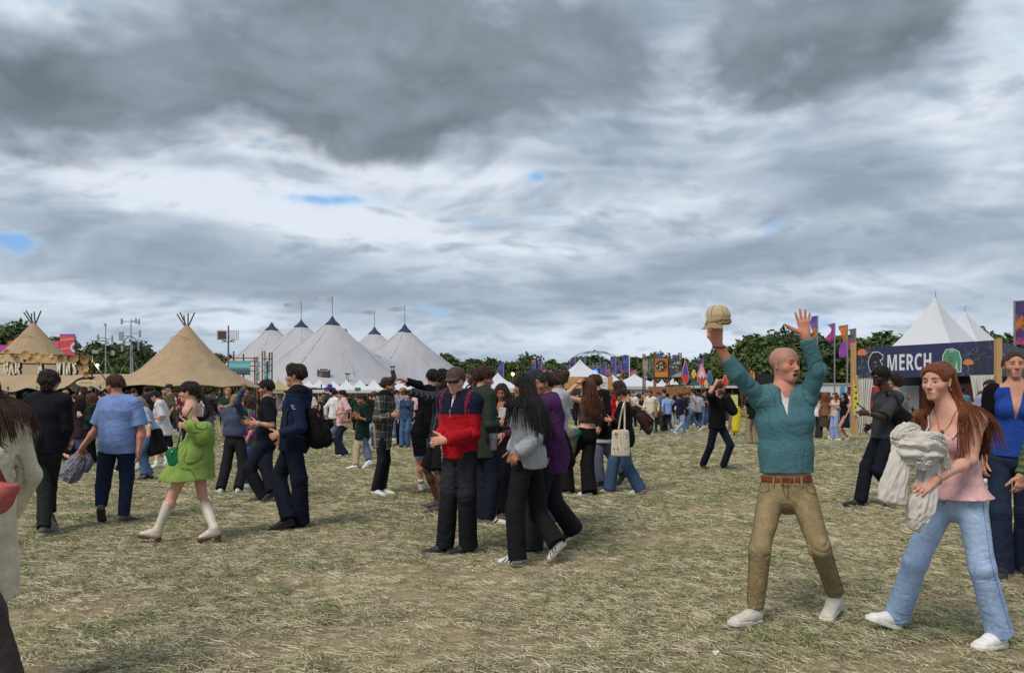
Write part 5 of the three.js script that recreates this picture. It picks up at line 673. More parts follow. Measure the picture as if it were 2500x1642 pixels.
// long hair: locks that leave the scalp, fall, and lie on the shoulders (out of the field `solid`)
function locks(m, s, o, solid, seed) {
  const R = rng(seed), paths = [], n = Math.round((o.n ?? 160) * (o.steps ? 1 : o.fine ? 3.2 : 2)), steps = o.steps ?? 11, wind = o.wind ?? V(0, 0, 0), sideSweep = o.sweep;
  const back = V(0, 0, -1).transformDirection(m);
  for (let i = 0; i < n; i++) {
    const phi = (R() * 2 - 1) * (o.open ?? 2.25), th = .15 + R() * 1.35;               // phi round the head from the back, th down from the top
    const lx = Math.sin(phi) * Math.sin(th), lz = -Math.cos(phi) * Math.sin(th), ly = Math.cos(th);
    const t = o.thick ?? .012, root = V(lx * (.077 + t), .045 + ly * (.083 + t), -.012 + lz * (.09 + t)).applyMatrix4(m);
    const out = V(lx, 0, lz).transformDirection(m), len = o.len * (.75 + .4 * R()), pts = [root], step = len / steps;
    let vel = out.clone().multiplyScalar((o.fine ? .36 : .55) * Math.sin(th)).add(V(0, -.25 - .7 * Math.sin(th), 0)).normalize();
    const ph = R() * 6.3, wv = (o.wave ?? .3) * (.5 + R());
    for (let k = 1; k <= steps; k++) {
      vel.lerp(V(0, -1, 0), .28).addScaledVector(wind, .22 * k / steps).addScaledVector(out, wv * .35 * Math.sin(ph + k * (o.wfreq ?? 1.5))).addScaledVector(back, k < 4 ? .05 : 0).normalize();
      const p = pts[k - 1].clone().addScaledVector(vel, step);
      for (let it = 0; it < 2; it++) { const d = solid(p.x, p.y, p.z) - (o.fine ? .005 + .005 * (i % 3) : .010 + .012 * (i % 3)); if (d < 0) { const h = .01, g = V(solid(p.x + h, p.y, p.z) - solid(p.x - h, p.y, p.z), (solid(p.x, p.y + h, p.z) - solid(p.x, p.y - h, p.z)) * .5, solid(p.x, p.y, p.z + h) - solid(p.x, p.y, p.z - h)).normalize(); p.addScaledVector(g, -d); } }
      vel = p.clone().sub(pts[k - 1]).normalize(); pts.push(p);
    }
    paths.push(pts);
  }
  return strandGeo(paths, (o.r ?? .0085) * (o.steps ? 1 : o.fine ? .36 : .6), (o.r1 ?? .002) * .7, o.c, seed + 5);
}

function ik(a, c, l1, l2, pole) {
  const ac = c.clone().sub(a), d = Math.min(ac.length(), (l1 + l2) * .9995), dir = ac.clone().normalize();
  const x = (l1 * l1 - l2 * l2 + d * d) / (2 * d), h = Math.sqrt(Math.max(0, l1 * l1 - x * x));
  const pl = pole.clone().addScaledVector(dir, -pole.dot(dir)).normalize();
  return a.clone().addScaledVector(dir, x * ac.length() / d).addScaledVector(pl, h);
}
const cutAt = (p, n) => ({ cx: n.x, cy: n.y, cz: n.z, co: n.dot(p) });

function skeleton(o) {
  const s = o.h ?? 1, fem = o.sex === 'f', D = o.D, base = V((o.pv[0] - 1250) / F * D, 0, -D);
  const J = ([u, v, dz = 0], from = 0) => { const d = D + from + dz, p = at(u, v, d).sub(base); p.dz = from + dz; return p; };
  const yaw = o.yaw ?? 0, left = yawDir(yaw + 90), fwd = yawDir(yaw), pleft = yawDir((o.pyaw ?? yaw) + 90), pfwd = yawDir(o.pyaw ?? yaw);
  const pv = J(o.pv), nk = J(o.nk), up = nk.clone().sub(pv).normalize(), k = { s, fem, base, pv, nk, up, left, fwd, pleft, pfwd, D };
  const sw = (o.sw ?? (fem ? .152 : .178)) * s;
  k.S = [1, -1].map((q, i) => { const e = o[i ? 'sr' : 'sl']; return e ? J(e) : nk.clone().addScaledVector(up, -.05 * s).addScaledVector(left, q * sw); });
  k.H = [1, -1].map((q) => pv.clone().addScaledVector(pleft, q * (fem ? .088 : .09) * s));
  k.E = []; k.W = []; k.K = []; k.A = []; k.foot = [];
  [o.L ?? {}, o.R ?? {}].forEach((a, i) => {
    const q = i ? -1 : 1, S = k.S[i];
    let W, E;
    if (a.w) W = J(a.w, -(S.z)); else W = S.clone().addScaledVector(up, -.5 * s).addScaledVector(left, q * .06 * s).addScaledVector(fwd, .08 * s);
    if (a.e) E = J(a.e, -(S.z)); else E = ik(S, W, .29 * s, .255 * s, a.pole ? V(...a.pole) : fwd.clone().multiplyScalar(-1).addScaledVector(UP, -.35).addScaledVector(left, q * .5));
    k.E.push(E); k.W.push(W);
  });
  [o.LL ?? {}, o.RL ?? {}].forEach((g, i) => {
    const q = i ? -1 : 1, H = k.H[i], pitch = (g.p ?? 0) * Math.PI / 180, fy = g.y ?? (o.pyaw ?? yaw) + q * 8;
    const hz = yawDir(fy), f = hz.clone().multiplyScalar(Math.cos(pitch)).addScaledVector(UP, Math.sin(pitch)), w = yawDir(fy + 90), u = f.clone().cross(w).normalize();
    const L = (o.shoe?.L ?? (fem ? .255 : .288)) * s, heel = (o.shoe?.heel ?? 0);
    const off = V(0, 0, 0).addScaledVector(u, .092 * s).addScaledVector(f, .058 * s), low = Math.min(0, f.y * L);       // heel bottom to ankle; lowest point of the sole
    const ha = off.y - low + heel;
    let A;
    if (g.a) {
      if (g.air) A = J(g.a, -(H.z)); 
      else {
        const d = F * (EYE - ha) / (g.a[1] - HZ), dz = d - D;
        if (Math.abs(dz) < .5) { A = at(g.a[0], g.a[1], d).sub(base); } else { A = J([g.a[0], g.a[1], clamp(dz, -.4, .4)]); A.y = ha; }
      }
    } else A = H.clone().setY(ha).addScaledVector(pleft, q * .02);
    k.A.push(A); k.foot.push({ f, w, u, L, heelP: A.clone().sub(off), yaw: fy });
  });
  if (!o.fixed && pv.y > .6 * s) { // the hips as high as the straighter standing leg lets them be
    let y = 9; [o.LL ?? {}, o.RL ?? {}].forEach((g, i) => { if (g.air) return; const A = k.A[i], H = k.H[i]; y = Math.min(y, A.y + Math.sqrt(Math.max(.2, (.864 * s) ** 2 - (A.x - H.x) ** 2 - (A.z - H.z) ** 2))); });
    if (y < 2) { const dy = y - pv.y; k.dy = dy; pv.y += dy; k.H.forEach((H) => { H.y += dy; }); k.up = nk.clone().sub(pv).normalize(); }
  }
  [o.LL ?? {}, o.RL ?? {}].forEach((g, i) => { const H = k.H[i]; k.K.push(g.k ? J(g.k, -(H.z)) : ik(H, k.A[i], .445 * s, .425 * s, yawDir(k.foot[i].yaw).multiplyScalar(.6).add(pfwd).add(V(0, .2, 0)))); });
  const hd = J(o.hd); k.hs = s * (o.hs ?? (fem ? .93 : .98)); k.hm = headMatrix(hd, o.hy ?? yaw, o.hp ?? 0, o.hr ?? 0, k.hs); k.hi = k.hm.clone().invert(); k.hd = hd;
  return k;
}
function torsoPrims(k, g, grow, lowP, o = {}) {
  const { s, pv, nk, up, left, pleft, fem, fwd, pfwd } = k, f = (o.full ?? 1) * g, P = (t, fw = 0) => pv.clone().lerp(nk, t).addScaledVector(fwd, fw);
  const hip = (fem ? .158 : .152) * s * g, wst = (fem ? .118 : .142) * s * f, ch = (fem ? .138 : .165) * s * f, hn = .108 * s * g, wn = (fem ? .086 : .104) * s * f, cn = (fem ? .100 : .112) * s * f;
  const out = [];
  out.push(prim(lowP ?? pv.clone().addScaledVector(up, -.02), P(.18), hip + grow, lerp(hip, wst, .5) + grow, { side: pleft, n0: hn + grow, n1: lerp(hn, wn, .5) + grow, k: .05 }));
  out.push(prim(P(.18), P(.42), lerp(hip, wst, .5) + grow, wst + grow * (o.boxy ? 1.4 : 1), { side: left, n0: lerp(hn, wn, .5) + grow, n1: wn + grow, k: .06 }));
  out.push(prim(P(.42), P(.72), wst + grow * (o.boxy ? 1.4 : 1), ch + grow, { side: left, n0: wn + grow, n1: cn + grow, k: .06 }));
  out.push(prim(P(.72), P(.86), ch + grow, ch * .9 + grow, { side: left, n0: cn + grow, n1: cn * .72 + grow * .9, k: .06 }));
  out.push(prim(k.S[0].clone().lerp(k.S[1], .12), k.S[1].clone().lerp(k.S[0], .12), .052 * s + grow, .052 * s + grow, { k: .06 }));
  for (const S of k.S) out.push(prim(nk.clone().addScaledVector(up, .012), S, .046 * s + grow * .8, .046 * s + grow, { k: .05 }));
  if (fem) for (const q of [-1, 1]) out.push(ball(P(.66, .075 * s).addScaledVector(left, q * .062 * s), (o.bust ?? .056) * s + grow * .8, { k: .04 }));
  return out;
}
function limb(a, b, r0, r1, k, cut, o) { const p = prim(a, b, r0, r1, { k, ...o }); if (cut) p.cuts = [].concat(cut); return p; }
// cut planes are applied inside primD's caller
const primC = (p, x, y, z) => { let e = primD(p, x, y, z); if (p.cuts) for (const c of p.cuts) { const h = x * c.cx + y * c.cy + z * c.cz - c.co; if (h > e) e = h; } return e; };
function fieldC(prims) {
  return (x, y, z) => {
    let d = 1e3;
    for (let i = 0; i < prims.length; i++) {
      const p = prims[i]; let e = p.cuts ? primC(p, x, y, z) : primD(p, x, y, z);
      if (p.sub) { e = -e; const h = Math.max(p.k - Math.abs(d - e), 0) / p.k; d = Math.max(d, e) + h * h * p.k * 0.25; }
      else if (e < d + p.k) { const h = Math.max(p.k - Math.abs(d - e), 0) / p.k; d = Math.min(d, e) - h * h * p.k * 0.25; }
    }
    return d;
  };
}
const clothMesh = (prims, cell, colour, amp, joints = [], fx, fy) => {
  const f0 = fieldC(prims);
  const f = (x, y, z) => {
    let d = f0(x, y, z); if (d > .08 || d < -.08) return d;
    let a = amp * .42; for (const j of joints) { const r2 = (x - j.x) ** 2 + (y - j.y) ** 2 + (z - j.z) ** 2; if (r2 < .06) a += amp * .85 * Math.exp(-r2 / .016); }
    return folds(d, x, y, z, a, fx, fy);
  };
  return addUV(surface(f, boundsOf(prims), cell, colour, .03), 1.5, 1.5);
};

function person(o) {
  const k = skeleton(o), { s, fem, pv, nk, up, left, fwd, pleft } = k, q = o.q ?? clamp(o.D * .14, .8, 3), g = o.girth ?? 1, skin = o.skin ?? SKIN.fair, R = { k };
  const root = thing('person', o.label, 'person', k.base, o.group); R.root = root;
  const tops0 = [].concat(o.top ?? {}).at(-1);
  const ar = fem ? [.041, .034, .0235] : [.049, .040, .0275], HandS = (fem ? .88 : 1.0) * s * (o.hands ?? 1);
  // --- body: one continuous figure
  const body = torsoPrims(k, g * .94, 0, null, { bust: o.bust });
  body.push(prim(nk.clone().addScaledVector(up, -.03), k.hd.clone().addScaledVector(V(0, -.05, -.01).transformDirection(k.hm), .06 * s), (fem ? .05 : .06) * s * (o.neck ?? 1), (fem ? .046 : .056) * s * (o.neck ?? 1), { k: .04 }));
  for (let i = 0; i < 2; i++) {
    const ga = Math.sqrt(g);
    body.push(prim(k.S[i], k.E[i], ar[0] * s * ga, ar[1] * s * ga, { k: .03 }), prim(k.E[i], k.W[i], ar[1] * s * ga, ar[2] * s * ga, { k: .02 }));
    const fm = k.E[i].clone().lerp(k.W[i], .28); { const sv = [].concat(tops0.sleeve ?? 2); if ((sv[i] ?? sv[0]) < 1.3) body.push(ball(fm, ar[1] * s * 1.06 * ga, { k: .03 })); }
    if (o.legs?.bare) {
      const cf = k.K[i].clone().lerp(k.A[i], .28).addScaledVector(yawDir(k.foot[i].yaw), -.016 * s);
      body.push(prim(k.H[i], k.K[i], .084 * s * g, .052 * s * ga, { k: .03 }), prim(k.K[i], k.A[i], .048 * s * ga, .033 * s * ga, { k: .02 }), ball(cf, .05 * s * ga, { k: .05 }));
    } else body.push(prim(k.H[i], k.K[i], .07 * s * g, .05 * s, { k: .03 }), prim(k.K[i], k.A[i], .045 * s, .033 * s, { k: .02 }));
    const ft = k.foot[i]; body.push(prim(k.A[i], ft.heelP.clone().addScaledVector(ft.f, ft.L * .6).addScaledVector(ft.u, .035), .027 * s, .017 * s, { k: .02 }));
  }
  if (o.bodyExtra) o.bodyExtra(body, k);
  const skinAt = (x, y, z) => { const b = n3(x * 14, y * 14, z * 14), c = tint(skin, 1 + .07 * n3(x * 30, y * 30, z * 30) + .05 * n3(x * 120, y * 120, z * 120)); return [c[0], c[1] * (1 - .07 * b), c[2] * (1 - .08 * b)]; };
  const geos = [sdMesh(body, (o.legs?.bare || o.top?.bare ? .010 : .014) * q, skinAt)];
  const hp = headPrims(k.hm, k.hs, o.face ? { sex: o.sex, ...o.face } : o); hp.push(prim(k.hd.clone().addScaledVector(V(0, -.05, -.012).transformDirection(k.hm), .05 * s), nk, (fem ? .046 : .056) * s * (o.neck ?? 1), (fem ? .05 : .06) * s * (o.neck ?? 1), { k: .03 }));
  const hf = field(hp), hb = boundsOf(hp.slice(0, 14), .03);
  geos.push(surface(hf, hb, (q < .9 ? .0034 : q <= 1 ? .0042 : .0055 * q), faceColour(k.hi, skin, { sex: o.sex, hair: o.hair?.c, ...(o.face ?? {}) })));
  R.hands = [];
  [o.L ?? {}, o.R ?? {}].forEach((a, i) => {
    const hn = a.hand ?? {}, fore = k.W[i].clone().sub(k.E[i]).normalize();
    const dir = hn.dir ? V(...hn.dir) : fore.clone().addScaledVector(V(0, -1, 0), .15).normalize();
    const inward = hn.palm ? V(...hn.palm) : left.clone().multiplyScalar(i ? 1 : -1).addScaledVector(fwd, -.25);
    const hpz = handPrims(k.W[i], dir, inward, i ? 1 : -1, hn, HandS); hpz.push(prim(k.E[i].clone().lerp(k.W[i], .75), k.W[i], ar[2] * s * 1.15, ar[2] * s, { k: .015 }));
    geos.push(sdMesh(hpz, (q <= 1 ? .0038 : Math.min(.006 * q, .009)), (x, y, z) => mix3(skinAt(x, y, z), [skin[0], skin[1] * .82, skin[2] * .8], .35)));
    const dd = dir.normalize(), nn = inward.clone().addScaledVector(dd, -inward.dot(dd)).normalize();
    R.hands.push({ w: k.W[i].clone(), d: dd, n: nn, grip: k.W[i].clone().addScaledVector(dd, .085 * HandS).addScaledVector(nn, .035 * HandS) });
  });
  part('body', mergeGeometries(geos), MV(.55, { specularIntensity: .5 }), root);
  // --- shoes and socks
  const sh = o.shoe ?? {}, sc = sh.c ?? C.white, solC = sh.sole ?? C.white;
  for (let i = 0; i < 2; i++) {
    const ft = k.foot[i], hP = ft.heelP, fp = (x, y, z) => hP.clone().addScaledVector(ft.w, x * s).addScaledVector(ft.u, y * s).addScaledVector(ft.f, z * s), L = ft.L / s, cell = .0065 * Math.max(1, q * .85);
    const bottom = cutAt(fp(0, sh.boot ? .006 : .020, 0), ft.u.clone().multiplyScalar(-1)), up_ = [
      limb(fp(0, .052, .045), fp(0, .05, .12), .036 * s, .038 * s, .02, bottom), limb(fp(0, .046, .10), fp(0, .028, L - .048), .040 * s, .044 * s, .03, bottom, { side: ft.w, n0: .045 * s, n1: .026 * s })];
    if (sh.boot) {
      const top = k.A[i].clone().lerp(k.K[i], sh.boot), sd = k.K[i].clone().sub(k.A[i]).normalize();
      up_.push(limb(fp(0, .05, .05), k.A[i], .04 * s, .043 * s, .03, bottom), limb(k.A[i], top, .043 * s, .061 * s, .03, cutAt(top, sd)));
    } else up_.push(limb(fp(0, .06, .052), fp(0, .115 + (sh.high ?? 0), .054), .036 * s, .037 * s, .02, cutAt(fp(0, .098 + (sh.high ?? 0), 0), ft.u)));
    const shoe = part('shoe', clothMesh(up_, cell, sh.colour ? (x, y, z, a, b, c) => { const p = V(x, y, z).sub(hP); return sh.colour(p.dot(ft.w) / s, p.dot(ft.u) / s, p.dot(ft.f) / s, i); } : (x, y, z) => vary(sc, x, y, z, .1, 30), sh.boot ? .004 : .0012), MV(sh.rough ?? .6), root);
    const heel = sh.heel ?? 0;
    const sole = [limb(fp(0, .012, .042), fp(0, .012, L - .046), (sh.boot ? .037 : .0395) * s, (sh.boot ? .042 : .046) * s, .01, [cutAt(fp(0, sh.boot ? .008 : .030, 0), ft.u), cutAt(fp(0, .0, 0), ft.u.clone().multiplyScalar(-1))], { side: ft.w, n0: .3, n1: .3 })];
    if (heel) sole.push(limb(fp(0, .01, .04), fp(0, -heel / s, .036), .034 * s, .028 * s, .006, cutAt(fp(0, -heel / s, 0), ft.u.clone().multiplyScalar(-1))), limb(fp(0, .0, L - .1), fp(0, .0, L - .05), .040 * s, .042 * s, .01, [cutAt(fp(0, .006, 0), ft.u), cutAt(fp(0, -heel * .35, 0), ft.u.clone().multiplyScalar(-1))], { side: ft.w, n0: .05, n1: .05 }));
    part('sole', clothMesh(sole, cell, (x, y, z) => vary(solC, x, y, z, .1, 30), 0), MV(.7), shoe);
    if (sh.laces && q <= 1) { const lp = []; for (let e = 0; e < 5; e++) { const zz = .105 + e * .021, yy = .092 - e * .0085; for (const d of [-1, 1]) lp.push(bar(fp(-.016 * d, yy - .004, zz), fp(.016 * d, yy - .001, zz + .012), .0022, 5)); } for (const d of [-1, 1]) lp.push(tube([fp(0, .095, .1), fp(d * .025, .112, .11), fp(d * .034, .085, .12)], .002, 8, 5)); part('lace', join(lp), M(sh.lace ?? sc, .8), shoe); }
    if (sh.sock) { const a = k.A[i], sd = k.K[i].clone().sub(a).normalize(), t = a.clone().addScaledVector(sd, sh.sockH ?? .14), pr = [limb(a.clone().addScaledVector(sd, -.02), t, .041 * s, .046 * s, .02, cutAt(t, sd))]; part('sock', clothMesh(pr, .008 * q, (x, y, z) => { const hgt = V(x, y, z).sub(a).dot(sd); return sh.sockStripe && ((hgt > .095 && hgt < .107) || (hgt > .117 && hgt < .129)) ? C.ink : vary(sh.sock, x, y, z, .05, 50); }, .002), MV(.9), root); }
  }
  // --- trousers, shorts or skirt
  const lg = o.legs; let legPr = [];
  if (lg && lg.type !== 'none') {
    const rise = (lg.rise ?? .12) * s, waistP = pv.clone().addScaledVector(up, rise), lo = lg.loose ?? .009, hipR = ((fem ? .158 : .152) * s * g * .96 + lo), hipN = (.108 * s * g + lo), wR = lerp((fem ? .158 : .152), (fem ? .118 : .142), .45) * s * g + lo * .7;
    const wc = cutAt(waistP, up);
    legPr.push(limb(pv.clone().addScaledVector(up, -.015), waistP.clone().addScaledVector(up, .03), hipR, wR, .04, wc, { side: pleft, n0: hipN, n1: .098 * s * g + lo * .7 }));
    legPr.push(ball(pv.clone().addScaledVector(k.pfwd, -.045 * s).addScaledVector(UP, -.03 * s), .105 * s * g + lo * .5, { k: .05 }));
    if (lg.type === 'skirt') {
      const len = lg.len ?? .4, b = pv.clone().addScaledVector(UP, -len);
      legPr.push(limb(pv, b, hipR, hipR + (lg.flare ?? .06), .03, cutAt(b, V(0, -1, 0)), { side: pleft, n0: hipN, n1: hipN + (lg.flare ?? .06) }));
    } else for (let i = 0; i < 2; i++) {
      const [r0, r1, r2] = (lg.r ?? [.092, .07, .062]).map((v, n) => v * [.93, .87, .87][n]), H = k.H[i], K = k.K[i], A = k.A[i], sd = A.clone().sub(K).normalize(), gg = g;
      if ((lg.len ?? 2) <= 1) { const e = H.clone().lerp(K, lg.len), td = K.clone().sub(H).normalize(); legPr.push(limb(H, e.clone().addScaledVector(td, .1), r0 * s * gg, r1 * s * gg, .022, cutAt(e, td))); }
      else {
        const e = K.clone().lerp(A, (lg.len ?? 2) - 1).addScaledVector(sd, lg.over ?? .015);
        legPr.push(limb(H, K, r0 * s * gg, r1 * s * gg, .022), limb(K, e.clone().addScaledVector(sd, .08), r1 * s * gg, r2 * s + (r2 - r1) * .2 * s, .03, cutAt(e, sd)));
      }
    }
    const colr = lg.colour ? (x, y, z, a, b, c) => lg.colour(V(x, y, z), k, a, b, c) : (x, y, z) => { let c = vary(lg.c, x, y, z, .14, 9); c = tint(c, 1 + .12 * n3(x * 60, y * 25, z * 60)); if (lg.wash) { for (let i = 0; i < 2; i++) { const a = k.H[i], b = k.K[i]; const mid = a.clone().lerp(b, .55); const e = Math.exp(-((x - mid.x) ** 2 + (y - mid.y) ** 2 * .35 + (z - mid.z - .05) ** 2) / .016); c = mix3(c, lg.wash, e * .6 * (.7 + .5 * n3(x * 14, y * 40, z * 14))); } } return c; };
    part(lg.name ?? (lg.type === 'skirt' ? 'skirt' : (lg.len ?? 2) <= 1 ? 'shorts' : 'trousers'), clothMesh(legPr, (lg.cell ?? .0095) * Math.max(1, q), colr, (lg.fold ?? .007) * .8 / Math.max(1, q * .9), [...k.K, ...k.A, pv], lg.fx, lg.fy), MV(lg.rough ?? .85, CLOTH), root);
    if (lg.belt) {
      const bp = waistP.clone().addScaledVector(up, -.022), f = [limb(bp.clone().addScaledVector(up, -.05), bp.clone().addScaledVector(up, .05), wR + .011, wR + .007, .01, [cutAt(bp.clone().addScaledVector(up, .018), up), cutAt(bp.clone().addScaledVector(up, -.018), up.clone().multiplyScalar(-1))], { side: pleft, n0: .098 * s * g + lo * .7 + .014, n1: .098 * s * g + lo * .7 + .010 })];
      const b = part('belt', clothMesh(f, .007, (x, y, z) => vary(lg.belt, x, y, z, .2, 40), 0), MV(.45), root);
      const bc = bp.clone().addScaledVector(k.pfwd, .098 * s * g + lo + .02).addScaledVector(pleft, -.01), bg = join([box(.05, .006, .006, 0, .02), box(.05, .006, .006, 0, -.02), box(.006, .04, .006, .024), box(.006, .04, .006, -.024)]); bg.rotateY(Math.atan2(k.pfwd.x, k.pfwd.z)); bg.translate(bc.x, bc.y, bc.z); part('buckle', bg, M(L3(150, 130, 90), .35, { metalness: .8 }), b);
    }
  }
  // --- top
  let topPr = [];
  const tops = [].concat(o.top ?? []);
  tops.forEach((t) => {
    const lo = (t.loose ?? .018) * .7, hem = t.hem ?? .06, hp_ = pv.clone().addScaledVector(k.up, -hem * s - (t.short ? 0 : clamp(k.dy ?? 0, 0, .14))), pr = torsoPrims(k, g * .97, lo, hp_, { boxy: t.boxy, bust: o.bust });
    const hc = [cutAt(hp_, up.clone().multiplyScalar(-1))]; if (t.flare) { pr[0].rw0 += t.flare; pr[0].rn0 += t.flare; }
    if (t.tuck) { pr[0].rw0 -= t.tuck; pr[0].rn0 -= t.tuck; }
    if (hem > -.06 || (k.dy ?? 0) > .02) { pr[0].rw0 += .013; pr[0].rn0 += .013; pr[0].rw1 += .008; pr[0].rn1 += .008; pr.splice(1, 0, limb(pv.clone().addScaledVector(k.pfwd, -.045 * s).addScaledVector(UP, -.03 * s), pv.clone().addScaledVector(k.pfwd, -.04 * s).addScaledVector(UP, .03 * s), .105 * s * g + lo * .6 + .018, .1 * s * g + lo * .6 + .016, .05)); pr[3].cuts = hc; }
    pr[0].cuts = hc; pr[1].cuts = hc; pr[2].cuts = hc;
    if (t.topCut) { const c = cutAt(nk.clone().addScaledVector(up, -t.topCut * s), up); for (const p of pr) p.cuts = [...(p.cuts ?? []), c]; }
    const slv = [].concat(t.sleeve ?? 2), sr = (t.sr ?? (lo + .010)) * .72, sides = t.only !== undefined ? [t.only] : [0, 1];
    for (const i of sides) {
      const sl = slv[i] ?? slv[0]; if (sl <= 0) continue;
      const S = k.S[i], E = k.E[i], W = k.W[i];
      if (sl <= 1) { const e = S.clone().lerp(E, sl), d = E.clone().sub(S).normalize(); pr.push(limb(S, e.clone().addScaledVector(d, .06), (ar[0] * Math.sqrt(g)) * s + sr * .9, (ar[0] * Math.sqrt(g)) * s + sr + (t.wide ?? 0), .025, cutAt(e, d))); }
      else {
        const d = W.clone().sub(E).normalize(), e = E.clone().lerp(W, sl - 1);
        pr.push(limb(S, E, ar[0] * s * Math.sqrt(g) + sr, ar[1] * s * Math.sqrt(g) + Math.max(.017, sr * .85) + (t.wide ?? 0), .025), limb(E, e.clone().addScaledVector(d, .04), ar[1] * s * Math.sqrt(g) + Math.max(.017, sr * .85) + (t.wide ?? 0), ar[2] * s + sr * (t.cuffs ?? .6) + .006, .02, cutAt(e, d)));
        if (t.blouse) pr.push(limb(E.clone().lerp(e, .55), E.clone().lerp(e, .82), ar[1] * s + sr * 1.15, ar[1] * s + sr * 1.15, .03));
      }
    }
    if (t.hood) {
      const b = nk.clone().addScaledVector(fwd, -.075 * s).addScaledVector(up, -.02);
      pr.push(prim(b.clone().addScaledVector(left, .075 * s), b.clone().addScaledVector(left, -.075 * s), .05 * s, .05 * s, { k: .04 }), prim(b.clone().addScaledVector(up, -.06).addScaledVector(fwd, -.025), b.clone().addScaledVector(up, -.12).addScaledVector(fwd, -.02), .06 * s, .035 * s, { k: .04 }));
      for (const z of [-1, 1]) pr.push(prim(b.clone().addScaledVector(left, z * .085 * s), nk.clone().addScaledVector(fwd, .05 * s).addScaledVector(left, z * .06 * s).addScaledVector(up, -.035), .042 * s, .028 * s, { k: .03 }));
    }
    if (t.collar) for (const z of [-1, 1]) { const b = nk.clone().addScaledVector(up, .02 + (t.collar - .03)), cr = .067 * s; pr.push(prim(b.clone().addScaledVector(fwd, -.055 * s), b.clone().addScaledVector(left, z * cr), .022, .021, { k: .015 }), prim(b.clone().addScaledVector(left, z * cr), nk.clone().addScaledVector(fwd, .075 * s).addScaledVector(left, z * .045).addScaledVector(up, -.035), .021, .016, { k: .015 })); }
    if (t.extra) t.extra(pr, k, limb, cutAt);
    if (!t.noNeck) {
      const nr = (t.neckR ?? (fem ? .064 : .072)) * s;
      pr.push({ ...prim(nk.clone().addScaledVector(up, .01 - (t.neckDrop ?? 0)).addScaledVector(fwd, .012), nk.clone().addScaledVector(up, .3), nr, nr * 1.1, { k: .008 }), sub: true });
      if (t.v) pr.push({ ...prim(nk.clone().addScaledVector(fwd, .09 * s), nk.clone().addScaledVector(fwd, .16 * s).addScaledVector(up, -t.v * s), (t.vr ?? .05) * s, .006, { k: .006, side: left, n0: .12, n1: .08 }), sub: true });
      if (t.front) pr.push({ ...prim(nk.clone().addScaledVector(fwd, .12 * s).addScaledVector(up, .05), pv.clone().addScaledVector(fwd, .17 * s).addScaledVector(up, -.3), .03 * s * t.front, .045 * s * t.front, { k: .01, side: left, n0: .085, n1: .085 }), sub: true });
    }
    const colr = t.colour ? (x, y, z, a, b, c) => t.colour(V(x, y, z), k, a, b, c) : (x, y, z) => tint(vary(t.c, x, y, z, .12, 9), 1 + .08 * n3(x * 60, y * 60, z * 60));
    const mesh = part(t.name ?? 'top', clothMesh(pr, (t.cell ?? .0095) * Math.max(1, q), colr, (t.fold ?? .007) * .85 / Math.max(1, q * .9), [...k.E, ...(t.bare ? [] : k.S)], t.fx ?? 6, t.fy ?? 8), MV(t.rough ?? .85, { ...CLOTH, ...(t.sheen ? { sheen: t.sheen, sheenRoughness: .6, sheenColor: new THREE.Color(.6, .6, .6) } : {}) }), root);
    R.topMesh ??= mesh; topPr.push(...pr.filter((p) => !p.sub));
  });
  R.solid = fieldC([...topPr, ...legPr, ...body]);
  if (lg?.seams) {
    const LS = fieldC(legPr), on = (pt, lift) => { for (let i = 0; i < 4; i++) { const d = LS(pt.x, pt.y, pt.z) - lift, e = .008, gr = V(LS(pt.x + e, pt.y, pt.z) - LS(pt.x - e, pt.y, pt.z), LS(pt.x, pt.y + e, pt.z) - LS(pt.x, pt.y - e, pt.z), LS(pt.x, pt.y, pt.z + e) - LS(pt.x, pt.y, pt.z - e)).normalize(); pt.addScaledVector(gr, -d * .9); } return pt; };
    const sm = [], P = (a, b, c) => pv.clone().addScaledVector(pleft, a * s).addScaledVector(up, b * s).addScaledVector(k.pfwd, c * s);
    for (let i = 0; i < 2; i++) { const z = i ? -1 : 1, pts = [on(P(z * .2, .1, .01), .001), on(P(z * .2, .03, .01), .001)]; for (let e = 1; e <= 7; e++) pts.push(on(k.H[i].clone().lerp(k.K[i], e / 7).addScaledVector(pleft, z * .14).addScaledVector(k.pfwd, .02), .001)); for (let e = 1; e <= 6; e++) pts.push(on(k.K[i].clone().lerp(k.A[i], e / 6.6).addScaledVector(pleft, z * .13), .001)); sm.push(tube(pts, .0032, 50, 5)); if (lg.belt) sm.push(tube([on(P(z * .17, .095, .1), .002), on(P(z * .135, .05, .13), .002), on(P(z * .175, .025, .09), .002), on(P(z * .2, .03, .04), .002)], .0035, 24, 5)); }
    sm.push(tube([on(P(.0, .11, .2), .002), on(P(0, .04, .2), .002), on(P(0, -.02, .2), .002)], .0035, 14, 5), tube([on(P(-.035, .1, .2), .001), on(P(-.035, .03, .2), .001), on(P(-.005, -.015, .2), .001)], .0025, 16, 5));
    part('seam', join(sm), M(lg.seams, .9), root);
    if (lg.belt) { const lp = []; for (const a of [-.12, -.055, .055, .12]) { const t0 = on(P(a, .125, .2), .012), t1 = on(P(a, .075, .2), .01); lp.push(beam(t0, t1, .011, .005)); } part('belt_loop', join(lp), M(lg.c ?? lg.seams, .9), root); }
  }
  // --- hair, hat
  const h = o.hair;
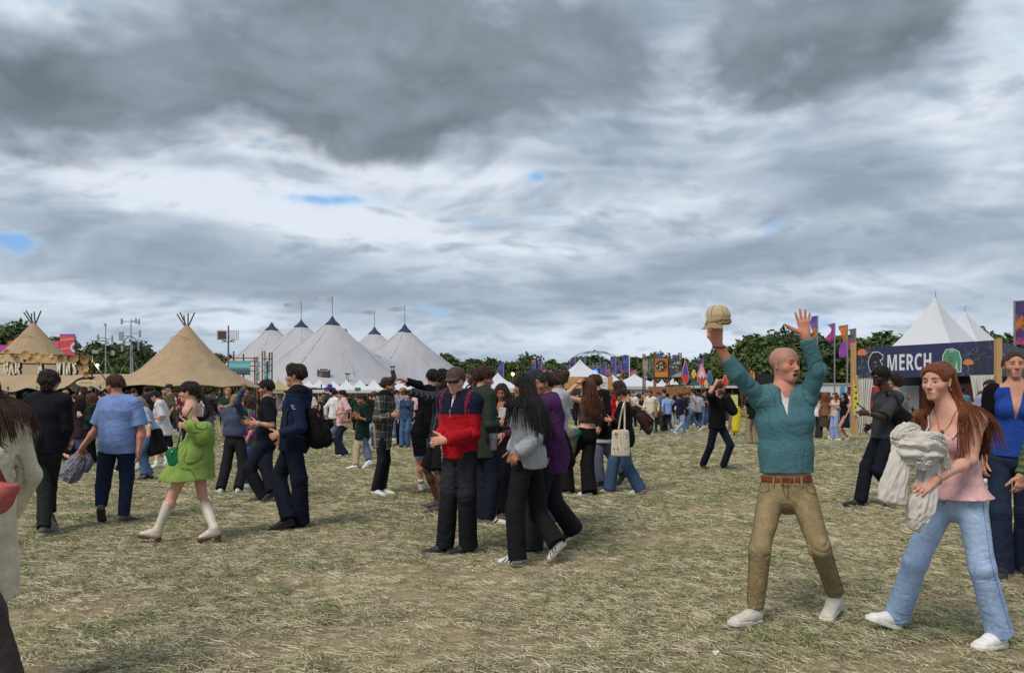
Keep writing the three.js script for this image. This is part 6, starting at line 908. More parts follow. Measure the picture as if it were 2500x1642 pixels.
  if (h && !h.none) {
    const hg = [];
    if (h.type !== 'locksOnly') hg.push(hairCap(k.hm, k.hi, k.hs, h, q <= 1 ? .005 : .006 * q));
    if (!h.len && q < 1.8 && !h.smooth) hg.push(locks(k.hm, k.hs, { c: h.c, n: 170, len: .05 + (h.thick ?? .016), steps: 4, r: .0055, r1: .0015, wave: .5, wfreq: 2.2, open: h.fringe ? 3.1 : 2.1, thick: (h.thick ?? .016) - .004 + (h.top ?? 0) * .4 }, () => 1, 9));
    if (h.len) hg.push(locks(k.hm, k.hs, h, R.solid, h.seed ?? 17));
    if (h.braid) { // three strands plaited down a path
      const pts = h.braid.map((b) => V(...b)), cv = new THREE.CatmullRomCurve3(pts), paths = [];
      for (let z = 0; z < 3; z++) { const ps = []; for (let i = 0; i <= 40; i++) { const t = i / 40, p = cv.getPoint(t), ph = t * 26 + z * 2.094; ps.push(p.add(V(Math.sin(ph) * .013, 0, Math.sin(2 * ph) * .008))); } paths.push(ps); }
      hg.push(strandGeo(paths, .014, .007, h.c, 5));
    }
    part('hair', addUV(mergeGeometries(hg), 6, 3), MV(.5, { specularIntensity: .6, ...STRANDS }), root);
  }
  if (o.cap) {
    const c = o.cap, X = V(1, 0, 0).transformDirection(k.hm), P = (x, y, z) => V(x, y, z).applyMatrix4(k.hm), Y = V(0, 1, 0).transformDirection(k.hm), hs = k.hs, back = c.back ? -1 : 1;
    const low = cutAt(P(0, c.low ?? .045, 0), Y.clone().multiplyScalar(-1)), pr = [limb(P(0, .052, -.03), P(0, .056, .018), .089 * hs, .087 * hs, .02, low, { side: X, n0: .098 * hs, n1: .09 * hs })];
    if (!c.beanie) pr.push(limb(P(0, .052, .07 * back), P(0, .034 - (c.dip ?? 0), .15 * back), .066 * hs, .058 * hs, .012, [cutAt(P(0, .056, 0), Y.clone().addScaledVector(V(0, 0, 1).transformDirection(k.hm), .18 * back).normalize()), cutAt(P(0, .044, 0), Y.clone().addScaledVector(V(0, 0, 1).transformDirection(k.hm), .18 * back).normalize().multiplyScalar(-1))], { side: X, n0: .09, n1: .09 }));
    if (c.hat) pr.push(limb(P(0, .05, -.13), P(0, .05, .13), .12 * hs, .12 * hs, .01, [cutAt(P(0, .058, 0), Y), cutAt(P(0, .046, 0), Y.clone().multiplyScalar(-1))], { side: X, n0: .2, n1: .2 }));
    part('cap', clothMesh(pr, .006 * Math.max(1, q), (x, y, z) => vary(c.c, x, y, z, .1, 30), .0015), MV(.85), root);
  }
  if (o.shades) {
    const P = (x, y, z) => V(x, y, z).applyMatrix4(k.hm), hs = k.hs, pr = [];
    for (const z of [-1, 1]) pr.push(prim(P(z * .018, .006, .092), P(z * .056, .008, .076), .017 * hs, .013 * hs, { side: V(0, 1, 0).transformDirection(k.hm), n0: .005 * hs, k: .004 }), prim(P(z * .06, .012, .07), P(z * .078, .014, -.005), .004 * hs, .003 * hs, { k: .004 }));
    pr.push(prim(P(-.02, .01, .095), P(.02, .01, .095), .0045 * hs, .0045 * hs));
    part('sunglasses', sdMesh(pr, .0035 * Math.max(1, q), null), M(o.shades === true ? [.008, .008, .01] : o.shades, .15), root);
  }
  if (o.glasses) {
    const P = (x, y, z) => V(x, y, z).applyMatrix4(k.hm), gl = [];
    for (const z of [-1, 1]) { const ring = []; for (let i = 0; i <= 20; i++) { const a = i / 20 * 6.2832; ring.push(P(z * .034 + Math.cos(a) * .024, .003 + Math.sin(a) * .019, .096 - .01 * Math.abs(Math.cos(a)))); } gl.push(tube(ring, .0018, 24, 5), tube([P(z * .058, .006, .086), P(z * .076, .012, .0)], .0017, 4, 5)); }
    gl.push(tube([P(-.011, .006, .098), P(.011, .006, .098)], .0017, 4, 5)); part('glasses', join(gl), M(o.glasses, .4, { metalness: .5 }), root);
  }
  return R;
}
// ---------------------------------------------------------------- the people one can tell apart
const Zm = (x0, y0, k) => (x, y, dz) => dz === undefined ? [x0 + x / k, y0 + y / k] : [x0 + x / k, y0 + y / k, dz];
const Z1 = Zm(0, 860, 1.999), Z2 = Zm(300, 880, 3.256), Z3 = Zm(780, 860, 3.908), Z4 = Zm(1000, 880, 3.006), Z5 = Zm(1300, 880, 4.113), Z6 = Zm(1680, 700, 3.126), Z7 = Zm(1700, 1100, 3.126), Z8 = Zm(2050, 820, 2.004);
const held = (name, label, category, pos) => thing(name, label, category, pos);
function clothLump(pr, c, cell, amp, fx = 7, fy = 7, colour) { const f0 = fieldC(pr); return addUV(surface((x, y, z) => folds(f0(x, y, z), x, y, z, amp, fx, fy), boundsOf(pr, .03), cell, colour ?? ((x, y, z) => vary(c, x, y, z, .1, 14)), .03), 1.9, 1.9); }
const toBase = (R, p) => p.clone().add(R.k.base);
function cup(R, i, label, o = {}) { // a plastic cup in a hand
  const h = R.hands[i], p = toBase(R, h.grip), t = held('plastic_cup', label, 'cup', p.clone().add(V(0, -.05, 0))); part('cup_wall', new THREE.LatheGeometry([[.001, 0], [.028, 0], [.036, .12], [.0375, .122], [.034, .118], [.027, .008], [.001, .008]].map(([a, b]) => new THREE.Vector2(a, b)), 16), M(o.c ?? L3(206, 206, 204), .4, o.clear ? { transmission: .5 } : {}), t); part('drink', new THREE.CylinderGeometry(.032, .028, .08, 14).translate(0, .05, 0), M(o.drink ?? L3(190, 140, 60), .3), t); return t;
}
{ // bald man, both arms up
  const R = person({
    label: 'bald man in teal pullover striding with both arms raised', D: 5.0, h: 1.0, girth: .95, fixed: 1, sex: 'm', yaw: -12, pyaw: -16, q: .8, skin: SKIN.rosy,
    hd: [1917, 893], hy: 28, hp: 3, hr: -3, hs: .97, nk: [1914, 957], pv: [1922, 1204], sl: [1968, 976, 0], sr: [1856, 972, 0],
    L: { e: [1998, 904, -.12], w: [1966, 818, -.16], hand: { dir: [-.12, 1, .02], palm: [-.12, .05, 1], curl: .05, spread: .15, thumb: 1.25 } },
    R: { e: [1797, 910, -.1], w: [1751, 838, -.14], hand: { dir: [-.06, 1, .1], palm: [.2, .1, -.9], curl: .85, thumb: .5, tcurl: .35 } },
    LL: { k: [2001, 1338, -.2], a: [2040, 1449], y: -42, p: -17 }, RL: { k: [1856, 1343, -.2], a: [1846, 1486], y: -58, p: 5 },
    face: { buzz: .5, hair: HAIR.grey, mouth: 1.15, brow: L3(120, 84, 64), beard: .14, jaw: 1.06 }, hair: { none: 1, c: HAIR.grey },
    top: [{ c: C.white, loose: .006, hem: -.3, sleeve: .3, neckR: .062, neckDrop: -.03, name: 'undershirt', fold: .001, sr: .004 }, { c: C.teal, loose: .03, hem: -.15, sleeve: [1.9, 1.5], sr: .013, v: .12, vr: .03, collar: .035, fold: .010, tuck: .016, neckR: .074, cuffs: .75, sheen: .25, boxy: 1, fx: 7, fy: 6, name: 'pullover', colour: (p, k) => { const h = p.clone().sub(k.pv).dot(k.up); let c = tint(vary(C.teal, p.x, p.y, p.z, .07, 7), 1 + .05 * n3(p.x * 90, p.y * 90, p.z * 90)); return h < .2 && h > .15 ? tint(c, .96 + .08 * Math.sin(p.x * 900)) : c; } }],
    legs: { c: C.khaki, r: [.096, .074, .062], rise: .12, len: 2, over: -.005, belt: L3(122, 56, 30), seams: L3(106, 94, 66), fold: .0085, fx: 6, fy: 13 },
    shoe: { c: L3(196, 192, 180), sole: L3(200, 198, 190), laces: 1 },
  });
  const W = R.hands[1].w, band = new THREE.TorusGeometry(.036, .006, 6, 24); band.rotateX(Math.PI / 2 + .3); const bp = R.k.W[1].clone().lerp(R.k.E[1], .1); band.translate(bp.x, bp.y, bp.z); const wb = part('wristband', band, M(L3(92, 52, 66), .8), R.root); part('ribbon_end', tube([bp.clone().add(V(-.034, 0, .01)), bp.clone().add(V(-.05, -.03, .01)), bp.clone().add(V(-.06, -.075, 0))], .005, 8, 5), M(L3(60, 44, 70), .8), wb);
  // wedding ring
  const hl = R.hands[0], t = hl.d.clone().cross(hl.n).multiplyScalar(-1), rp = hl.w.clone().addScaledVector(hl.d, .112).addScaledVector(t, -.013), rg = new THREE.TorusGeometry(.0095, .002, 6, 16); rg.rotateX(Math.PI / 2); rg.translate(rp.x, rp.y, rp.z); part('ring', rg, M(L3(190, 170, 120), .25, { metalness: 1 }), R.root);
  // the cap in his hand
  const g = toBase(R, R.hands[1].w).add(V(-.0, .13, .02)), cp = held('cap', 'tan baseball cap held up in one raised hand', 'cap', g), low = cutAt(V(0, .02, 0), V(0, -1, 0));
  cp.scale.setScalar(.86); const tan = M(L3(184, 166, 132), .9), dome = []; for (let e = 0; e <= 14; e++) { const a = e / 14 * 1.5708; dome.push(new THREE.Vector2(Math.max(.0005, Math.sin(a) ** .8 * .084), .025 + Math.max(0, Math.cos(a)) ** .75 * .098)); } dome.push(new THREE.Vector2(.083, .0), new THREE.Vector2(.079, .002), new THREE.Vector2(.078, .03)); const cg = new THREE.LatheGeometry(dome, 30), cq = cg.attributes.position; for (let e = 0; e < cq.count; e++) { const x = cq.getX(e), y = cq.getY(e), z = cq.getZ(e), w = 1 + .05 * n3(x * 16, y * 16, z * 16) - (y < .03 ? .12 * Math.max(0, z / .08) : 0); cq.setXYZ(e, x * w * 1.02, y, z * w * .9); } cg.computeVertexNormals(); const cr = part('crown', cg.rotateZ(-.06), tan, cp);
  for (let e = 0; e < 6; e++) { const a = e / 6 * 3.1416 * 2 + .3; const ps = []; for (let f = 0; f <= 8; f++) { const b = .1 + f / 8 * 1.4; ps.push(V(Math.cos(a) * Math.sin(b) ** .8 * .087, .025 + Math.cos(b) ** .75 * .098, Math.sin(a) * Math.sin(b) ** .8 * .079)); } part('seam', tube(ps, .0016, 14, 4), M(L3(134, 116, 84), .9), cr); }
  const brimPos = [], bi = []; for (const s of [0, 1]) for (let e = 0; e <= 12; e++) for (let f = 0; f <= 5; f++) { const a = 2.3 + (e / 12 - .5) * 2.2, r = .08 + f / 5 * .075 * Math.sqrt(Math.max(0, 1 - ((e / 12 - .5) * 2) ** 4)); brimPos.push(Math.cos(a) * r * .8 - .012, .006 - (r - .08) * .75 - .02 * ((e / 12 - .5) * 2) ** 2 + .006 * n2(e * .7, f) - s * .004, Math.sin(a) * r * .6 + .03); } for (const s of [0, 1]) for (let e = 0; e < 12; e++) for (let f = 0; f < 5; f++) { const k = s * 78 + e * 6 + f; bi.push(k, k + 1, k + 7, k, k + 7, k + 6); } const bg = new THREE.BufferGeometry(); bg.setAttribute('position', new THREE.Float32BufferAttribute(brimPos, 3)); bg.setIndex(bi); bg.computeVertexNormals(); part('brim', bg, M(L3(146, 126, 92), .9), cp);
  part('crumpled_band', drape([V(-.1, -.035, .03), V(-.05, -.015, .06), V(.0, -.005, .07), V(.06, .0, .04), V(.09, .012, .0)], [.02, .024, .02, .018, .012], [.02, .022, .02, .018, .012], V(0, 1, 0), 4, .3, 3), M(L3(140, 120, 86), .9), cp);
}
{ // red-haired woman
  const R = person({
    label: 'red-haired woman in pink camisole and pale jeans striding left', D: 4.5, h: .97, fixed: 1, sex: 'f', yaw: -62, pyaw: -68, q: .8, skin: SKIN.pale, bust: .066,
    hd: [2290, 934], hy: -58, hp: 0, hs: .94, girth: .93, nk: [2325, 1003], pv: [2338, 1222],
    L: { e: [2372, 1122, -.02], w: [2282, 1172, -.2], hand: { dir: [-.85, -.5, .1], palm: [.2, -.55, -.75], curl: .28, thumb: .6 } },
    R: { e: [2240, 1130, -.1], w: [2282, 1120, -.42], hand: { dir: [-1, -.06, .1], palm: [0, .15, -1], curl: .5, thumb: .4 } },
    LL: { k: [2398, 1384, -.04], a: [2440, 1541], y: -72, p: 0 }, RL: { k: [2236, 1369, -.02], a: [2192, 1500], y: -82, p: 20 },
    face: { hair: HAIR.chestnut, lip: L3(184, 92, 92), iris: L3(70, 48, 32), gaze: -.001 },
    hair: { c: HAIR.red, thick: .01, line: .012, len: .5, n: 560, fine: 1, wave: .12, r: .008, wind: V(.0, 0, .02), open: 1.45, back: .08, clump: .003, freq: 20, nape: -.12, seed: 21 },
    top: { c: C.pink, loose: .014, hem: -.02, sleeve: 0, topCut: .15, bare: 1, flare: .045, noNeck: 1, fold: .006, name: 'camisole', fx: 7, fy: 4 },
    legs: { c: L3(158, 184, 222), r: [.096, .086, .088], rise: .13, len: 2, over: .02, fold: .006, wash: L3(190, 210, 238), name: 'jeans', fx: 5, fy: 12, seams: L3(126, 150, 192) },
    shoe: { c: L3(226, 226, 226), sole: L3(226, 224, 216), laces: 1, high: .01 },
  }), k = R.k;
  // straps, necklace, earring, bracelet, jeans button
  const on = (p, lift = .006) => { for (let i = 0; i < 4; i++) { const d = R.solid(p.x, p.y, p.z) - lift, h = .006; const g = V(R.solid(p.x + h, p.y, p.z) - R.solid(p.x - h, p.y, p.z), R.solid(p.x, p.y + h, p.z) - R.solid(p.x, p.y - h, p.z), R.solid(p.x, p.y, p.z + h) - R.solid(p.x, p.y, p.z - h)).normalize(); p.addScaledVector(g, -d); } return p; };
  for (const q of [-1, 1]) { const top = k.nk.clone().addScaledVector(k.left, q * .105).addScaledVector(k.up, -.01), fr = k.nk.clone().addScaledVector(k.left, q * .08).addScaledVector(k.up, -.16).addScaledVector(k.fwd, .13), bk = k.nk.clone().addScaledVector(k.left, q * .075).addScaledVector(k.up, -.2).addScaledVector(k.fwd, -.12); const pts = []; for (let i = 0; i <= 10; i++) pts.push(on((i < 5 ? bk.clone().lerp(top, i / 5) : top.clone().lerp(fr, (i - 5) / 5)))); part('strap', tube(pts, .006, 30, 5), M(q < 0 ? L3(176, 178, 186) : C.pink, .8), R.root); }
  const nl = []; for (let i = 0; i <= 16; i++) { const s = i / 16 * 2 - 1; nl.push(on(k.nk.clone().addScaledVector(k.left, s * .065).addScaledVector(k.fwd, .05 + .06 * (1 - s * s)).addScaledVector(k.up, .015 - .12 * (1 - s * s)), .003)); } const nk_ = part('necklace', tube(nl, .0018, 40, 5), M(L3(150, 116, 74), .35, { metalness: .8 }), R.root); part('pendant', new THREE.SphereGeometry(.011, 10, 8).translate(nl[8].x, nl[8].y - .012, nl[8].z + .004), M(L3(96, 66, 40), .3, { metalness: .7 }), nk_);
  const br = new THREE.TorusGeometry(.03, .004, 6, 24), fd = k.W[0].clone().sub(k.E[0]).normalize(); br.applyQuaternion(new THREE.Quaternion().setFromUnitVectors(V(0, 0, 1), fd)); const bp = k.W[0].clone().addScaledVector(fd, -.02); br.translate(bp.x, bp.y, bp.z); part('bracelet', br, M(L3(196, 190, 170), .3, { metalness: .8 }), R.root);
  const ep = V(.083, -.035, .0).applyMatrix4(k.hm); part('earring', new THREE.TorusGeometry(.008, .0016, 6, 16).rotateY(.5).translate(ep.x, ep.y - .006, ep.z), M(L3(206, 190, 150), .25, { metalness: .9 }), R.root);
  // the sweatshirt over her arm
  const c = at(2232, 1110, 4.2), sw = held('folded_sweatshirt', 'light grey sweatshirt bundled over an arm with sleeves hanging', 'sweatshirt', c), P = (x, y, dz = 0) => at(...Z8(x, y), 4.2 + dz).sub(c), hem = [];
  const X = V(1, 0, .25), gm = M(L3(196, 192, 186), .95, { sheen: .3, sheenRoughness: .7, sheenColor: new THREE.Color(.5, .5, .5) });
  sw.scale.setScalar(.93); part('hood', drape([P(395, 470, .03), P(330, 455, .0), P(285, 480, .0), P(283, 540, .02)], [.03, .05, .045, .03], [.03, .04, .035, .03], V(0, 1, .3), 5, .2, 1), gm, sw);
  part('sleeve', drape([P(305, 490, .02), P(292, 610, -.02), P(262, 740, -.03), P(246, 846, -.03)], [.04, .055, .07, .078], [.025, .03, .035, .032], X, 6, .2, 2), gm, sw);
  part('sleeve', drape([P(450, 600, .02), P(432, 730, -.01), P(400, 850, -.02), P(378, 940, -.02)], [.055, .06, .075, .05], [.03, .034, .036, .03], X, 6, .2, 3), gm, sw);
  part('body_roll', drape([P(310, 520, .03), P(350, 545, -.05), P(430, 550, -.06), P(505, 560, .02)], [.06, .085, .08, .05], [.05, .06, .055, .04], V(0, 1, 0), 7, .2, 4), gm, sw);
  part('body_fold', drape([P(350, 505, -.03), P(410, 495, -.05), P(480, 505, -.03), P(512, 540, .03)], [.03, .04, .042, .03], [.03, .04, .04, .03], V(0, 1, 0), 4, .24, 5), gm, sw);
  part('body_fold', drape([P(500, 535, .0), P(508, 610, .02), P(505, 690, .05)], [.03, .045, .04], [.03, .03, .02], X, 5, .25, 6), gm, sw);
  part('body_fold', drape([P(360, 600, -.05), P(400, 625, -.07), P(455, 620, -.05)], [.03, .036, .03], [.03, .034, .03], V(0, 1, 0), 4, .25, 7), gm, sw);
  part('cuff', drape([P(380, 925, -.02), P(368, 965, -.02), P(362, 978, -.02)], [.045, .036, .03], [.03, .026, .022], X, 9, .12, 8), M(L3(180, 176, 170), .95), sw);
}
{ // woman in blue at the edge
  const R = person({ label: 'woman in royal blue halter top and dark jeans at the right edge', D: 6.25, h: 1.0, sex: 'f', yaw: -28, skin: SKIN.fair, hd: [2477, 893], hy: -20, hp: 5, nk: [2482, 944], pv: [2470, 1130], bust: .055, L: { e: [2545, 1045, .05], w: [2548, 1120, 0] }, R: { e: [2408, 1048, .05], w: [2404, 1128, -.02] }, LL: { a: [2500, 1372], y: -20 }, RL: { a: [2448, 1378], y: -35 }, face: { hair: HAIR.brown, lip: L3(170, 90, 86) }, hair: { c: HAIR.brown, thick: .006, line: .014, bun: [0, .03, -.13], clump: .002, nape: -.09 },
    top: [{ c: L3(36, 70, 150), loose: .012, hem: -.05, sleeve: 0, v: .24, vr: .05, bare: 1, neckR: .06, topCut: .03, fold: .006, name: 'halter_top' }], legs: { c: C.darkdenim, r: [.096, .086, .098], rise: .15, over: .05, fold: .006, name: 'jeans' }, shoe: { c: C.black, sole: C.black } }), k = R.k;
  const cd = [limb(k.S[1].clone().add(V(0, .01, 0)), k.E[1], .068, .066, .03), limb(k.E[1], k.W[1].clone().lerp(k.E[1], .35), .062, .05, .03), limb(k.S[1].clone().addScaledVector(k.fwd, -.06), k.E[1].clone().addScaledVector(k.fwd, -.1), .07, .06, .04)]; part('cardigan', clothLump(cd, C.jet, .011, .009), MV(.95, CLOTH), R.root);
}
person({ label: 'person in a green striped knit sleeve cut off by the right edge', D: 5.4, h: .98, sex: 'f', yaw: -70, skin: SKIN.fair, hd: [2585, 900], hy: -80, nk: [2592, 950], pv: [2590, 1150], L: { e: [2530, 1090, -.1], w: [2494, 1160, -.15], hand: { dir: [-.15, -1, 0], curl: .5 } }, face: { hair: HAIR.brown }, hair: { c: HAIR.brown, len: .3, n: 60, r: .012 }, top: { loose: .02, hem: .08, colour: (p) => tint(Math.sin(p.y * 150) > .2 ? L3(58, 76, 46) : L3(92, 108, 70), 1 + .1 * n3(p.x * 50, p.y * 50, p.z * 50)), name: 'sweater' }, legs: { c: C.black }, shoe: { c: C.black, sole: C.black } });
{ // man with cup by the booth
  const R = person({ label: 'man in charcoal tee and sunglasses carrying a cup past the booth', D: 10.2, h: 1.04, sex: 'm', yaw: -80, skin: SKIN.deep, hd: [2150, 921], hy: -75, nk: [2170, 962], pv: [2160, 1066], L: { e: [2156, 1018, -.08], w: [2118, 1008, -.12], hand: { dir: [-1, .05, 0], palm: [.3, 0, -1], curl: .9 } }, R: { e: [2150, 1025, .1], w: [2125, 1040, .05] }, LL: { a: [2192, 1212], y: -80, p: -12 }, RL: { a: [2102, 1219], y: -85, p: 4 }, face: { hair: HAIR.black, beard: .8, lip: L3(90, 50, 46) }, shades: true, hair: { c: HAIR.black, thick: .024, top: .012, clump: .006, freq: 60, nape: -.045 }, top: { c: L3(58, 61, 66), loose: .036, hem: .03, sleeve: .95, wide: .022, fold: .009, boxy: 1, name: 'tee_shirt' }, legs: { c: C.ink, r: [.1, .096, .094], over: .03, fold: .009 }, shoe: { c: C.jet, sole: C.jet } });
  cup(R, 0, 'white paper cup held by the man in charcoal tee', {}); const w = R.k.W[0].clone().lerp(R.k.E[0], .1); part('watch', new THREE.TorusGeometry(.034, .007, 6, 18).rotateY(Math.PI / 2).translate(w.x, w.y, w.z), M(L3(170, 170, 172), .3, { metalness: .7 }), R.root);
  const c = at(2195, 1015, 10.0), b = held('shoulder_bag', 'large black quilted shoulder bag on the back of the man with cup', 'bag', c); part('bag_body', clothLump([limb(V(-.06, .06, .05), V(.13, -.14, .02), .10, .13, .04, null, { side: V(1, .6, 0), n0: .07, n1: .08 })], C.jet, .012, .012, 9, 9), MV(.6, CLOTH), b); part('strap', tube([V(-.02, .12, .1), V(-.1, .3, .08), V(-.14, .32, -.04), V(-.06, .16, -.1)], .014, 16, 6), M(C.jet, .7), b);
}
person({ label: 'person with brown bob and grey shirt behind the man with cup', D: 12.6, sex: 'f', yaw: -150, skin: SKIN.fair, hd: [2186, 930], hy: -120, nk: [2190, 958], pv: [2194, 1048], hair: { c: HAIR.dark, thick: .016, back: .06, sides: .06, nape: -.1, len: .12, n: 50, r: .012 }, top: { c: L3(120, 124, 130), loose: .03, hem: .08, name: 'shirt' }, legs: { c: C.ink, r: [.1, .09, .08] }, shoe: { c: C.black } });
{ // hands on head
  const R = person({ label: 'bearded man in black jacket with a hand on his head', D: 15.3, h: 1.02, sex: 'm', yaw: 42, skin: SKIN.fair, hd: [1756, 948], hy: 62, hp: -4, nk: [1752, 972], pv: [1752, 1040], R: { e: [1735, 956, -.22], w: [1749, 934, -.1], hand: { dir: [.6, .5, .2], palm: [.4, -.8, 0], curl: .5 } }, L: { e: [1786, 1000, 0], w: [1783, 1036, -.05] }, LL: { a: [1766, 1136], y: 70 }, RL: { a: [1716, 1134], y: 10, p: 0 }, face: { hair: HAIR.brown, beard: .9 }, hair: { c: HAIR.brown, thick: .018, clump: .008 }, top: { c: C.jet, loose: .035, hem: .05, sleeve: .9, wide: .03, boxy: 1, name: 'jacket' }, legs: { c: C.navy, r: [.096, .082, .08] }, shoe: { c: C.jet, sole: C.jet } });
  const c = at(1782, 985, 15), b = held('sling_bag', 'black sling bag on the shoulder of the man touching his head', 'bag', c); part('bag_body', clothLump([limb(V(-.06, .1, 0), V(.06, -.14, 0), .09, .1, .05)], C.jet, .02, .008), MV(.6, CLOTH), b); part('strap', tube([V(-.05, .12, 0), V(-.16, .22, .05), V(-.25, .16, .15)], .02, 10, 5), M(C.jet, .7), b);
}
{ // tote bag woman
  const R = person({ label: 'woman in black jacket and wide jeans carrying a cream tote', D: 11.6, h: .92, sex: 'f', yaw: -105, skin: SKIN.fair, hd: Z5(893, 352), hy: -95, hp: -22, nk: Z5(925, 440), pv: Z5(915, 800), L: { e: Z5(860, 650, -.05), w: Z5(790, 600, -.12), hand: { dir: [-1, .2, 0], curl: .7 } }, R: { e: Z5(830, 660, .1), w: Z5(790, 640, 0) }, LL: { a: Z5(1075, 1280), y: -95, p: -4 }, RL: { a: Z5(775, 1275), y: -95 }, face: { hair: HAIR.black }, shades: true, hair: { c: HAIR.dark, thick: .010, bun: [0, .10, -.08], bunR: .035, clump: .003, nape: -.07 }, top: { c: C.jet, loose: .045, hem: .1, neckR: .1, neckDrop: .05, boxy: 1, fold: .011, sr: .03, bare: 1, name: 'jacket' }, legs: { c: L3(62, 84, 114), r: [.1, .11, .125], over: .04, fold: .008, wash: L3(92, 118, 150), name: 'jeans' }, shoe: { c: C.white } });
  const c = at(1515, 1080, 11.2), b = held('tote_bag', 'cream cotton tote bag with small prints on its side', 'bag', c), pr = [limb(V(0, .16, 0), V(0, -.17, 0), .125, .14, .02, [cutAt(V(0, .19, 0), V(0, 1, 0)), cutAt(V(0, -.2, 0), V(0, -1, 0))], { side: V(1, 0, 0), n0: .04, n1: .055 })];
  part('bag_body', clothLump(pr, C.cream, .012, .007, 5, 4, (x, y, z) => { const m = n3(x * 26, y * 26, 3), q = [[-.06, .1], [.07, .09], [-.07, -.11], [.05, -.1]].some(([a, b_]) => Math.hypot(x - a, y - b_) < .04); return q && m > .28 ? L3(96, 84, 80) : vary(C.cream, x, y, z, .06, 14); }), MV(.95, CLOTH), b); part('handle', tube([V(-.03, .18, .02), V(-.01, .36, .06), V(.02, .52, .12), V(.06, .58, 0), V(.07, .4, -.06), V(.06, .18, 0)], .014, 26, 5), M(C.cream, .95), b);
  const f = held('leather_coat', 'dark brown coat with pale edges carried beside the tote woman', 'coat', at(1570, 1020, 11.9)); part('coat_body', clothLump([limb(V(-.12, .14, 0), V(.1, -.05, 0), .06, .07, .03), limb(V(-.06, .02, .03), V(.08, -.2, 0), .06, .06, .03)], L3(62, 44, 38), .016, .014, 9, 14), MV(.7, CLOTH), f); part('collar_edge', tube([V(-.16, .24, .05), V(0, .14, .09), V(.16, -.02, .06)], .015, 12, 5), M(L3(190, 176, 150), .9), f);
}
{ // curly-haired woman, hand on head
  const R = person({ label: 'woman with long curly hair and brown crop top, hand to head', D: 11.6, h: 1.0, sex: 'f', yaw: -140, skin: SKIN.pale, hd: Z5(545, 255), hy: -120, nk: Z5(575, 375), pv: Z5(545, 710), L: { e: Z5(325, 355, -.1), w: Z5(455, 230, -.05), hand: { dir: [.5, .6, -.2], curl: .5, palm: [.3, -1, 0] } }, R: { e: Z5(672, 560, .05), w: Z5(668, 440, .1), pole: [0, -1, 0] }, LL: { a: Z5(350, 1285), y: -110 }, RL: { a: Z5(570, 1300), y: -120 }, face: { hair: HAIR.chestnut }, hair: { c: HAIR.chestnut, thick: .014, back: .08, len: .5, n: 260, fine: 1, wave: .9, wfreq: 2.3, r: .014, r1: .004, open: 1.9, nape: -.12, seed: 44 }, top: { c: L3(82, 66, 56), loose: .006, short: 1, hem: -.22, sleeve: 0, topCut: .17, noNeck: 1, bare: 1, fold: .004, name: 'crop_top', extra: (pr, k) => pr.push(prim(k.nk.clone().addScaledVector(k.up, -.02).addScaledVector(k.left, .06), k.nk.clone().addScaledVector(k.up, -.2).addScaledVector(k.left, .09), .05, .06)) }, legs: { c: C.jet, r: [.1, .115, .135], rise: .13, over: .05, fold: .009 }, shoe: { c: C.white } });
  const w = R.k.W[0]; part('bracelet', new THREE.TorusGeometry(.031, .007, 6, 18).rotateX(1.2).translate(w.x, w.y, w.z), M(C.jet, .5), R.root);
  const b = held('waist_jacket', 'taupe and teal jacket bundled at the curly woman\'s hip', 'jacket', at(1390, 1075, 11.4)); part('jacket_body', clothLump([limb(V(.06, .08, 0), V(-.02, -.25, 0), .08, .09, .04), limb(V(.1, .1, -.02), V(.0, .06, .05), .08, .06, .03)], L3(92, 86, 78), .014, .014, 8, 6, (x, y, z) => y > .02 && x > .06 ? L3(52, 92, 92) : vary(L3(92, 86, 78), x, y, z, .1, 14)), MV(.9, CLOTH), b);
}
person({ label: 'curly-headed man in black hoodie stepping behind the curly woman', D: 12.6, h: 1.0, sex: 'm', yaw: -85, skin: SKIN.fair, hd: Z5(622, 230), hy: -85, nk: Z5(690, 320), pv: Z5(700, 700), LL: { k: Z5(770, 920, .1), a: Z5(900, 1120), y: -80, p: -50, air: 1 }, RL: { a: Z5(690, 1240), y: -85 }, face: { hair: HAIR.brown }, hair: { c: HAIR.brown, thick: .026, clump: .014, freq: 40, top: .012, nape: -.06 }, top: [{ c: C.white, loose: .02, hem: .1, sleeve: 0, name: 'shirt' }, { c: C.jet, loose: .04, hem: .03, hood: 1, name: 'hoodie' }], legs: { c: C.greydenim, r: [.1, .095, .09] }, shoe: { c: C.jet, sole: C.jet } });
{
  person({ label: 'woman in red top with full brown curls behind the tote woman', D: 14.5, h: .98, sex: 'f', yaw: -100, skin: SKIN.pale, hd: Z5(860, 275), hy: -100, nk: Z5(850, 345), pv: Z5(850, 620), hair: { c: HAIR.brown, thick: .03, clump: .016, freq: 34, back: .07, nape: -.13, len: .3, n: 60, wave: .9, r: .018 }, top: { c: C.red, loose: .02, hem: .05, sleeve: .2, name: 'top' }, legs: { c: C.black }, shoe: { c: C.black } });
}
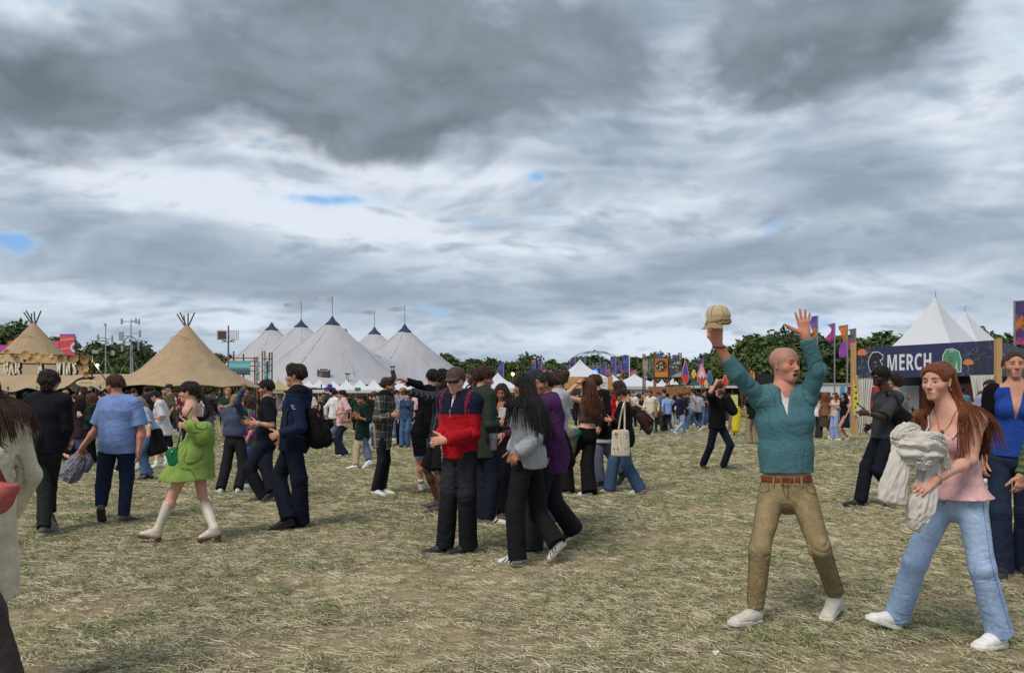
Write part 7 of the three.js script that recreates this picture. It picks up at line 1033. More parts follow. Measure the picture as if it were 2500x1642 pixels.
{ // purple jacket woman
  person({ label: 'woman in purple overshirt with hair in a low bun, walking left', D: 7.25, h: .96, sex: 'f', yaw: -88, skin: SKIN.tan, hd: Z4(995, 175), hy: -84, nk: Z4(1030, 285), pv: Z4(1035, 745), L: { e: Z4(1090, 560, -.04), w: Z4(1020, 690, -.04) }, R: { e: Z4(1010, 560, .12), w: Z4(960, 640, .1) }, LL: { a: Z4(905, 1350), y: -85, p: 4 }, RL: { k: Z4(1060, 1030, .02), a: Z4(1185, 1215), y: -88, p: -38 }, face: { hair: HAIR.dark }, hair: { c: HAIR.dark, thick: .008, bun: [0, .03, -.13], bunR: .04, clump: .002, nape: -.085, line: .01 }, top: { c: L3(72, 40, 84), loose: .05, hem: .1, collar: .045, boxy: 1, fold: .010, sr: .034, blouse: 1, name: 'overshirt', neckR: .07 }, legs: { c: L3(36, 36, 42), r: [.1, .1, .12], over: .05, fold: .006, name: 'jeans' }, shoe: { c: C.black, sole: C.white } });
  person({ label: 'person in pale grey hoodie and blue jeans behind the purple overshirt', D: 8.4, h: 1.0, sex: 'f', yaw: -95, skin: SKIN.fair, hd: Z4(1085, 155), hy: -110, nk: Z4(1090, 250), pv: Z4(1060, 730), hair: { c: HAIR.brown, thick: .014, bun: [0, .09, -.1], bunR: .05, clump: .006, nape: -.08 }, top: { c: L3(170, 174, 182), loose: .05, hem: .02, hood: 1, name: 'hoodie' }, legs: { c: C.denim, r: [.1, .095, .09] }, LL: { a: Z4(1075, 1120) }, RL: { a: Z4(1050, 1110) }, shoe: { c: C.white } });
  const b = held('black_coat', 'black coat hanging down behind the purple overshirt', 'coat', at(1375, 1095, 7.9)); part('coat_body', clothLump([limb(V(-.02, .16, 0), V(.02, -.12, 0), .06, .11, .05)], C.jet, .012, .012), MV(.9, CLOTH), b);
  const R = person({ label: 'person in navy cap and maroon sheer top holding out a cup', D: 7.6, h: .98, sex: 'f', yaw: -80, skin: SKIN.fair, hd: Z4(915, 160), hy: -75, nk: Z4(925, 270), pv: Z4(900, 720), cap: { c: C.navy, low: .03 }, R: { e: Z4(770, 530, -.2), w: Z4(690, 545, -.25), hand: { dir: [-.9, -.25, .2], palm: [0, -.7, -.7], curl: .6 } }, hair: { c: HAIR.dark, thick: .008 }, top: { c: L3(84, 44, 52), loose: .02, hem: .05, name: 'top', sr: .014 }, legs: { c: C.black, r: [.1, .1, .1] }, shoe: { c: C.black } });
  const cp = held('plastic_cup', 'clear printed plastic cup dangling from an outstretched hand', 'cup', at(1205, 1098, 7.2)); part('cup_wall', new THREE.LatheGeometry([[.001, 0], [.03, 0], [.042, .15], [.044, .152], [.040, .148], [.029, .008], [.001, .008]].map(([a, b_]) => new THREE.Vector2(a, b_)), 18), M(L3(190, 194, 200), .25, { transmission: .45 }), cp); part('drink', new THREE.CylinderGeometry(.031, .029, .03, 14).translate(0, .025, 0), M(L3(190, 90, 60), .3), cp); part('print', join([box(.004, .06, .01, -.034, .09, .012), box(.03, .004, .004, -.006, .1, .036), box(.003, .05, .003, .006, .08, .036)]), M(L3(60, 70, 90), .6), cp);
}
{ // long black hair
  person({ label: 'woman with very long black hair in pale grey sweatshirt', D: 6.75, h: .95, sex: 'f', yaw: -112, skin: SKIN.tan, hd: Z4(838, 195), hy: -115, nk: Z4(870, 310), pv: Z4(862, 752), L: { e: Z4(935, 570, -.06), w: Z4(800, 672, -.1), hand: { dir: [-.5, -.8, 0], curl: .5 } }, R: { e: Z4(790, 560, .1), w: Z4(760, 660, .1) }, LL: { a: Z4(790, 1430), y: -100, p: 3 }, RL: { k: Z4(950, 1130, .05), a: Z4(1072, 1325), y: -100, p: -48 }, face: { hair: HAIR.black }, hair: { c: HAIR.black, thick: .007, back: .07, len: .5, n: 420, fine: 1, wave: .05, r: .009, r1: .003, open: 1.65, nape: -.13, clump: .003, sides: .06, seed: 71 }, top: { c: L3(158, 162, 170), loose: .05, hem: .03, boxy: 1, fold: .011, sr: .036, blouse: 1, tuck: .02, name: 'sweatshirt', fx: 7, fy: 6 }, legs: { c: L3(27, 28, 32), r: [.102, .1, .1], over: .04, fold: .007 }, shoe: { sole: L3(150, 140, 126), colour: (x, y, z) => (z > .09 && z < .19 && Math.sin((z + y * .8) * 190) > .35 && y < .075) || y > .09 ? C.jet : L3(206, 206, 206) } });
}
{ // red and navy jacket man
  const R = person({ label: 'man in red and navy fleece with brown cap and sunglasses', D: 7.1, h: .98, sex: 'm', yaw: -32, pyaw: -40, skin: SKIN.pale, hd: Z4(338, 158), hy: -14, hp: -2, nk: Z4(365, 258), pv: Z4(368, 712), R: { e: Z4(262, 500, -.02), w: Z4(228, 560, -.2), hand: { dir: [-.6, -.25, .3], palm: [.8, 0, -.4], curl: .9 } }, L: { e: Z4(478, 540, -.02), w: Z4(262, 585, -.26), hand: { dir: [-.95, -.05, .25], palm: [-.3, -.2, -1], curl: .95 } }, RL: { k: Z4(290, 970, -.1), a: Z4(262, 1345), y: -68 }, LL: { k: Z4(420, 990, -.06), a: Z4(430, 1345), y: -66 }, face: { hair: HAIR.brown, lip: L3(170, 100, 96) }, cap: { c: L3(70, 54, 52), low: .03, dip: .012 }, shades: true, hair: { c: HAIR.brown, thick: .006, clump: .002 },
    top: [{ c: C.white, loose: .005, sleeve: 0, hem: -.2, name: 'undershirt', fold: 0 }, { loose: .042, hem: .0, collar: .06, v: .1, vr: .03, boxy: 1, fold: .012, sr: .036, blouse: 1, tuck: .014, neckR: .074, name: 'fleece_jacket', sheen: .3, fx: 7, fy: 6, colour: (p, k) => { const q = p.clone().sub(k.pv), h = q.dot(k.up), l = q.dot(k.left), arm = Math.abs(l) > .2 * k.s; const hn = p.clone().sub(k.nk).dot(k.up); let c = hn > -.165 + (arm ? .0 : 0) ? L3(28, 30, 52) : L3(172, 22, 36); if (hn > -.17 && Math.abs(Math.abs(l) - .15) < .018 && Math.sin(Math.abs(l) * 520) > .5) c = L3(170, 40, 60); if (Math.abs(l) < .006 && q.dot(k.fwd) > 0 && hn > -.2) c = L3(120, 120, 126); return tint(c, 1 + .12 * n3(p.x * 30, p.y * 30, p.z * 30) + .08 * n3(p.x * 9, p.y * 9, p.z * 9)); } }],
    legs: { c: L3(30, 32, 38), r: [.104, .1, .104], over: .03, fold: .010, wash: L3(62, 64, 70), name: 'jeans' }, shoe: { c: L3(28, 28, 32), sole: L3(40, 40, 44), L: .3 } });
  const P = (x, y, z) => V(x, y, z).applyMatrix4(R.k.hm); const a = P(-.03, .085, .085), b = P(.03, .085, .085); part('cap_lettering', bar(a, b, .004, 5), M(C.white, .8), R.root);
  const ph = held('cigarette', 'tiny white cigarette in the hands of the capped man', 'cigarette', at(1060, 1073, 6.85)); part('paper', bar(V(0, 0, 0), V(-.03, .02, .03), .0045, 6), M(C.white, .8), ph); part('filter', bar(V(.012, -.008, -.012), V(0, 0, 0), .0046, 6), M(L3(190, 140, 80), .8), ph);
}
{ // green jacket man with phone woman
  person({ label: 'curly-haired man in dark green jacket turned away beside the red fleece', D: 8.8, h: 1.02, sex: 'm', yaw: 118, skin: SKIN.fair, hd: Z4(548, 135), hy: 105, hp: -8, nk: Z4(528, 225), pv: Z4(545, 655), R: { e: Z4(588, 470, -.05), w: Z4(655, 462, -.02), hand: { curl: .7 } }, L: { e: Z4(600, 450, .2), w: Z4(665, 450, .1) }, LL: { a: Z4(510, 1140), y: 100 }, RL: { a: Z4(575, 1145), y: 92 }, face: { hair: HAIR.brown, beard: .5 }, hair: { c: HAIR.brown, thick: .022, top: .014, clump: .012, freq: 44, nape: -.06 }, top: { c: L3(48, 58, 50), loose: .042, hem: .08, collar: .03, boxy: 1, fold: .010, name: 'jacket' }, legs: { c: L3(28, 31, 46), r: [.108, .105, .1], over: .03, fold: .009 }, shoe: { sole: L3(206, 202, 186), colour: (x, y, z) => Math.abs(z - .15 - (y - .05) * .9) < .012 && y < .075 ? C.jet : L3(214, 212, 204) } });
  const R = person({ label: 'dark-haired woman in black looking down at a pale phone', D: 9.7, h: .94, sex: 'f', yaw: -25, skin: SKIN.tan, hd: Z4(676, 238), hy: -12, hp: -12, nk: Z4(680, 330), pv: Z4(672, 690), R: { e: Z4(628, 470, -.02), w: Z4(645, 430, -.22), hand: { dir: [.4, .5, -.1], curl: .8 } }, L: { e: Z4(740, 490, -.04), w: Z4(712, 440, -.22), hand: { dir: [-.4, .5, 0], curl: .8 } }, LL: { a: Z4(705, 1090), y: 20 }, RL: { a: Z4(650, 1085), y: -30 }, face: { hair: HAIR.dark, closed: 1, lip: L3(150, 76, 76) }, hair: { c: HAIR.dark, thick: .01, line: .012, back: .08, sides: .07, len: .34, n: 120, wave: .25, r: .012, open: 2.4, nape: -.13 }, top: { c: C.jet, loose: .016, hem: .06, v: .06, name: 'top' }, legs: { c: C.jet, r: [.092, .08, .082], over: .04, fold: .006 }, shoe: { c: C.jet, sole: C.jet } });
  const ph = held('phone', 'white-cased phone held up by the dark-haired woman in black', 'phone', at(1226, 1010, 9.4)); part('case', new RoundedBoxGeometry(.078, .155, .011, 3, .005).rotateZ(-.12).rotateY(.2), M(C.white, .5), ph); part('screen', box(.068, .14, .002, 0, 0, -.007).rotateZ(-.12).rotateY(.2), M([.01, .01, .012], .1), ph); part('lens', new THREE.CylinderGeometry(.009, .009, .003, 12).rotateX(Math.PI / 2).translate(-.015, .055, .007), M([.02, .02, .02], .2), ph);
  person({ label: 'man with long braids looking left over the capped man', D: 12.4, h: 1.06, sex: 'm', yaw: -60, skin: SKIN.brown, hd: Z4(470, 118), hy: -75, hp: 10, nk: Z4(495, 200), pv: Z4(495, 480), face: { hair: HAIR.black }, hair: { c: HAIR.dark, thick: .008, len: .36, n: 40, wave: .08, r: .012, r1: .008, open: 2.2, clump: .002, nape: -.09 }, top: { c: C.black, loose: .03 }, legs: { c: C.black }, shoe: { c: C.black } });
}
{ // the two who point
  const R = person({ label: 'man in dark striped shirt and glasses pointing left', D: 10.0, h: 1.02, sex: 'm', yaw: -75, skin: SKIN.deep, hd: Z3(1178, 300), hy: -70, nk: Z3(1205, 385), pv: Z3(1165, 830), L: { e: Z3(1040, 425, -.02), w: Z3(868, 372, -.02), hand: { dir: [-1, .05, 0], palm: [0, -1, .2], curls: [.05, .3, .9, 1], thumb: .5 } }, R: { e: Z3(1130, 650, .1), w: Z3(1100, 760, .05) }, LL: { a: Z3(1165, 1480), y: -70 }, RL: { a: Z3(1130, 1420), y: -80 }, glasses: L3(200, 200, 196), face: { hair: HAIR.black, mouth: .8, lip: L3(100, 54, 50) }, hair: { c: HAIR.black, thick: .018, top: .05, clump: .018, freq: 40, nape: -.03 }, top: { loose: .045, hem: .12, boxy: 1, fold: .010, name: 'striped_shirt', colour: (p, k) => { const l = p.clone().sub(k.pv).dot(k.left), f = p.clone().sub(k.pv).dot(k.fwd); return tint(Math.sin((l + f) * 150) > .75 ? L3(86, 88, 96) : L3(34, 36, 42), 1 + .15 * n3(p.x * 12, p.y * 12, p.z * 12)); } }, legs: { r: [.115, .11, .1], len: .98, bare: 1, loose: .03, colour: (p, k) => { const K = k.H[0].clone().lerp(k.K[0], .5), l = p.clone().sub(k.pv).dot(k.pfwd); return p.z > .05 && Math.abs(l - .02) < .03 && Math.sin(l * 330) > .25 ? C.white : C.jet; } }, shoe: { c: C.char, sole: C.black } });
  const B = person({ label: 'black-haired man seen from behind in black with denim shorts', D: 11.2, h: 1.04, sex: 'm', yaw: -150, pyaw: -115, skin: SKIN.fair, hd: Z3(1080, 250), hy: -165, nk: Z3(1085, 345), pv: Z3(1020, 800), L: { e: Z3(950, 310, -.1), w: Z3(828, 272, -.2), hand: { dir: [-1, .3, 0], palm: [0, -1, .3], curl: .35 } }, R: { e: Z3(1080, 560, .2), w: Z3(1010, 600, .25) }, LL: { a: Z3(975, 1300), y: -100 }, RL: { a: Z3(1075, 1295), y: -80 }, hair: { c: HAIR.black, thick: .018, clump: .008, freq: 40, nape: -.05 }, top: { c: C.jet, loose: .035, hem: .0, name: 'top' }, legs: { c: L3(116, 138, 166), r: [.105, .1, .1], len: .88, bare: 1 }, shoe: { c: L3(86, 62, 56), sole: L3(60, 46, 42), sock: C.white, sockStripe: 1, sockH: .16 } });
  const c = at(1022, 1055, 10.9), b = held('hanging_jacket', 'black jacket hung at the hips of the man in denim shorts', 'jacket', c); part('jacket_body', clothLump([limb(V(.04, .28, .05), V(-.01, 0, .05), .06, .1, .05, null, { side: V(1, 0, 0), n0: .05, n1: .06 }), limb(V(-.01, 0, .05), V(.03, -.3, .03), .1, .11, .05, cutAt(V(0, -.34, 0), V(.2, -1, 0).normalize()), { side: V(1, 0, 0), n0: .06, n1: .06 })], C.jet, .015, .014), MV(.9, CLOTH), b);
  const ph = held('phone', 'dark phone at the end of the outstretched upper arm', 'phone', at(961, 916, 10.9)); part('case', new RoundedBoxGeometry(.075, .15, .01, 2, .004).rotateZ(.3).rotateY(.8), M(C.jet, .3), ph); part('screen', box(.066, .136, .002, 0, 0, .006).rotateZ(.3).rotateY(.8), M([.02, .025, .03], .1), ph);
}
{ // plaid jacket
  const R = person({ label: 'bearded man in grey plaid overshirt facing right with a drink', D: 11.5, h: .99, sex: 'm', yaw: 84, skin: SKIN.fair, hd: Z3(655, 325), hy: 88, nk: Z3(632, 400), pv: Z3(600, 860), R: { e: Z3(545, 640, -.06), w: Z3(690, 600, -.12), hand: { curl: .9 } }, L: { e: Z3(600, 640, .15), w: Z3(700, 600, .1) }, LL: { a: Z3(600, 1300), y: 70 }, RL: { a: Z3(525, 1310), y: 62 }, face: { hair: HAIR.brown, beard: .85 }, hair: { c: HAIR.brown, thick: .014, top: .01, clump: .006, nape: -.02, quiff: 1 }, top: [{ c: C.white, loose: .012, hem: .12, sleeve: 0, name: 'tee_shirt' }, { loose: .045, hem: .1, boxy: 1, hood: 1, front: 1, fold: .007, name: 'overshirt', colour: (p, k) => { const q = p.clone().sub(k.pv), a = q.dot(k.fwd) + q.dot(k.left) * .9, b = q.dot(k.up); if (p.y > k.nk.y - .02) return C.jet; const li = Math.abs((((a * 9) % 1) + 1) % 1 - .5) > .45 || Math.abs((((b * 9) % 1) + 1) % 1 - .5) > .45; return li ? L3(150, 146, 136) : vary(L3(74, 74, 70), p.x, p.y, p.z, .2, 60); }, cell: .008 }], legs: { c: L3(30, 34, 38), r: [.094, .074, .066], over: .02, fold: .006 }, shoe: { c: C.white } });
  cup(R, 0 + 1, 'clear cup of beer held by the plaid overshirt man', { clear: 1 });
}
person({ label: 'person in blue denim jacket and jeans with crossbody strap', D: 22, h: .98, sex: 'f', yaw: -15, skin: SKIN.pale, hd: Z3(838, 420), hy: -10, hp: -8, nk: Z3(836, 462), pv: Z3(828, 640), L: { e: Z3(880, 590), w: Z3(868, 650) }, LL: { a: Z3(845, 888) }, RL: { a: Z3(785, 890) }, hair: { c: HAIR.brown, thick: .014, back: .05, nape: -.08 }, top: { colour: (p, k) => { const q = p.clone().sub(k.pv); return Math.abs(q.dot(k.left) * .8 + q.dot(k.up) - .32) < .02 ? C.jet : vary(L3(54, 76, 104), p.x, p.y, p.z); }, loose: .03, hem: .04, name: 'jacket' }, legs: { c: C.denim, r: [.094, .088, .09] }, shoe: { c: C.navy } });
person({ label: 'person in light grey jacket and dark trousers beside the denim jacket', D: 23, h: 1.0, sex: 'm', yaw: -30, skin: SKIN.fair, hd: Z3(790, 375), nk: Z3(785, 420), pv: Z3(780, 630), hair: { c: HAIR.blond, thick: .014 }, top: { c: L3(128, 138, 150), loose: .03, hem: .06, name: 'jacket' }, legs: { c: C.navy }, shoe: { c: C.black } });
{
  const R = person({ label: 'man in brown-green cardigan over mustard tee checking a phone', D: 16, h: .92, girth: 1.12, sex: 'm', yaw: -78, skin: SKIN.tan, hd: Z3(402, 458), hy: -75, nk: Z3(425, 505), pv: Z3(398, 780), L: { e: Z3(470, 650, -.05), w: Z3(385, 625, -.1), hand: { dir: [-.8, .3, 0], curl: .7 } }, R: { e: Z3(330, 640, 0), w: Z3(250, 655, 0) }, LL: { k: Z3(450, 930, 0), a: Z3(470, 1030), y: -80, p: -30 }, RL: { a: Z3(345, 1075), y: -85 }, cap: { c: C.jet, back: 1, low: .04 }, face: { beard: .6 }, hair: { c: HAIR.dark, thick: .004 }, top: [{ c: C.orange, loose: .018, hem: .06, sleeve: 0, name: 'tee_shirt' }, { c: L3(24, 44, 40), loose: .04, hem: .12, front: 2.0, sleeve: 1.3, name: 'cardigan' }], legs: { r: [.1, .085, .08], colour: (p) => vary(p.x > .06 ? L3(84, 94, 120) : L3(168, 154, 124), p.x, p.y, p.z), name: 'trousers' }, shoe: { c: C.white } });
  const ph = held('phone', 'phone in brown case held by the cardigan man', 'phone', at(868, 1013, 15.7)); part('case', new RoundedBoxGeometry(.08, .15, .012, 2, .004).rotateZ(.5), M(L3(150, 90, 50), .6), ph); part('screen', box(.07, .14, .002, 0, 0, -.007).rotateZ(.5), M([.02, .02, .03], .1), ph);
  person({ label: 'person in pink patterned shirt and wide navy trousers', D: 19.2, h: .94, sex: 'm', yaw: -70, skin: SKIN.fair, hd: Z3(212, 405), hy: -75, nk: Z3(228, 450), pv: Z3(212, 650), L: { e: Z3(280, 560, -.05), w: Z3(200, 580, -.1) }, LL: { a: Z3(235, 965) }, RL: { a: Z3(185, 970) }, hair: { c: HAIR.black, thick: .018, clump: .008 }, top: { loose: .035, hem: .02, sleeve: .95, wide: .02, name: 'shirt', colour: (p) => n3(p.x * 14, p.y * 14, p.z * 14) > .55 ? L3(196, 80, 90) : L3(222, 186, 186) }, legs: { c: C.navy, r: [.1, .11, .125], over: .04 }, shoe: { c: C.white } });
}
{ // tall man with backpack
  const R = person({ label: 'tall dark-haired man in navy jacket walking left with a backpack', D: 8.5, h: 1.03, sex: 'm', yaw: -86, skin: SKIN.fair, hd: Z2(1370, 128), hy: -90, hp: 3, nk: Z2(1395, 235), pv: Z2(1355, 690), L: { e: Z2(1415, 530, -.08), w: Z2(1245, 585, -.12), hand: { dir: [-.9, -.3, 0], curl: .9 } }, R: { e: Z2(1370, 520, .1), w: Z2(1290, 600, .1) }, LL: { k: Z2(1400, 950, -.02), a: Z2(1418, 1270), y: -82 }, RL: { k: Z2(1235, 935, 0), a: Z2(1315, 1245), y: -80, p: -14 }, face: { hair: HAIR.dark, brow: HAIR.black }, hair: { c: HAIR.dark, thick: .016, top: .008, quiff: 1, clump: .008, freq: 24, nape: -.055 }, top: { loose: .036, hem: .04, hood: 1, boxy: 1, fold: .010, name: 'jacket', colour: (p, k) => { const q = p.clone().sub(k.pv), f = q.dot(k.fwd); return vary(p.y > k.nk.y - .04 || f > .09 ? L3(20, 21, 27) : L3(28, 40, 72), p.x, p.y, p.z, .15, 12); } }, legs: { c: L3(24, 28, 42), r: [.104, .1, .098], over: .04, fold: .009 }, shoe: { c: C.jet, sole: C.jet } });
  const k = R.k, lg = [bar(V(0, 0, 0), V(-.03, .012, 0), .003, 5), bar(V(-.03, .012, 0), V(-.012, -.026, 0), .003, 5), bar(V(-.012, -.026, 0), V(.012, -.03, 0), .003, 5)]; const lp = k.S[0].clone().lerp(k.E[0], .35).addScaledVector(V(0, 0, 1), .098); part('sleeve_mark', join(lg).translate(lp.x, lp.y, lp.z), M(C.white, .8), R.root);
  const c = at(...Z2(1545, 510), 8.45), b = held('backpack', 'black backpack on the tall man in navy jacket', 'backpack', c), pr = [limb(V(-.05, .1, 0), V(.0, -.14, 0), .11, .14, .06, null, { side: V(0, 0, 1), n0: .09, n1: .13 })]; part('pack_body', clothLump(pr, C.jet, .012, .010), MV(.8, CLOTH), b); part('shoulder_strap', tube([V(-.1, .18, .1), V(-.22, .24, .12), V(-.3, .1, .13), V(-.26, -.08, .13), V(-.1, -.14, .1)], .016, 20, 5), M(C.jet, .8), b); part('tag', box(.008, .04, .06, .075, .08, .06).rotateZ(.5), M(L3(180, 40, 50), .7), b); part('pocket', clothLump([limb(V(.06, -.06, 0), V(.08, -.16, 0), .08, .09, .04)], C.jet, .012, .006), MV(.8, CLOTH), b);
}
{ // black tee
  const R = person({ label: 'dark-haired man in black tee and baggy trousers fiddling with his hands', D: 10.9, h: .97, sex: 'm', yaw: -80, skin: SKIN.fair, hd: Z2(1138, 225), hy: -88, nk: Z2(1150, 310), pv: Z2(1135, 620), L: { e: Z2(1185, 515, -.06), w: Z2(1065, 498, -.1), hand: { dir: [-1, 0, 0], curl: .6 } }, R: { e: Z2(1080, 530, .1), w: Z2(1010, 495, 0), hand: { dir: [-.8, .1, .2], curl: .7 } }, LL: { a: Z2(1115, 1075), y: -82 }, RL: { a: Z2(1185, 1030), y: -80, p: -28 }, face: { hair: HAIR.black, beard: .75 }, hair: { c: HAIR.black, thick: .014, top: .008, clump: .006, nape: -.05 }, top: { c: L3(26, 28, 36), loose: .026, hem: .04, sleeve: .85, wide: .014, fold: .008, name: 'tee_shirt' }, legs: { c: C.ink, r: [.106, .108, .1], over: .04, fold: .010 }, shoe: { c: C.jet, sole: C.jet } });
  const w = R.k.W[0].clone().lerp(R.k.E[0], .08); part('watch', new THREE.TorusGeometry(.033, .009, 6, 18).rotateY(Math.PI / 2).translate(w.x, w.y, w.z), M(L3(200, 200, 198), .4), R.root);
}
person({ label: 'person in slate blue sweatshirt reaching one arm up', D: 12.0, h: .96, sex: 'f', yaw: 165, skin: SKIN.fair, hd: Z2(905, 330), hy: 150, hp: -10, nk: Z2(880, 395), pv: Z2(890, 640), R: { e: Z2(905, 330, -.28), w: Z2(955, 225, -.3), hand: { dir: [.3, .9, 0], curl: .8 } }, L: { e: Z2(830, 500, -.1), w: Z2(850, 560, .1) }, LL: { a: Z2(775, 1015), y: -140 }, RL: { a: Z2(915, 1015), y: 160 }, hair: { c: HAIR.blond, thick: .014, back: .05, nape: -.09 }, top: { c: L3(70, 82, 106), loose: .055, short: 1, hem: -.12, boxy: 1, fold: .010, sr: .034, name: 'sweatshirt' }, legs: { c: C.black, r: [.1, .094, .09], rise: .1, over: .02 }, shoe: { c: C.white } });
person({ label: 'woman in sage green top with shoulder-length brown hair and magenta scarf', D: 12.7, h: .9, sex: 'f', yaw: -70, skin: SKIN.pale, hd: Z2(985, 335), hy: -70, nk: Z2(1000, 400), pv: Z2(1010, 640), hair: { c: HAIR.brown, thick: .014, back: .07, sides: .07, nape: -.12, len: .2, n: 70, r: .012 }, top: [{ c: L3(96, 112, 84), loose: .02, hem: .05, name: 'top', sleeve: 1 }, { c: C.magenta, loose: .05, hem: -.1, sleeve: 0, topCut: .08, front: 1.6, name: 'scarf', fold: .02 }], legs: { c: C.denim, r: [.095, .09, .09] }, LL: { a: Z2(1040, 995), y: -80 }, RL: { a: Z2(1000, 980) }, shoe: { c: C.white } });
{ // lime jacket woman
  const R = person({ label: 'woman in lime raincoat slipping off and tall cream boots', D: 7.7, h: .93, sex: 'f', yaw: -84, skin: SKIN.pale, hd: Z2(525, 255), hy: -88, hp: 3, nk: Z2(548, 362), pv: Z2(565, 760), L: { e: Z2(640, 590, -.03), w: Z2(520, 520, -.1), hand: { dir: [-.8, .1, .3], palm: [0, 0, -1], curl: .9 } }, R: { e: Z2(520, 600, .1), w: Z2(500, 520, 0) }, LL: { k: Z2(395, 1065, 0), a: Z2(275, 1345), y: -86, p: 11 }, RL: { k: Z2(630, 1075, 0), a: Z2(728, 1335), y: -86, p: -8 }, face: { hair: HAIR.dark, lip: L3(166, 78, 78) }, hair: { c: HAIR.dark, thick: .012, fringe: 1, clump: .004, nape: -.075, bun: [0, .02, -.1], bunR: .03, braid: [[.035, 1.53, .0], [.09, 1.44, .02], [.145, 1.34, .04], [.155, 1.27, .05], [.12, 1.225, .05]] },
    top: [{ c: C.jet, loose: .006, hem: -.02, sleeve: 0, topCut: .13, noNeck: 1, bare: 1, name: 'black_top', fold: .002, extra: (pr, k) => { for (const q of [-1, 1]) pr.push(prim(k.nk.clone().addScaledVector(k.left, q * .09).addScaledVector(k.up, -.035), k.nk.clone().addScaledVector(k.left, q * .08).addScaledVector(k.up, -.16).addScaledVector(k.fwd, .1), .012, .014)); } }], legs: { type: 'none', bare: 1 }, shoe: { c: L3(198, 188, 174), sole: L3(92, 58, 42), boot: .78, heel: .05, rough: .5 } }), k = R.k;
  const P = (x, y, dz = 0) => at(...Z2(x, y), 7.7 + dz).sub(k.base), hem = cutAt(P(520, 945), V(.06, -1, 0).normalize());
  const coat = [limb(P(590, 600, -.02), P(565, 760), .1, .17, .04, hem, { side: V(1, 0, 0), n0: .16, n1: .21 }), limb(P(565, 760), P(515, 960), .17, .285, .05, hem, { side: V(1, 0, .1), n0: .2, n1: .235 }), limb(k.E[0].clone().add(V(.01, .05, 0)), k.E[0], .085, .09, .03), limb(k.E[0], k.W[0].clone().add(V(.02, 0, 0)), .09, .07, .03), limb(P(660, 530, .12), P(640, 620, .1), .07, .08, .04), limb(P(680, 560, .05), P(660, 640, 0), .06, .08, .04)];
  part('raincoat', clothLump(coat, C.lime, .0085, .014, 6, 4, (x, y, z) => tint(vary(L3(134, 162, 82), x, y, z, .1, 8), 1 + .04 * n3(x * 60, y * 60, z * 60))), MV(.6, CLOTH), R.root);
  const ep = V(.08, -.04, 0).applyMatrix4(k.hm); part('earring', new THREE.SphereGeometry(.008, 8, 6).translate(ep.x, ep.y, ep.z), M(L3(210, 206, 200), .2, { metalness: .8 }), R.root);
  const c = at(...Z2(405, 740), 7.55), b = held('green_handbag', 'small emerald green handbag on a thin strap', 'bag', c); part('bag_body', clothLump([limb(V(-.02, .02, 0), V(.03, -.08, 0), .075, .09, .03, null, { side: V(1, 0, 0), n0: .04, n1: .05 })], L3(24, 104, 62), .008, .008), MV(.4, CLOTH), b); part('strap', tube([V(.04, .06, .02), V(.09, .2, .06), V(.14, .34, .07), V(.19, .45, .03)], .007, 16, 5), M(L3(20, 60, 44), .6), b); part('clasp', new THREE.SphereGeometry(.01, 8, 6).translate(0, .02, .045), M(L3(180, 176, 160), .3, { metalness: .8 }), b);
}
{ // blue tee man
  const R = person({ label: 'broad man in light blue tee seen from behind, head turned left', D: 8.8, h: 1.0, girth: 1.2, sex: 'm', yaw: 178, skin: SKIN.rosy, hd: Z1(558, 168), hy: -112, nk: Z1(585, 228), pv: Z1(572, 540), L: { e: Z1(468, 378, .02), w: Z1(400, 462, .05), hand: { dir: [-.3, -1, 0], curl: 1 } }, R: { e: Z1(690, 385, .02), w: Z1(677, 475, -.02), hand: { dir: [-.05, -1, 0], curl: .35 } }, LL: { k: Z1(500, 650, .02), a: Z1(492, 745), y: -160, p: -42 }, RL: { a: Z1(602, 790), y: 170, p: -4 }, face: { hair: HAIR.brown, beard: .95 }, hair: { c: HAIR.brown, thick: .012, top: .014, clump: .005, nape: -.01 }, top: { c: L3(120, 146, 200), loose: .026, hem: .02, sleeve: .8, wide: .02, fold: .008, name: 'tee_shirt', boxy: 1 }, legs: { c: L3(32, 42, 66), r: [.1, .076, .07], over: .01, fold: .007, name: 'jeans' }, shoe: { c: L3(88, 74, 72), sole: L3(70, 58, 54) } });
  const c = at(...Z1(360, 570), 8.9), b = held('carried_jacket', 'patterned grey jacket dangling from the blue tee man\'s hand', 'jacket', c), P = (x, y, dz = 0) => at(...Z1(x, y), 8.9 + dz).sub(c);
  const gj = new THREE.MeshStandardMaterial({ roughness: .9, side: THREE.DoubleSide, map: (() => { const R_ = rng(5), t = canvasTex(128, 128, (x) => { x.fillStyle = '#7d7e8c'; x.fillRect(0, 0, 128, 128); dots(x, 128, 128, 160, 6, ['#6c6d7c', '#8c8d9a', '#747585'], 2, 7); }); t.wrapS = t.wrapT = THREE.RepeatWrapping; return t; })() });
  for (const [pts, w, d, n, e] of [[[P(402, 480), P(385, 530), P(345, 590), P(318, 625)], [.05, .11, .13, .07], [.04, .06, .07, .05], 6, 1], [[P(415, 490), P(425, 540), P(405, 580)], [.04, .06, .05], [.03, .04, .03], 5, 2], [[P(395, 500, -.04), P(360, 560, -.05), P(300, 610, -.03)], [.03, .06, .07], [.03, .04, .05], 5, 3]]) part('jacket_body', addUV(drape(pts, w, d, V(1, 0, .2), n, .17, e), 5, 5), gj, b);
}
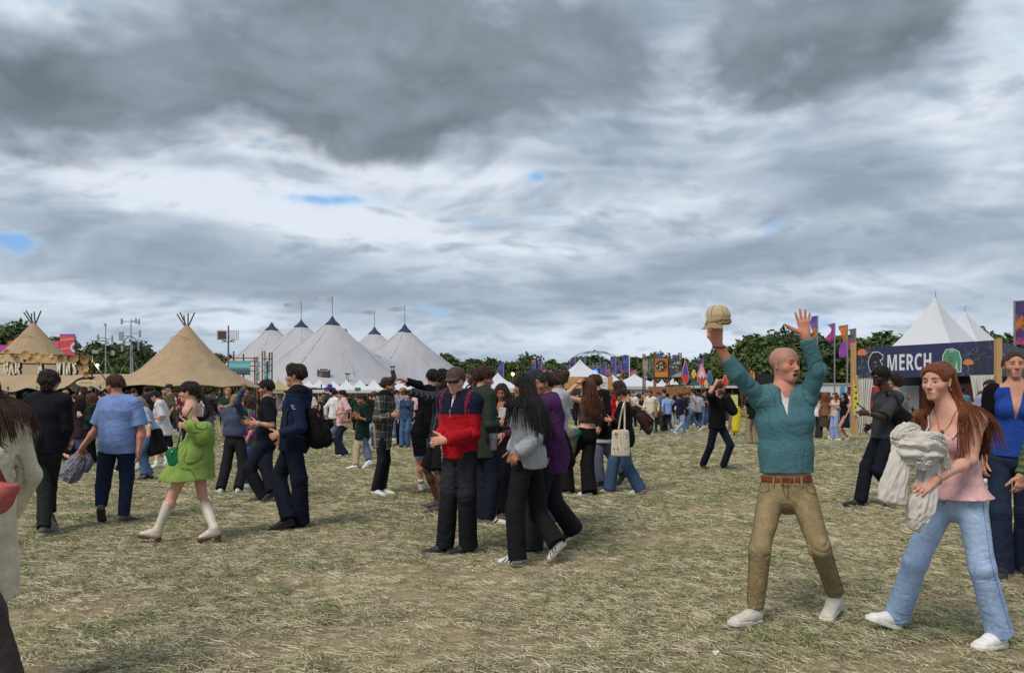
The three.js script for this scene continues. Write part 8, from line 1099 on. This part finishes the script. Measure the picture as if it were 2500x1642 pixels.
{ // black jacket man from behind
  person({ label: 'shaggy-haired man in black jacket walking away beside the blue tee', D: 8.25, h: 1.02, sex: 'm', yaw: 176, skin: SKIN.fair, hd: Z1(240, 148), hy: -172, nk: Z1(235, 215), pv: Z1(218, 480), L: { e: Z1(140, 360, .02), w: Z1(160, 450, .1) }, R: { e: Z1(325, 370, .02), w: Z1(300, 460, .12) }, LL: { a: Z1(212, 850), y: 172, p: -6 }, RL: { k: Z1(240, 660, .1), a: Z1(240, 770), y: 172, p: -48, air: 1 }, hair: { c: HAIR.dark, thick: .022, clump: .010, freq: 30, back: .05, nape: -.095 }, top: { c: L3(26, 27, 34), loose: .045, hem: .0, collar: .04, boxy: 1, fold: .010, sr: .036, name: 'jacket' }, legs: { c: L3(34, 40, 40), r: [.098, .08, .074], over: .02, fold: .008 }, shoe: { c: L3(86, 84, 80), sole: L3(150, 146, 136) } });
  const c = at(...Z1(148, 440), 8.1), b = held('brown_shoulder_bag', 'dark brown flap bag on the hip of the black jacket man', 'bag', c); part('bag_body', clothLump([limb(V(.02, .1, 0), V(-.02, -.1, 0), .11, .12, .03, null, { side: V(1, 0, 0), n0: .05, n1: .06 })], L3(52, 48, 48), .012, .010), MV(.7, CLOTH), b); part('flap', clothLump([limb(V(.03, .1, .05), V(.0, -.02, .05), .10, .10, .02, null, { side: V(1, 0, 0), n0: .03, n1: .03 })], L3(58, 54, 52), .012, .006), MV(.7, CLOTH), b);
}
{ // cream coat woman at the left edge
  const R = person({ label: 'long-haired woman in cream coat cut off by the left edge', D: 3.6, h: .95, sex: 'f', yaw: -118, skin: SKIN.fair, q: .9, hd: [-72, 935], hy: -110, nk: [-48, 1000], pv: [-62, 1262], L: { e: [-12, 1120, 0], w: [-70, 1200, -.15] }, LL: { k: [-42, 1490, -.05], a: [10, 1680], y: -110, p: -10, air: 1 }, RL: { a: [-130, 1690], y: -110, air: 1 }, hair: { c: HAIR.brown, thick: .016, back: .08, len: .34, n: 320, fine: 1, wave: .3, r: .0095, open: 1.9, nape: -.12, wind: V(.1, 0, 0) }, top: { c: C.cream, loose: .035, hem: .40, flare: .03, hood: 1, fold: .012, sr: .03, name: 'coat', fx: 4, fy: 4, rough: .8 }, legs: { c: L3(74, 66, 64), r: [.1, .1, .11], fold: .010, over: .03 }, shoe: { c: C.black } });
  const c = at(-8, 1208, 3.3), b = held('red_bag', 'coral red crescent bag on a maroon strap at the left edge', 'bag', c); part('bag_body', clothLump([limb(V(-.14, .05, 0), V(.0, -.02, .02), .05, .075, .03, cutAt(V(0, .05, 0), V(.2, 1, 0).normalize()), { side: V(0, 0, 1), n0: .05, n1: .06 }), limb(V(-.02, -.01, 0), V(.05, .03, 0), .06, .04, .04, cutAt(V(0, .06, 0), V(.2, 1, 0).normalize()))], L3(176, 92, 88), .006, .006, 6, 9), MV(.6, CLOTH), b); part('strap', clothLump([limb(V(.02, .05, .0), V(-.035, .2, .03), .024, .024, .01, null, { side: V(1, 0, 0), n0: .005 }), limb(V(-.035, .2, .03), V(-.1, .42, .04), .024, .024, .01, null, { side: V(1, 0, 0), n0: .005 })], L3(92, 34, 42), .005, .001), MV(.8), b); part('seam', tube([V(-.1, .0, .07), V(-.02, -.035, .085), V(.06, .0, .05)], .003, 12, 5), M(L3(140, 60, 60), .7), b);
}
{ // people behind the blue tee man
  person({ label: 'person in white tee and black cap looking down', D: 16, h: .94, sex: 'f', girth: 1.12, yaw: -80, skin: SKIN.pale, hd: Z2(252, 285), hy: -80, hp: -25, nk: Z2(295, 335), pv: Z2(325, 590), L: { e: Z2(315, 455, -.05), w: Z2(265, 455, -.1) }, LL: { k: Z2(300, 720, 0), a: Z2(350, 790), y: -80, p: -30 }, RL: { a: Z2(262, 845), y: -80 }, cap: { c: C.jet, hat: 0, low: .03 }, hair: { c: HAIR.dark, thick: .012, back: .03, nape: -.06 }, top: { c: L3(206, 206, 208), loose: .04, hem: .02, sleeve: .95, wide: .02, boxy: 1, name: 'tee_shirt' }, legs: { c: C.jet, r: [.1, .09, .08], len: 1.25, bare: 1 }, shoe: { c: C.white, sock: C.white, sockH: .1 } });
  person({ label: 'blond person in pale grey tee bending with black jumper round the waist', D: 13.6, h: .95, sex: 'f', yaw: -60, skin: SKIN.pale, hd: Z2(128, 345), hy: -60, hp: -30, nk: Z2(165, 395), pv: Z2(225, 640), L: { e: Z2(210, 520, -.1), w: Z2(205, 560, -.15) }, LL: { a: Z2(222, 915), y: -40 }, RL: { a: Z2(165, 920), y: -80 }, hair: { c: HAIR.blond, thick: .014, back: .06, nape: -.1, len: .2, n: 40, r: .012 }, top: [{ c: L3(160, 174, 196), loose: .03, hem: -.02, sleeve: .8, name: 'tee_shirt' }, { c: C.jet, loose: .06, hem: .25, sleeve: 0, topCut: .42, flare: .03, noNeck: 1, name: 'tied_jumper' }], legs: { c: L3(70, 96, 126), r: [.1, .09, .082], over: -.02, name: 'jeans' }, shoe: { c: C.black, sole: C.black } });
  const R = person({ label: 'woman in bottle green jacket holding a beer behind the blue tee man', D: 16.5, h: .98, sex: 'f', yaw: -85, skin: SKIN.pale, hd: [221, 973], hy: -88, nk: [229, 993], pv: [224, 1060], L: { e: [222, 1030, -.05], w: [198, 1014, -.1], hand: { dir: [-1, .2, 0], curl: .9 } }, hair: { c: HAIR.chestnut, thick: .012, back: .07, nape: -.12, len: .24, n: 60, r: .012 }, top: { c: L3(28, 48, 44), loose: .03, hem: .05, name: 'jacket' }, legs: { c: C.jet, r: [.094, .08, .07] }, shoe: { c: C.black } }); cup(R, 0, 'cup of beer held by the woman in bottle green', {});
  person({ label: 'woman with long dark hair and denim skirt behind the beer drinker', D: 18, h: .96, sex: 'f', yaw: -150, skin: SKIN.fair, hd: [196, 976], nk: [198, 996], pv: [192, 1062], hair: { c: HAIR.dark, thick: .012, back: .08, nape: -.12, len: .4, n: 70, r: .013 }, top: { c: L3(60, 40, 46), loose: .02, sleeve: .5 }, legs: { type: 'skirt', c: C.denim, len: .62, bare: 1, flare: .05 }, shoe: { c: C.white } });
  // sitting on the grass
  person({ label: 'long-haired woman in black sitting on the grass facing right', D: 17.5, h: .95, sex: 'f', yaw: 70, skin: SKIN.pale, hd: [170, 1079], hy: 80, nk: [163, 1098], pv: [158, 1119], LL: { k: [196, 1108, 0], a: [212, 1122], y: 80, air: 1 }, RL: { k: [192, 1110, -.2], a: [206, 1124, 0], y: 80, air: 1 }, L: { w: [188, 1118, 0] }, R: { e: [160, 1112, -.1], w: [178, 1122, -.1] }, hair: { c: HAIR.brown, thick: .012, back: .08, nape: -.12, len: .3, n: 60, r: .013 }, top: { c: C.jet, loose: .02, sleeve: .6 }, legs: { c: C.black }, shoe: { c: C.black } });
  person({ label: 'person in white top sitting on the grass behind the blue tee man', D: 15, h: .95, sex: 'f', yaw: -60, skin: SKIN.fair, hd: [318, 1092], hy: -70, nk: [322, 1112], pv: [332, 1140], LL: { k: [296, 1128, 0], a: [286, 1146], y: -70, air: 1 }, RL: { k: [300, 1132, .2], a: [290, 1148, 0], y: -70, air: 1 }, R: { w: [300, 1140, 0] }, L: { w: [312, 1142, 0] }, hair: { c: HAIR.dark, thick: .014, nape: -.08 }, top: { c: C.white, loose: .03, sleeve: .8 }, legs: { c: C.navy }, shoe: { c: C.white } });
}
// ---------------------------------------------------------------- the crowd: a few figures built once, each copy dressed anew
const WHT = [1, 1, 1];
const tj = (x, y, z = 0) => [1250 + x * F / (10 - z), HZ + (EYE - y) * F / (10 - z), -z];
function template(o) { const R = person({ D: 10, q: 2.9, yaw: 0, hd: tj(0, 1.61, .02), nk: tj(0, 1.45), pv: tj(0, .9), skin: SKIN.fair, hair: { c: WHT, thick: .016, clump: .008, nape: -.06 }, ...o, label: 'x' }); scene.remove(R.root); R.root.position.set(0, 0, 0); return R.root; }
used.person -= 0;
const T0 = used.person;
const stand = template({ sex: 'm', top: { c: WHT, loose: .03, hem: .08 }, legs: { c: WHT, r: [.098, .08, .075] }, R: { e: tj(-.27, 1.15, .02), w: tj(-.12, 1.18, .26) }, LL: { a: tj(.12, .1) }, RL: { a: tj(-.1, .1) } });
const crossed = template({ sex: 'm', top: { c: WHT, loose: .028, hem: .05, sleeve: .9, wide: .02 }, legs: { c: WHT, r: [.1, .085, .08] }, R: { e: tj(-.25, 1.14, .05), w: tj(.08, 1.2, .2) }, L: { e: tj(.25, 1.14, .05), w: tj(-.08, 1.18, .22) }, hair: { c: WHT, thick: .022, clump: .012, freq: 40 } });
const walk = template({ sex: 'm', hd: tj(0, 1.6, .04), top: { c: WHT, loose: .035, hem: .08, boxy: 1 }, legs: { c: WHT, r: [.1, .085, .078] }, LL: { a: tj(.1, .1, .3), air: 1, p: 10 }, RL: { k: tj(-.1, .5, .05), a: tj(-.1, .17, -.3), air: 1, p: -35 }, L: { w: tj(.26, .92, -.15) }, R: { w: tj(-.25, .95, .22) } });
const longHair = template({ sex: 'f', h: .95, hd: tj(0, 1.5, .02), nk: tj(0, 1.36), pv: tj(0, .86), top: { c: WHT, loose: .02, hem: .04, sleeve: .6 }, legs: { c: WHT, r: [.096, .09, .095] }, L: { e: tj(.22, 1.1, .05), w: tj(.1, 1.2, .2) }, hair: { c: WHT, thick: .012, back: .07, len: .34, n: 60, r: .015, nape: -.12, open: 2.1 } });
const skirt = template({ sex: 'f', h: .94, hd: tj(0, 1.49, .02), nk: tj(0, 1.35), pv: tj(0, .85), top: { c: WHT, loose: .014, hem: .02, sleeve: .3 }, legs: { type: 'skirt', c: WHT, len: .4, bare: 1, flare: .06 }, LL: { a: tj(.08, .1, .2), air: 1 }, RL: { a: tj(-.08, .13, -.18), air: 1, p: -20 }, hair: { c: WHT, thick: .012, back: .08, len: .3, n: 50, r: .015, nape: -.12 } });
const capped = template({ sex: 'm', top: { c: WHT, loose: .028, hem: .08, sleeve: .85, wide: .02 }, legs: { c: WHT, r: [.1, .09, .085] }, cap: { c: C.navy, low: .04 }, R: { e: tj(-.26, 1.16, .02), w: tj(-.16, 1.36, .24) }, hair: { c: WHT, thick: .006 } });
const phoneUp = template({ sex: 'f', h: .95, hd: tj(0, 1.5, .02), nk: tj(0, 1.36), pv: tj(0, .86), top: { c: WHT, loose: .03, hem: .06, hood: 1 }, legs: { c: WHT, r: [.095, .085, .08] }, R: { e: tj(-.26, 1.3, .15), w: tj(-.1, 1.5, .3) }, L: { e: tj(.26, 1.12, .1), w: tj(.12, 1.2, .26) }, hair: { c: WHT, thick: .012, bun: [0, .08, -.1], nape: -.08 } });
const seated = template({ sex: 'f', h: .95, hd: tj(0, .8, .04), nk: tj(0, .66), pv: tj(0, .13), top: { c: WHT, loose: .025, hem: .02 }, legs: { c: WHT, r: [.095, .085, .08] }, LL: { k: tj(.16, .42, .4), a: tj(.12, .1, .58), air: 1 }, RL: { k: tj(-.2, .3, .42), a: tj(.05, .1, .5), air: 1 }, L: { w: tj(.1, .36, .38) }, R: { w: tj(-.3, .08, -.1) }, hair: { c: WHT, thick: .012, back: .06, len: .24, n: 40, r: .015, nape: -.12 } });
used.person = T0;
const PAL = [['black', C.jet], ['charcoal', C.char], ['navy', C.navy], ['white', C.white], ['grey', C.grey], ['cream', C.cream], ['maroon', C.maroon], ['green', C.green], ['blue', L3(58, 84, 140)], ['pale blue', C.sky], ['red', C.red], ['mustard', C.orange], ['pink', C.pink], ['olive', C.olive], ['brown', C.brown], ['lilac', C.lilac], ['teal', C.teal]];
const LEGC = [['black', C.jet], ['navy', C.navy], ['blue denim', C.denim], ['dark denim', C.darkdenim], ['khaki', C.khaki], ['grey', C.greydenim], ['stone', C.stone], ['pale denim', C.lightdenim]];
const HAIRC = [['black', HAIR.black], ['dark', HAIR.dark], ['brown', HAIR.brown], ['chestnut', HAIR.chestnut], ['blond', HAIR.blond]];
const SK = [[1, 1, 1], [1, 1, 1], [1.06, 1.06, 1.08], [.86, .82, .8], [.55, .5, .48], [.36, .32, .32]];
function dress(tpl, x, z, yaw, s, top, leg, hair, skin, label, group) {
  const r = tpl.clone(); r.name = numbered('person'); scene.add(r); r.position.set(x, 0, z); r.rotation.y = yaw * Math.PI / 180; r.scale.setScalar(s); r.userData = { label, category: 'person', group };
  r.traverse((m) => { if (!m.isMesh) return; const c = { top, trousers: leg, skirt: leg, hair, body: skin }[m.name]; if (c) m.material = M(c, m.name === 'hair' ? .5 : m.name === 'body' ? .55 : .85, { vertexColors: true, specularIntensity: .3 }); });
  return r;
}
const seenLabels = new Set();
const kinds = [[stand, 'man', 'standing'], [crossed, 'man', 'with folded arms'], [walk, 'man', 'walking'], [longHair, 'long-haired woman', 'standing'], [skirt, 'woman', 'walking'], [capped, 'man in a cap', 'raising a drink'], [phoneUp, 'woman with tied hair', 'lifting a hand']];
const spot = (u) => u < 60 ? 'under the left tipi' : u < 150 ? 'below the wine bar letters' : u < 250 ? 'by the cocktail board' : u < 330 ? 'below the phone masts' : u < 420 ? 'under the large tipi' : u < 500 ? 'behind the lime raincoat' : u < 560 ? 'right of the lime raincoat' : u < 640 ? 'behind the raised arm' : u < 720 ? 'behind the tall man in navy' : u < 790 ? 'below the dark screen tower' : u < 850 ? 'near the round purple signs' : u < 930 ? 'below the green sign' : u < 1010 ? 'beside the plaid overshirt man' : u < 1250 ? 'behind the pointing men' : u < 1420 ? 'behind the curly-haired woman' : u < 1480 ? 'below the plywood stall' : u < 1540 ? 'behind the tote woman' : u < 1600 ? 'below the wide white tent' : u < 1660 ? 'under the poster posts' : u < 1710 ? 'below the timber hut' : u < 1790 ? 'behind the hand-on-head man' : u < 1860 ? 'by the yellow waste bag' : u < 2010 ? 'behind the bald man' : u < 2110 ? 'below the tall flags' : u < 2300 ? 'at the booth counter' : 'at the booth corner';
function crowd(n, u0, u1, d0, d1, seed, o = {}) {
  const R = rng(seed), put = [];
  for (let i = 0, tries = 0; i < n && tries < n * 12; tries++) {
    const d = Math.sqrt(d0 * d0 + R() * (d1 * d1 - d0 * d0)), u = u0 + R() * (u1 - u0), x = (u - 1250) / F * d; if (put.some(([a, b]) => Math.hypot(a - x, b - d) < (o.gap ?? .55))) continue;
    const [tpl, who, doing] = kinds[Math.floor(R() * kinds.length)], dk = R() < .42, top = dk ? PAL[Math.floor(R() * 3)] : PAL[Math.floor(R() * PAL.length)], leg = LEGC[Math.floor(R() * (R() < .6 ? 4 : 8))], hair = HAIRC[Math.floor(R() * (.55 + .45 * R()) * 5)], skin = SK[Math.floor(R() * 6)];
    const label = `${hair[0]}-haired ${who} in ${top[0]} top and ${leg[0]} ${tpl === skirt ? 'skirt' : 'trousers'}, ${spot(u)}`.replace('long-haired woman', 'woman, long locks,').replace(/dark-haired man in a cap/, 'man in a cap').replace(/\w+-haired man in a cap/, 'man in a cap').replace('woman, long locks, in', 'woman with long locks in').replace('dark-haired woman with tied hair', 'woman with tied dark hair').replace(/(\w+)-haired woman with tied hair/, 'woman with tied $1 hair');
    if (seenLabels.has(label) || label.split(/\s+/).length > 16) continue; seenLabels.add(label);
    put.push([x, d]); i++;
    dress(tpl, x, -d, o.yaw !== undefined ? o.yaw + (R() - .5) * 100 : R() * 360, .93 + R() * .13, top[1], leg[1], hair[1], skin, label, 'festival crowd');
  }
}
crowd(46, -120, 640, 27, 48, 3); crowd(22, -60, 600, 20, 28, 4, { gap: 1.1 });
crowd(30, 640, 1030, 30, 62, 5); crowd(8, 690, 1000, 22, 30, 15, { gap: 1.2 }); crowd(14, 1030, 1400, 26, 50, 6);
crowd(78, 1400, 1880, 36, 62, 7); crowd(10, 1480, 1720, 30, 40, 8, { gap: 1 });
crowd(14, 1870, 2110, 32, 52, 9); crowd(9, 2190, 2420, 20, 25.4, 10, { gap: .8 }); crowd(6, 2420, 2600, 20, 30, 12);
// those one can name
const one = (tpl, u, v, yaw, s, top, leg, hair, skin, label) => { const p = groundAt(u, v); return dress(tpl, p.x, p.z, yaw, s, top, leg, hair, SK[skin], label, 'people in the middle distance'); };
one(capped, 1622, 1056, 200, 1.03, L3(92, 96, 102), C.brown, HAIR.dark, 1, 'man in grey tee, brown trousers and dark cap, turned away'); one(phoneUp, 1597, 1058, 170, .82, C.orange, C.green, HAIR.black, 3, 'child in mustard hoodie and green trousers'); one(longHair, 1572, 1054, 10, .98, C.jet, C.green, HAIR.blond, 1, 'blond woman in black tank top and green trousers'); one(stand, 1545, 1046, -20, 1, C.white, C.navy, HAIR.dark, 1, 'man in white shirt left of the blond woman in black'); one(walk, 1704, 1049, 150, .98, L3(150, 158, 172), C.darkdenim, HAIR.brown, 1, 'man in pale grey sweatshirt strolling before the diamonds'); one(walk, 1676, 1038, 30, .98, C.ink, C.navy, HAIR.dark, 1, 'man in open black jacket with white shoes'); one(longHair, 1648, 1036, 200, .98, C.white, C.grey, HAIR.dark, 1, 'woman in white tee with dark hair right of the cap man'); one(phoneUp, 1787, 1030, 20, 1, L3(44, 66, 160), C.black, HAIR.black, 1, 'person in royal blue hoodie left of the waste bag');
one(longHair, 1836, 1088, -160, 1.0, C.jet, C.khaki, HAIR.chestnut, 1, 'woman in black jacket and khaki trousers beside the waste bag'); one(skirt, 2062, 1077, -80, 1, C.jet, C.navy, HAIR.dark, 1, 'woman in black top and navy skirt striding left'); one(longHair, 2040, 1076, -75, 1, L3(206, 190, 180), C.lightdenim, HAIR.chestnut, 1, 'woman in pale crop top and pale jeans striding left'); one(skirt, 2016, 1074, 170, 1, L3(120, 90, 70), C.brown, HAIR.red, 1, 'red-haired woman in brown dress, back turned'); one(longHair, 1998, 1073, 100, .98, C.white, C.char, HAIR.dark, 1, 'woman in white long sleeves next to the brown dress');
one(skirt, 502, 1072, 20, .98, C.white, C.black, HAIR.brown, 1, 'woman in white vest right of the braid'); one(skirt, 547, 1064, 60, 1, C.jet, C.jet, HAIR.dark, 1, 'woman in black dress between braid and raised arm'); one(longHair, 440, 1058, -30, .97, C.brown, C.olive, HAIR.dark, 3, 'woman in brown top left of the lime raincoat'); one(stand, 408, 1050, 160, 1, L3(70, 56, 48), C.denim, HAIR.black, 4, 'tall man in brown shirt right of the white tee'); one(capped, 330, 1052, 60, 1, L3(130, 140, 150), C.navy, HAIR.brown, 1, 'capped man in grey seen over the bent blond'); one(stand, 352, 1046, 190, 1, L3(150, 160, 172), C.black, HAIR.dark, 1, 'man in pale jacket and backpack straps under the tipi');
one(seated, 800, 1066, 40, 1, C.jet, C.lightdenim, HAIR.dark, 1, 'woman sitting on the grass in pale jeans near the pink shirt'); one(seated, 826, 1058, -40, 1, C.green, C.navy, HAIR.brown, 1, 'woman in green sitting on the grass beyond the backpack'); one(seated, 255, 1112, 130, 1, C.char, C.denim, HAIR.dark, 1, 'person in charcoal sitting on the grass beside the blue tee'); one(longHair, 2398, 1130, -40, .98, C.white, C.black, HAIR.chestnut, 1, 'woman in white behind the red-haired woman\'s shoulder'); one(walk, 2420, 1180, -60, 1, L3(150, 150, 190), C.black, HAIR.dark, 3, 'person in lilac between the two front women');
// ---------------------------------------------------------------- litter on the grass
{
  const flat = (u, v, w, h, c, label, a) => { const p = groundAt(u, v), g = new THREE.PlaneGeometry(w, h, 6, 4).rotateX(-Math.PI / 2), q = g.attributes.position; for (let i = 0; i < q.count; i++) q.setY(i, .012 + .012 * (1 + n2(q.getX(i) * 30 + u, q.getZ(i) * 30))); g.computeVertexNormals(); g.rotateY(a); const t = thing('paper_scrap', label, 'litter', p); part('sheet', g, M(c, .9), t); };
  flat(1744, 1602, .05, .03, L3(214, 214, 210), 'small white paper scrap before the bald man', .5); flat(1000, 1500, .04, .03, L3(190, 184, 170), 'pale paper scrap on the grass in the foreground', 1); flat(2210, 1322, .1, .04, L3(50, 44, 44), 'dark scrap on the grass behind the pale jeans', .2); flat(950, 1210, .1, .03, L3(190, 176, 140), 'flat straw-coloured stick near the white sneakers', .1);
}
renderer.render(scene, camera);
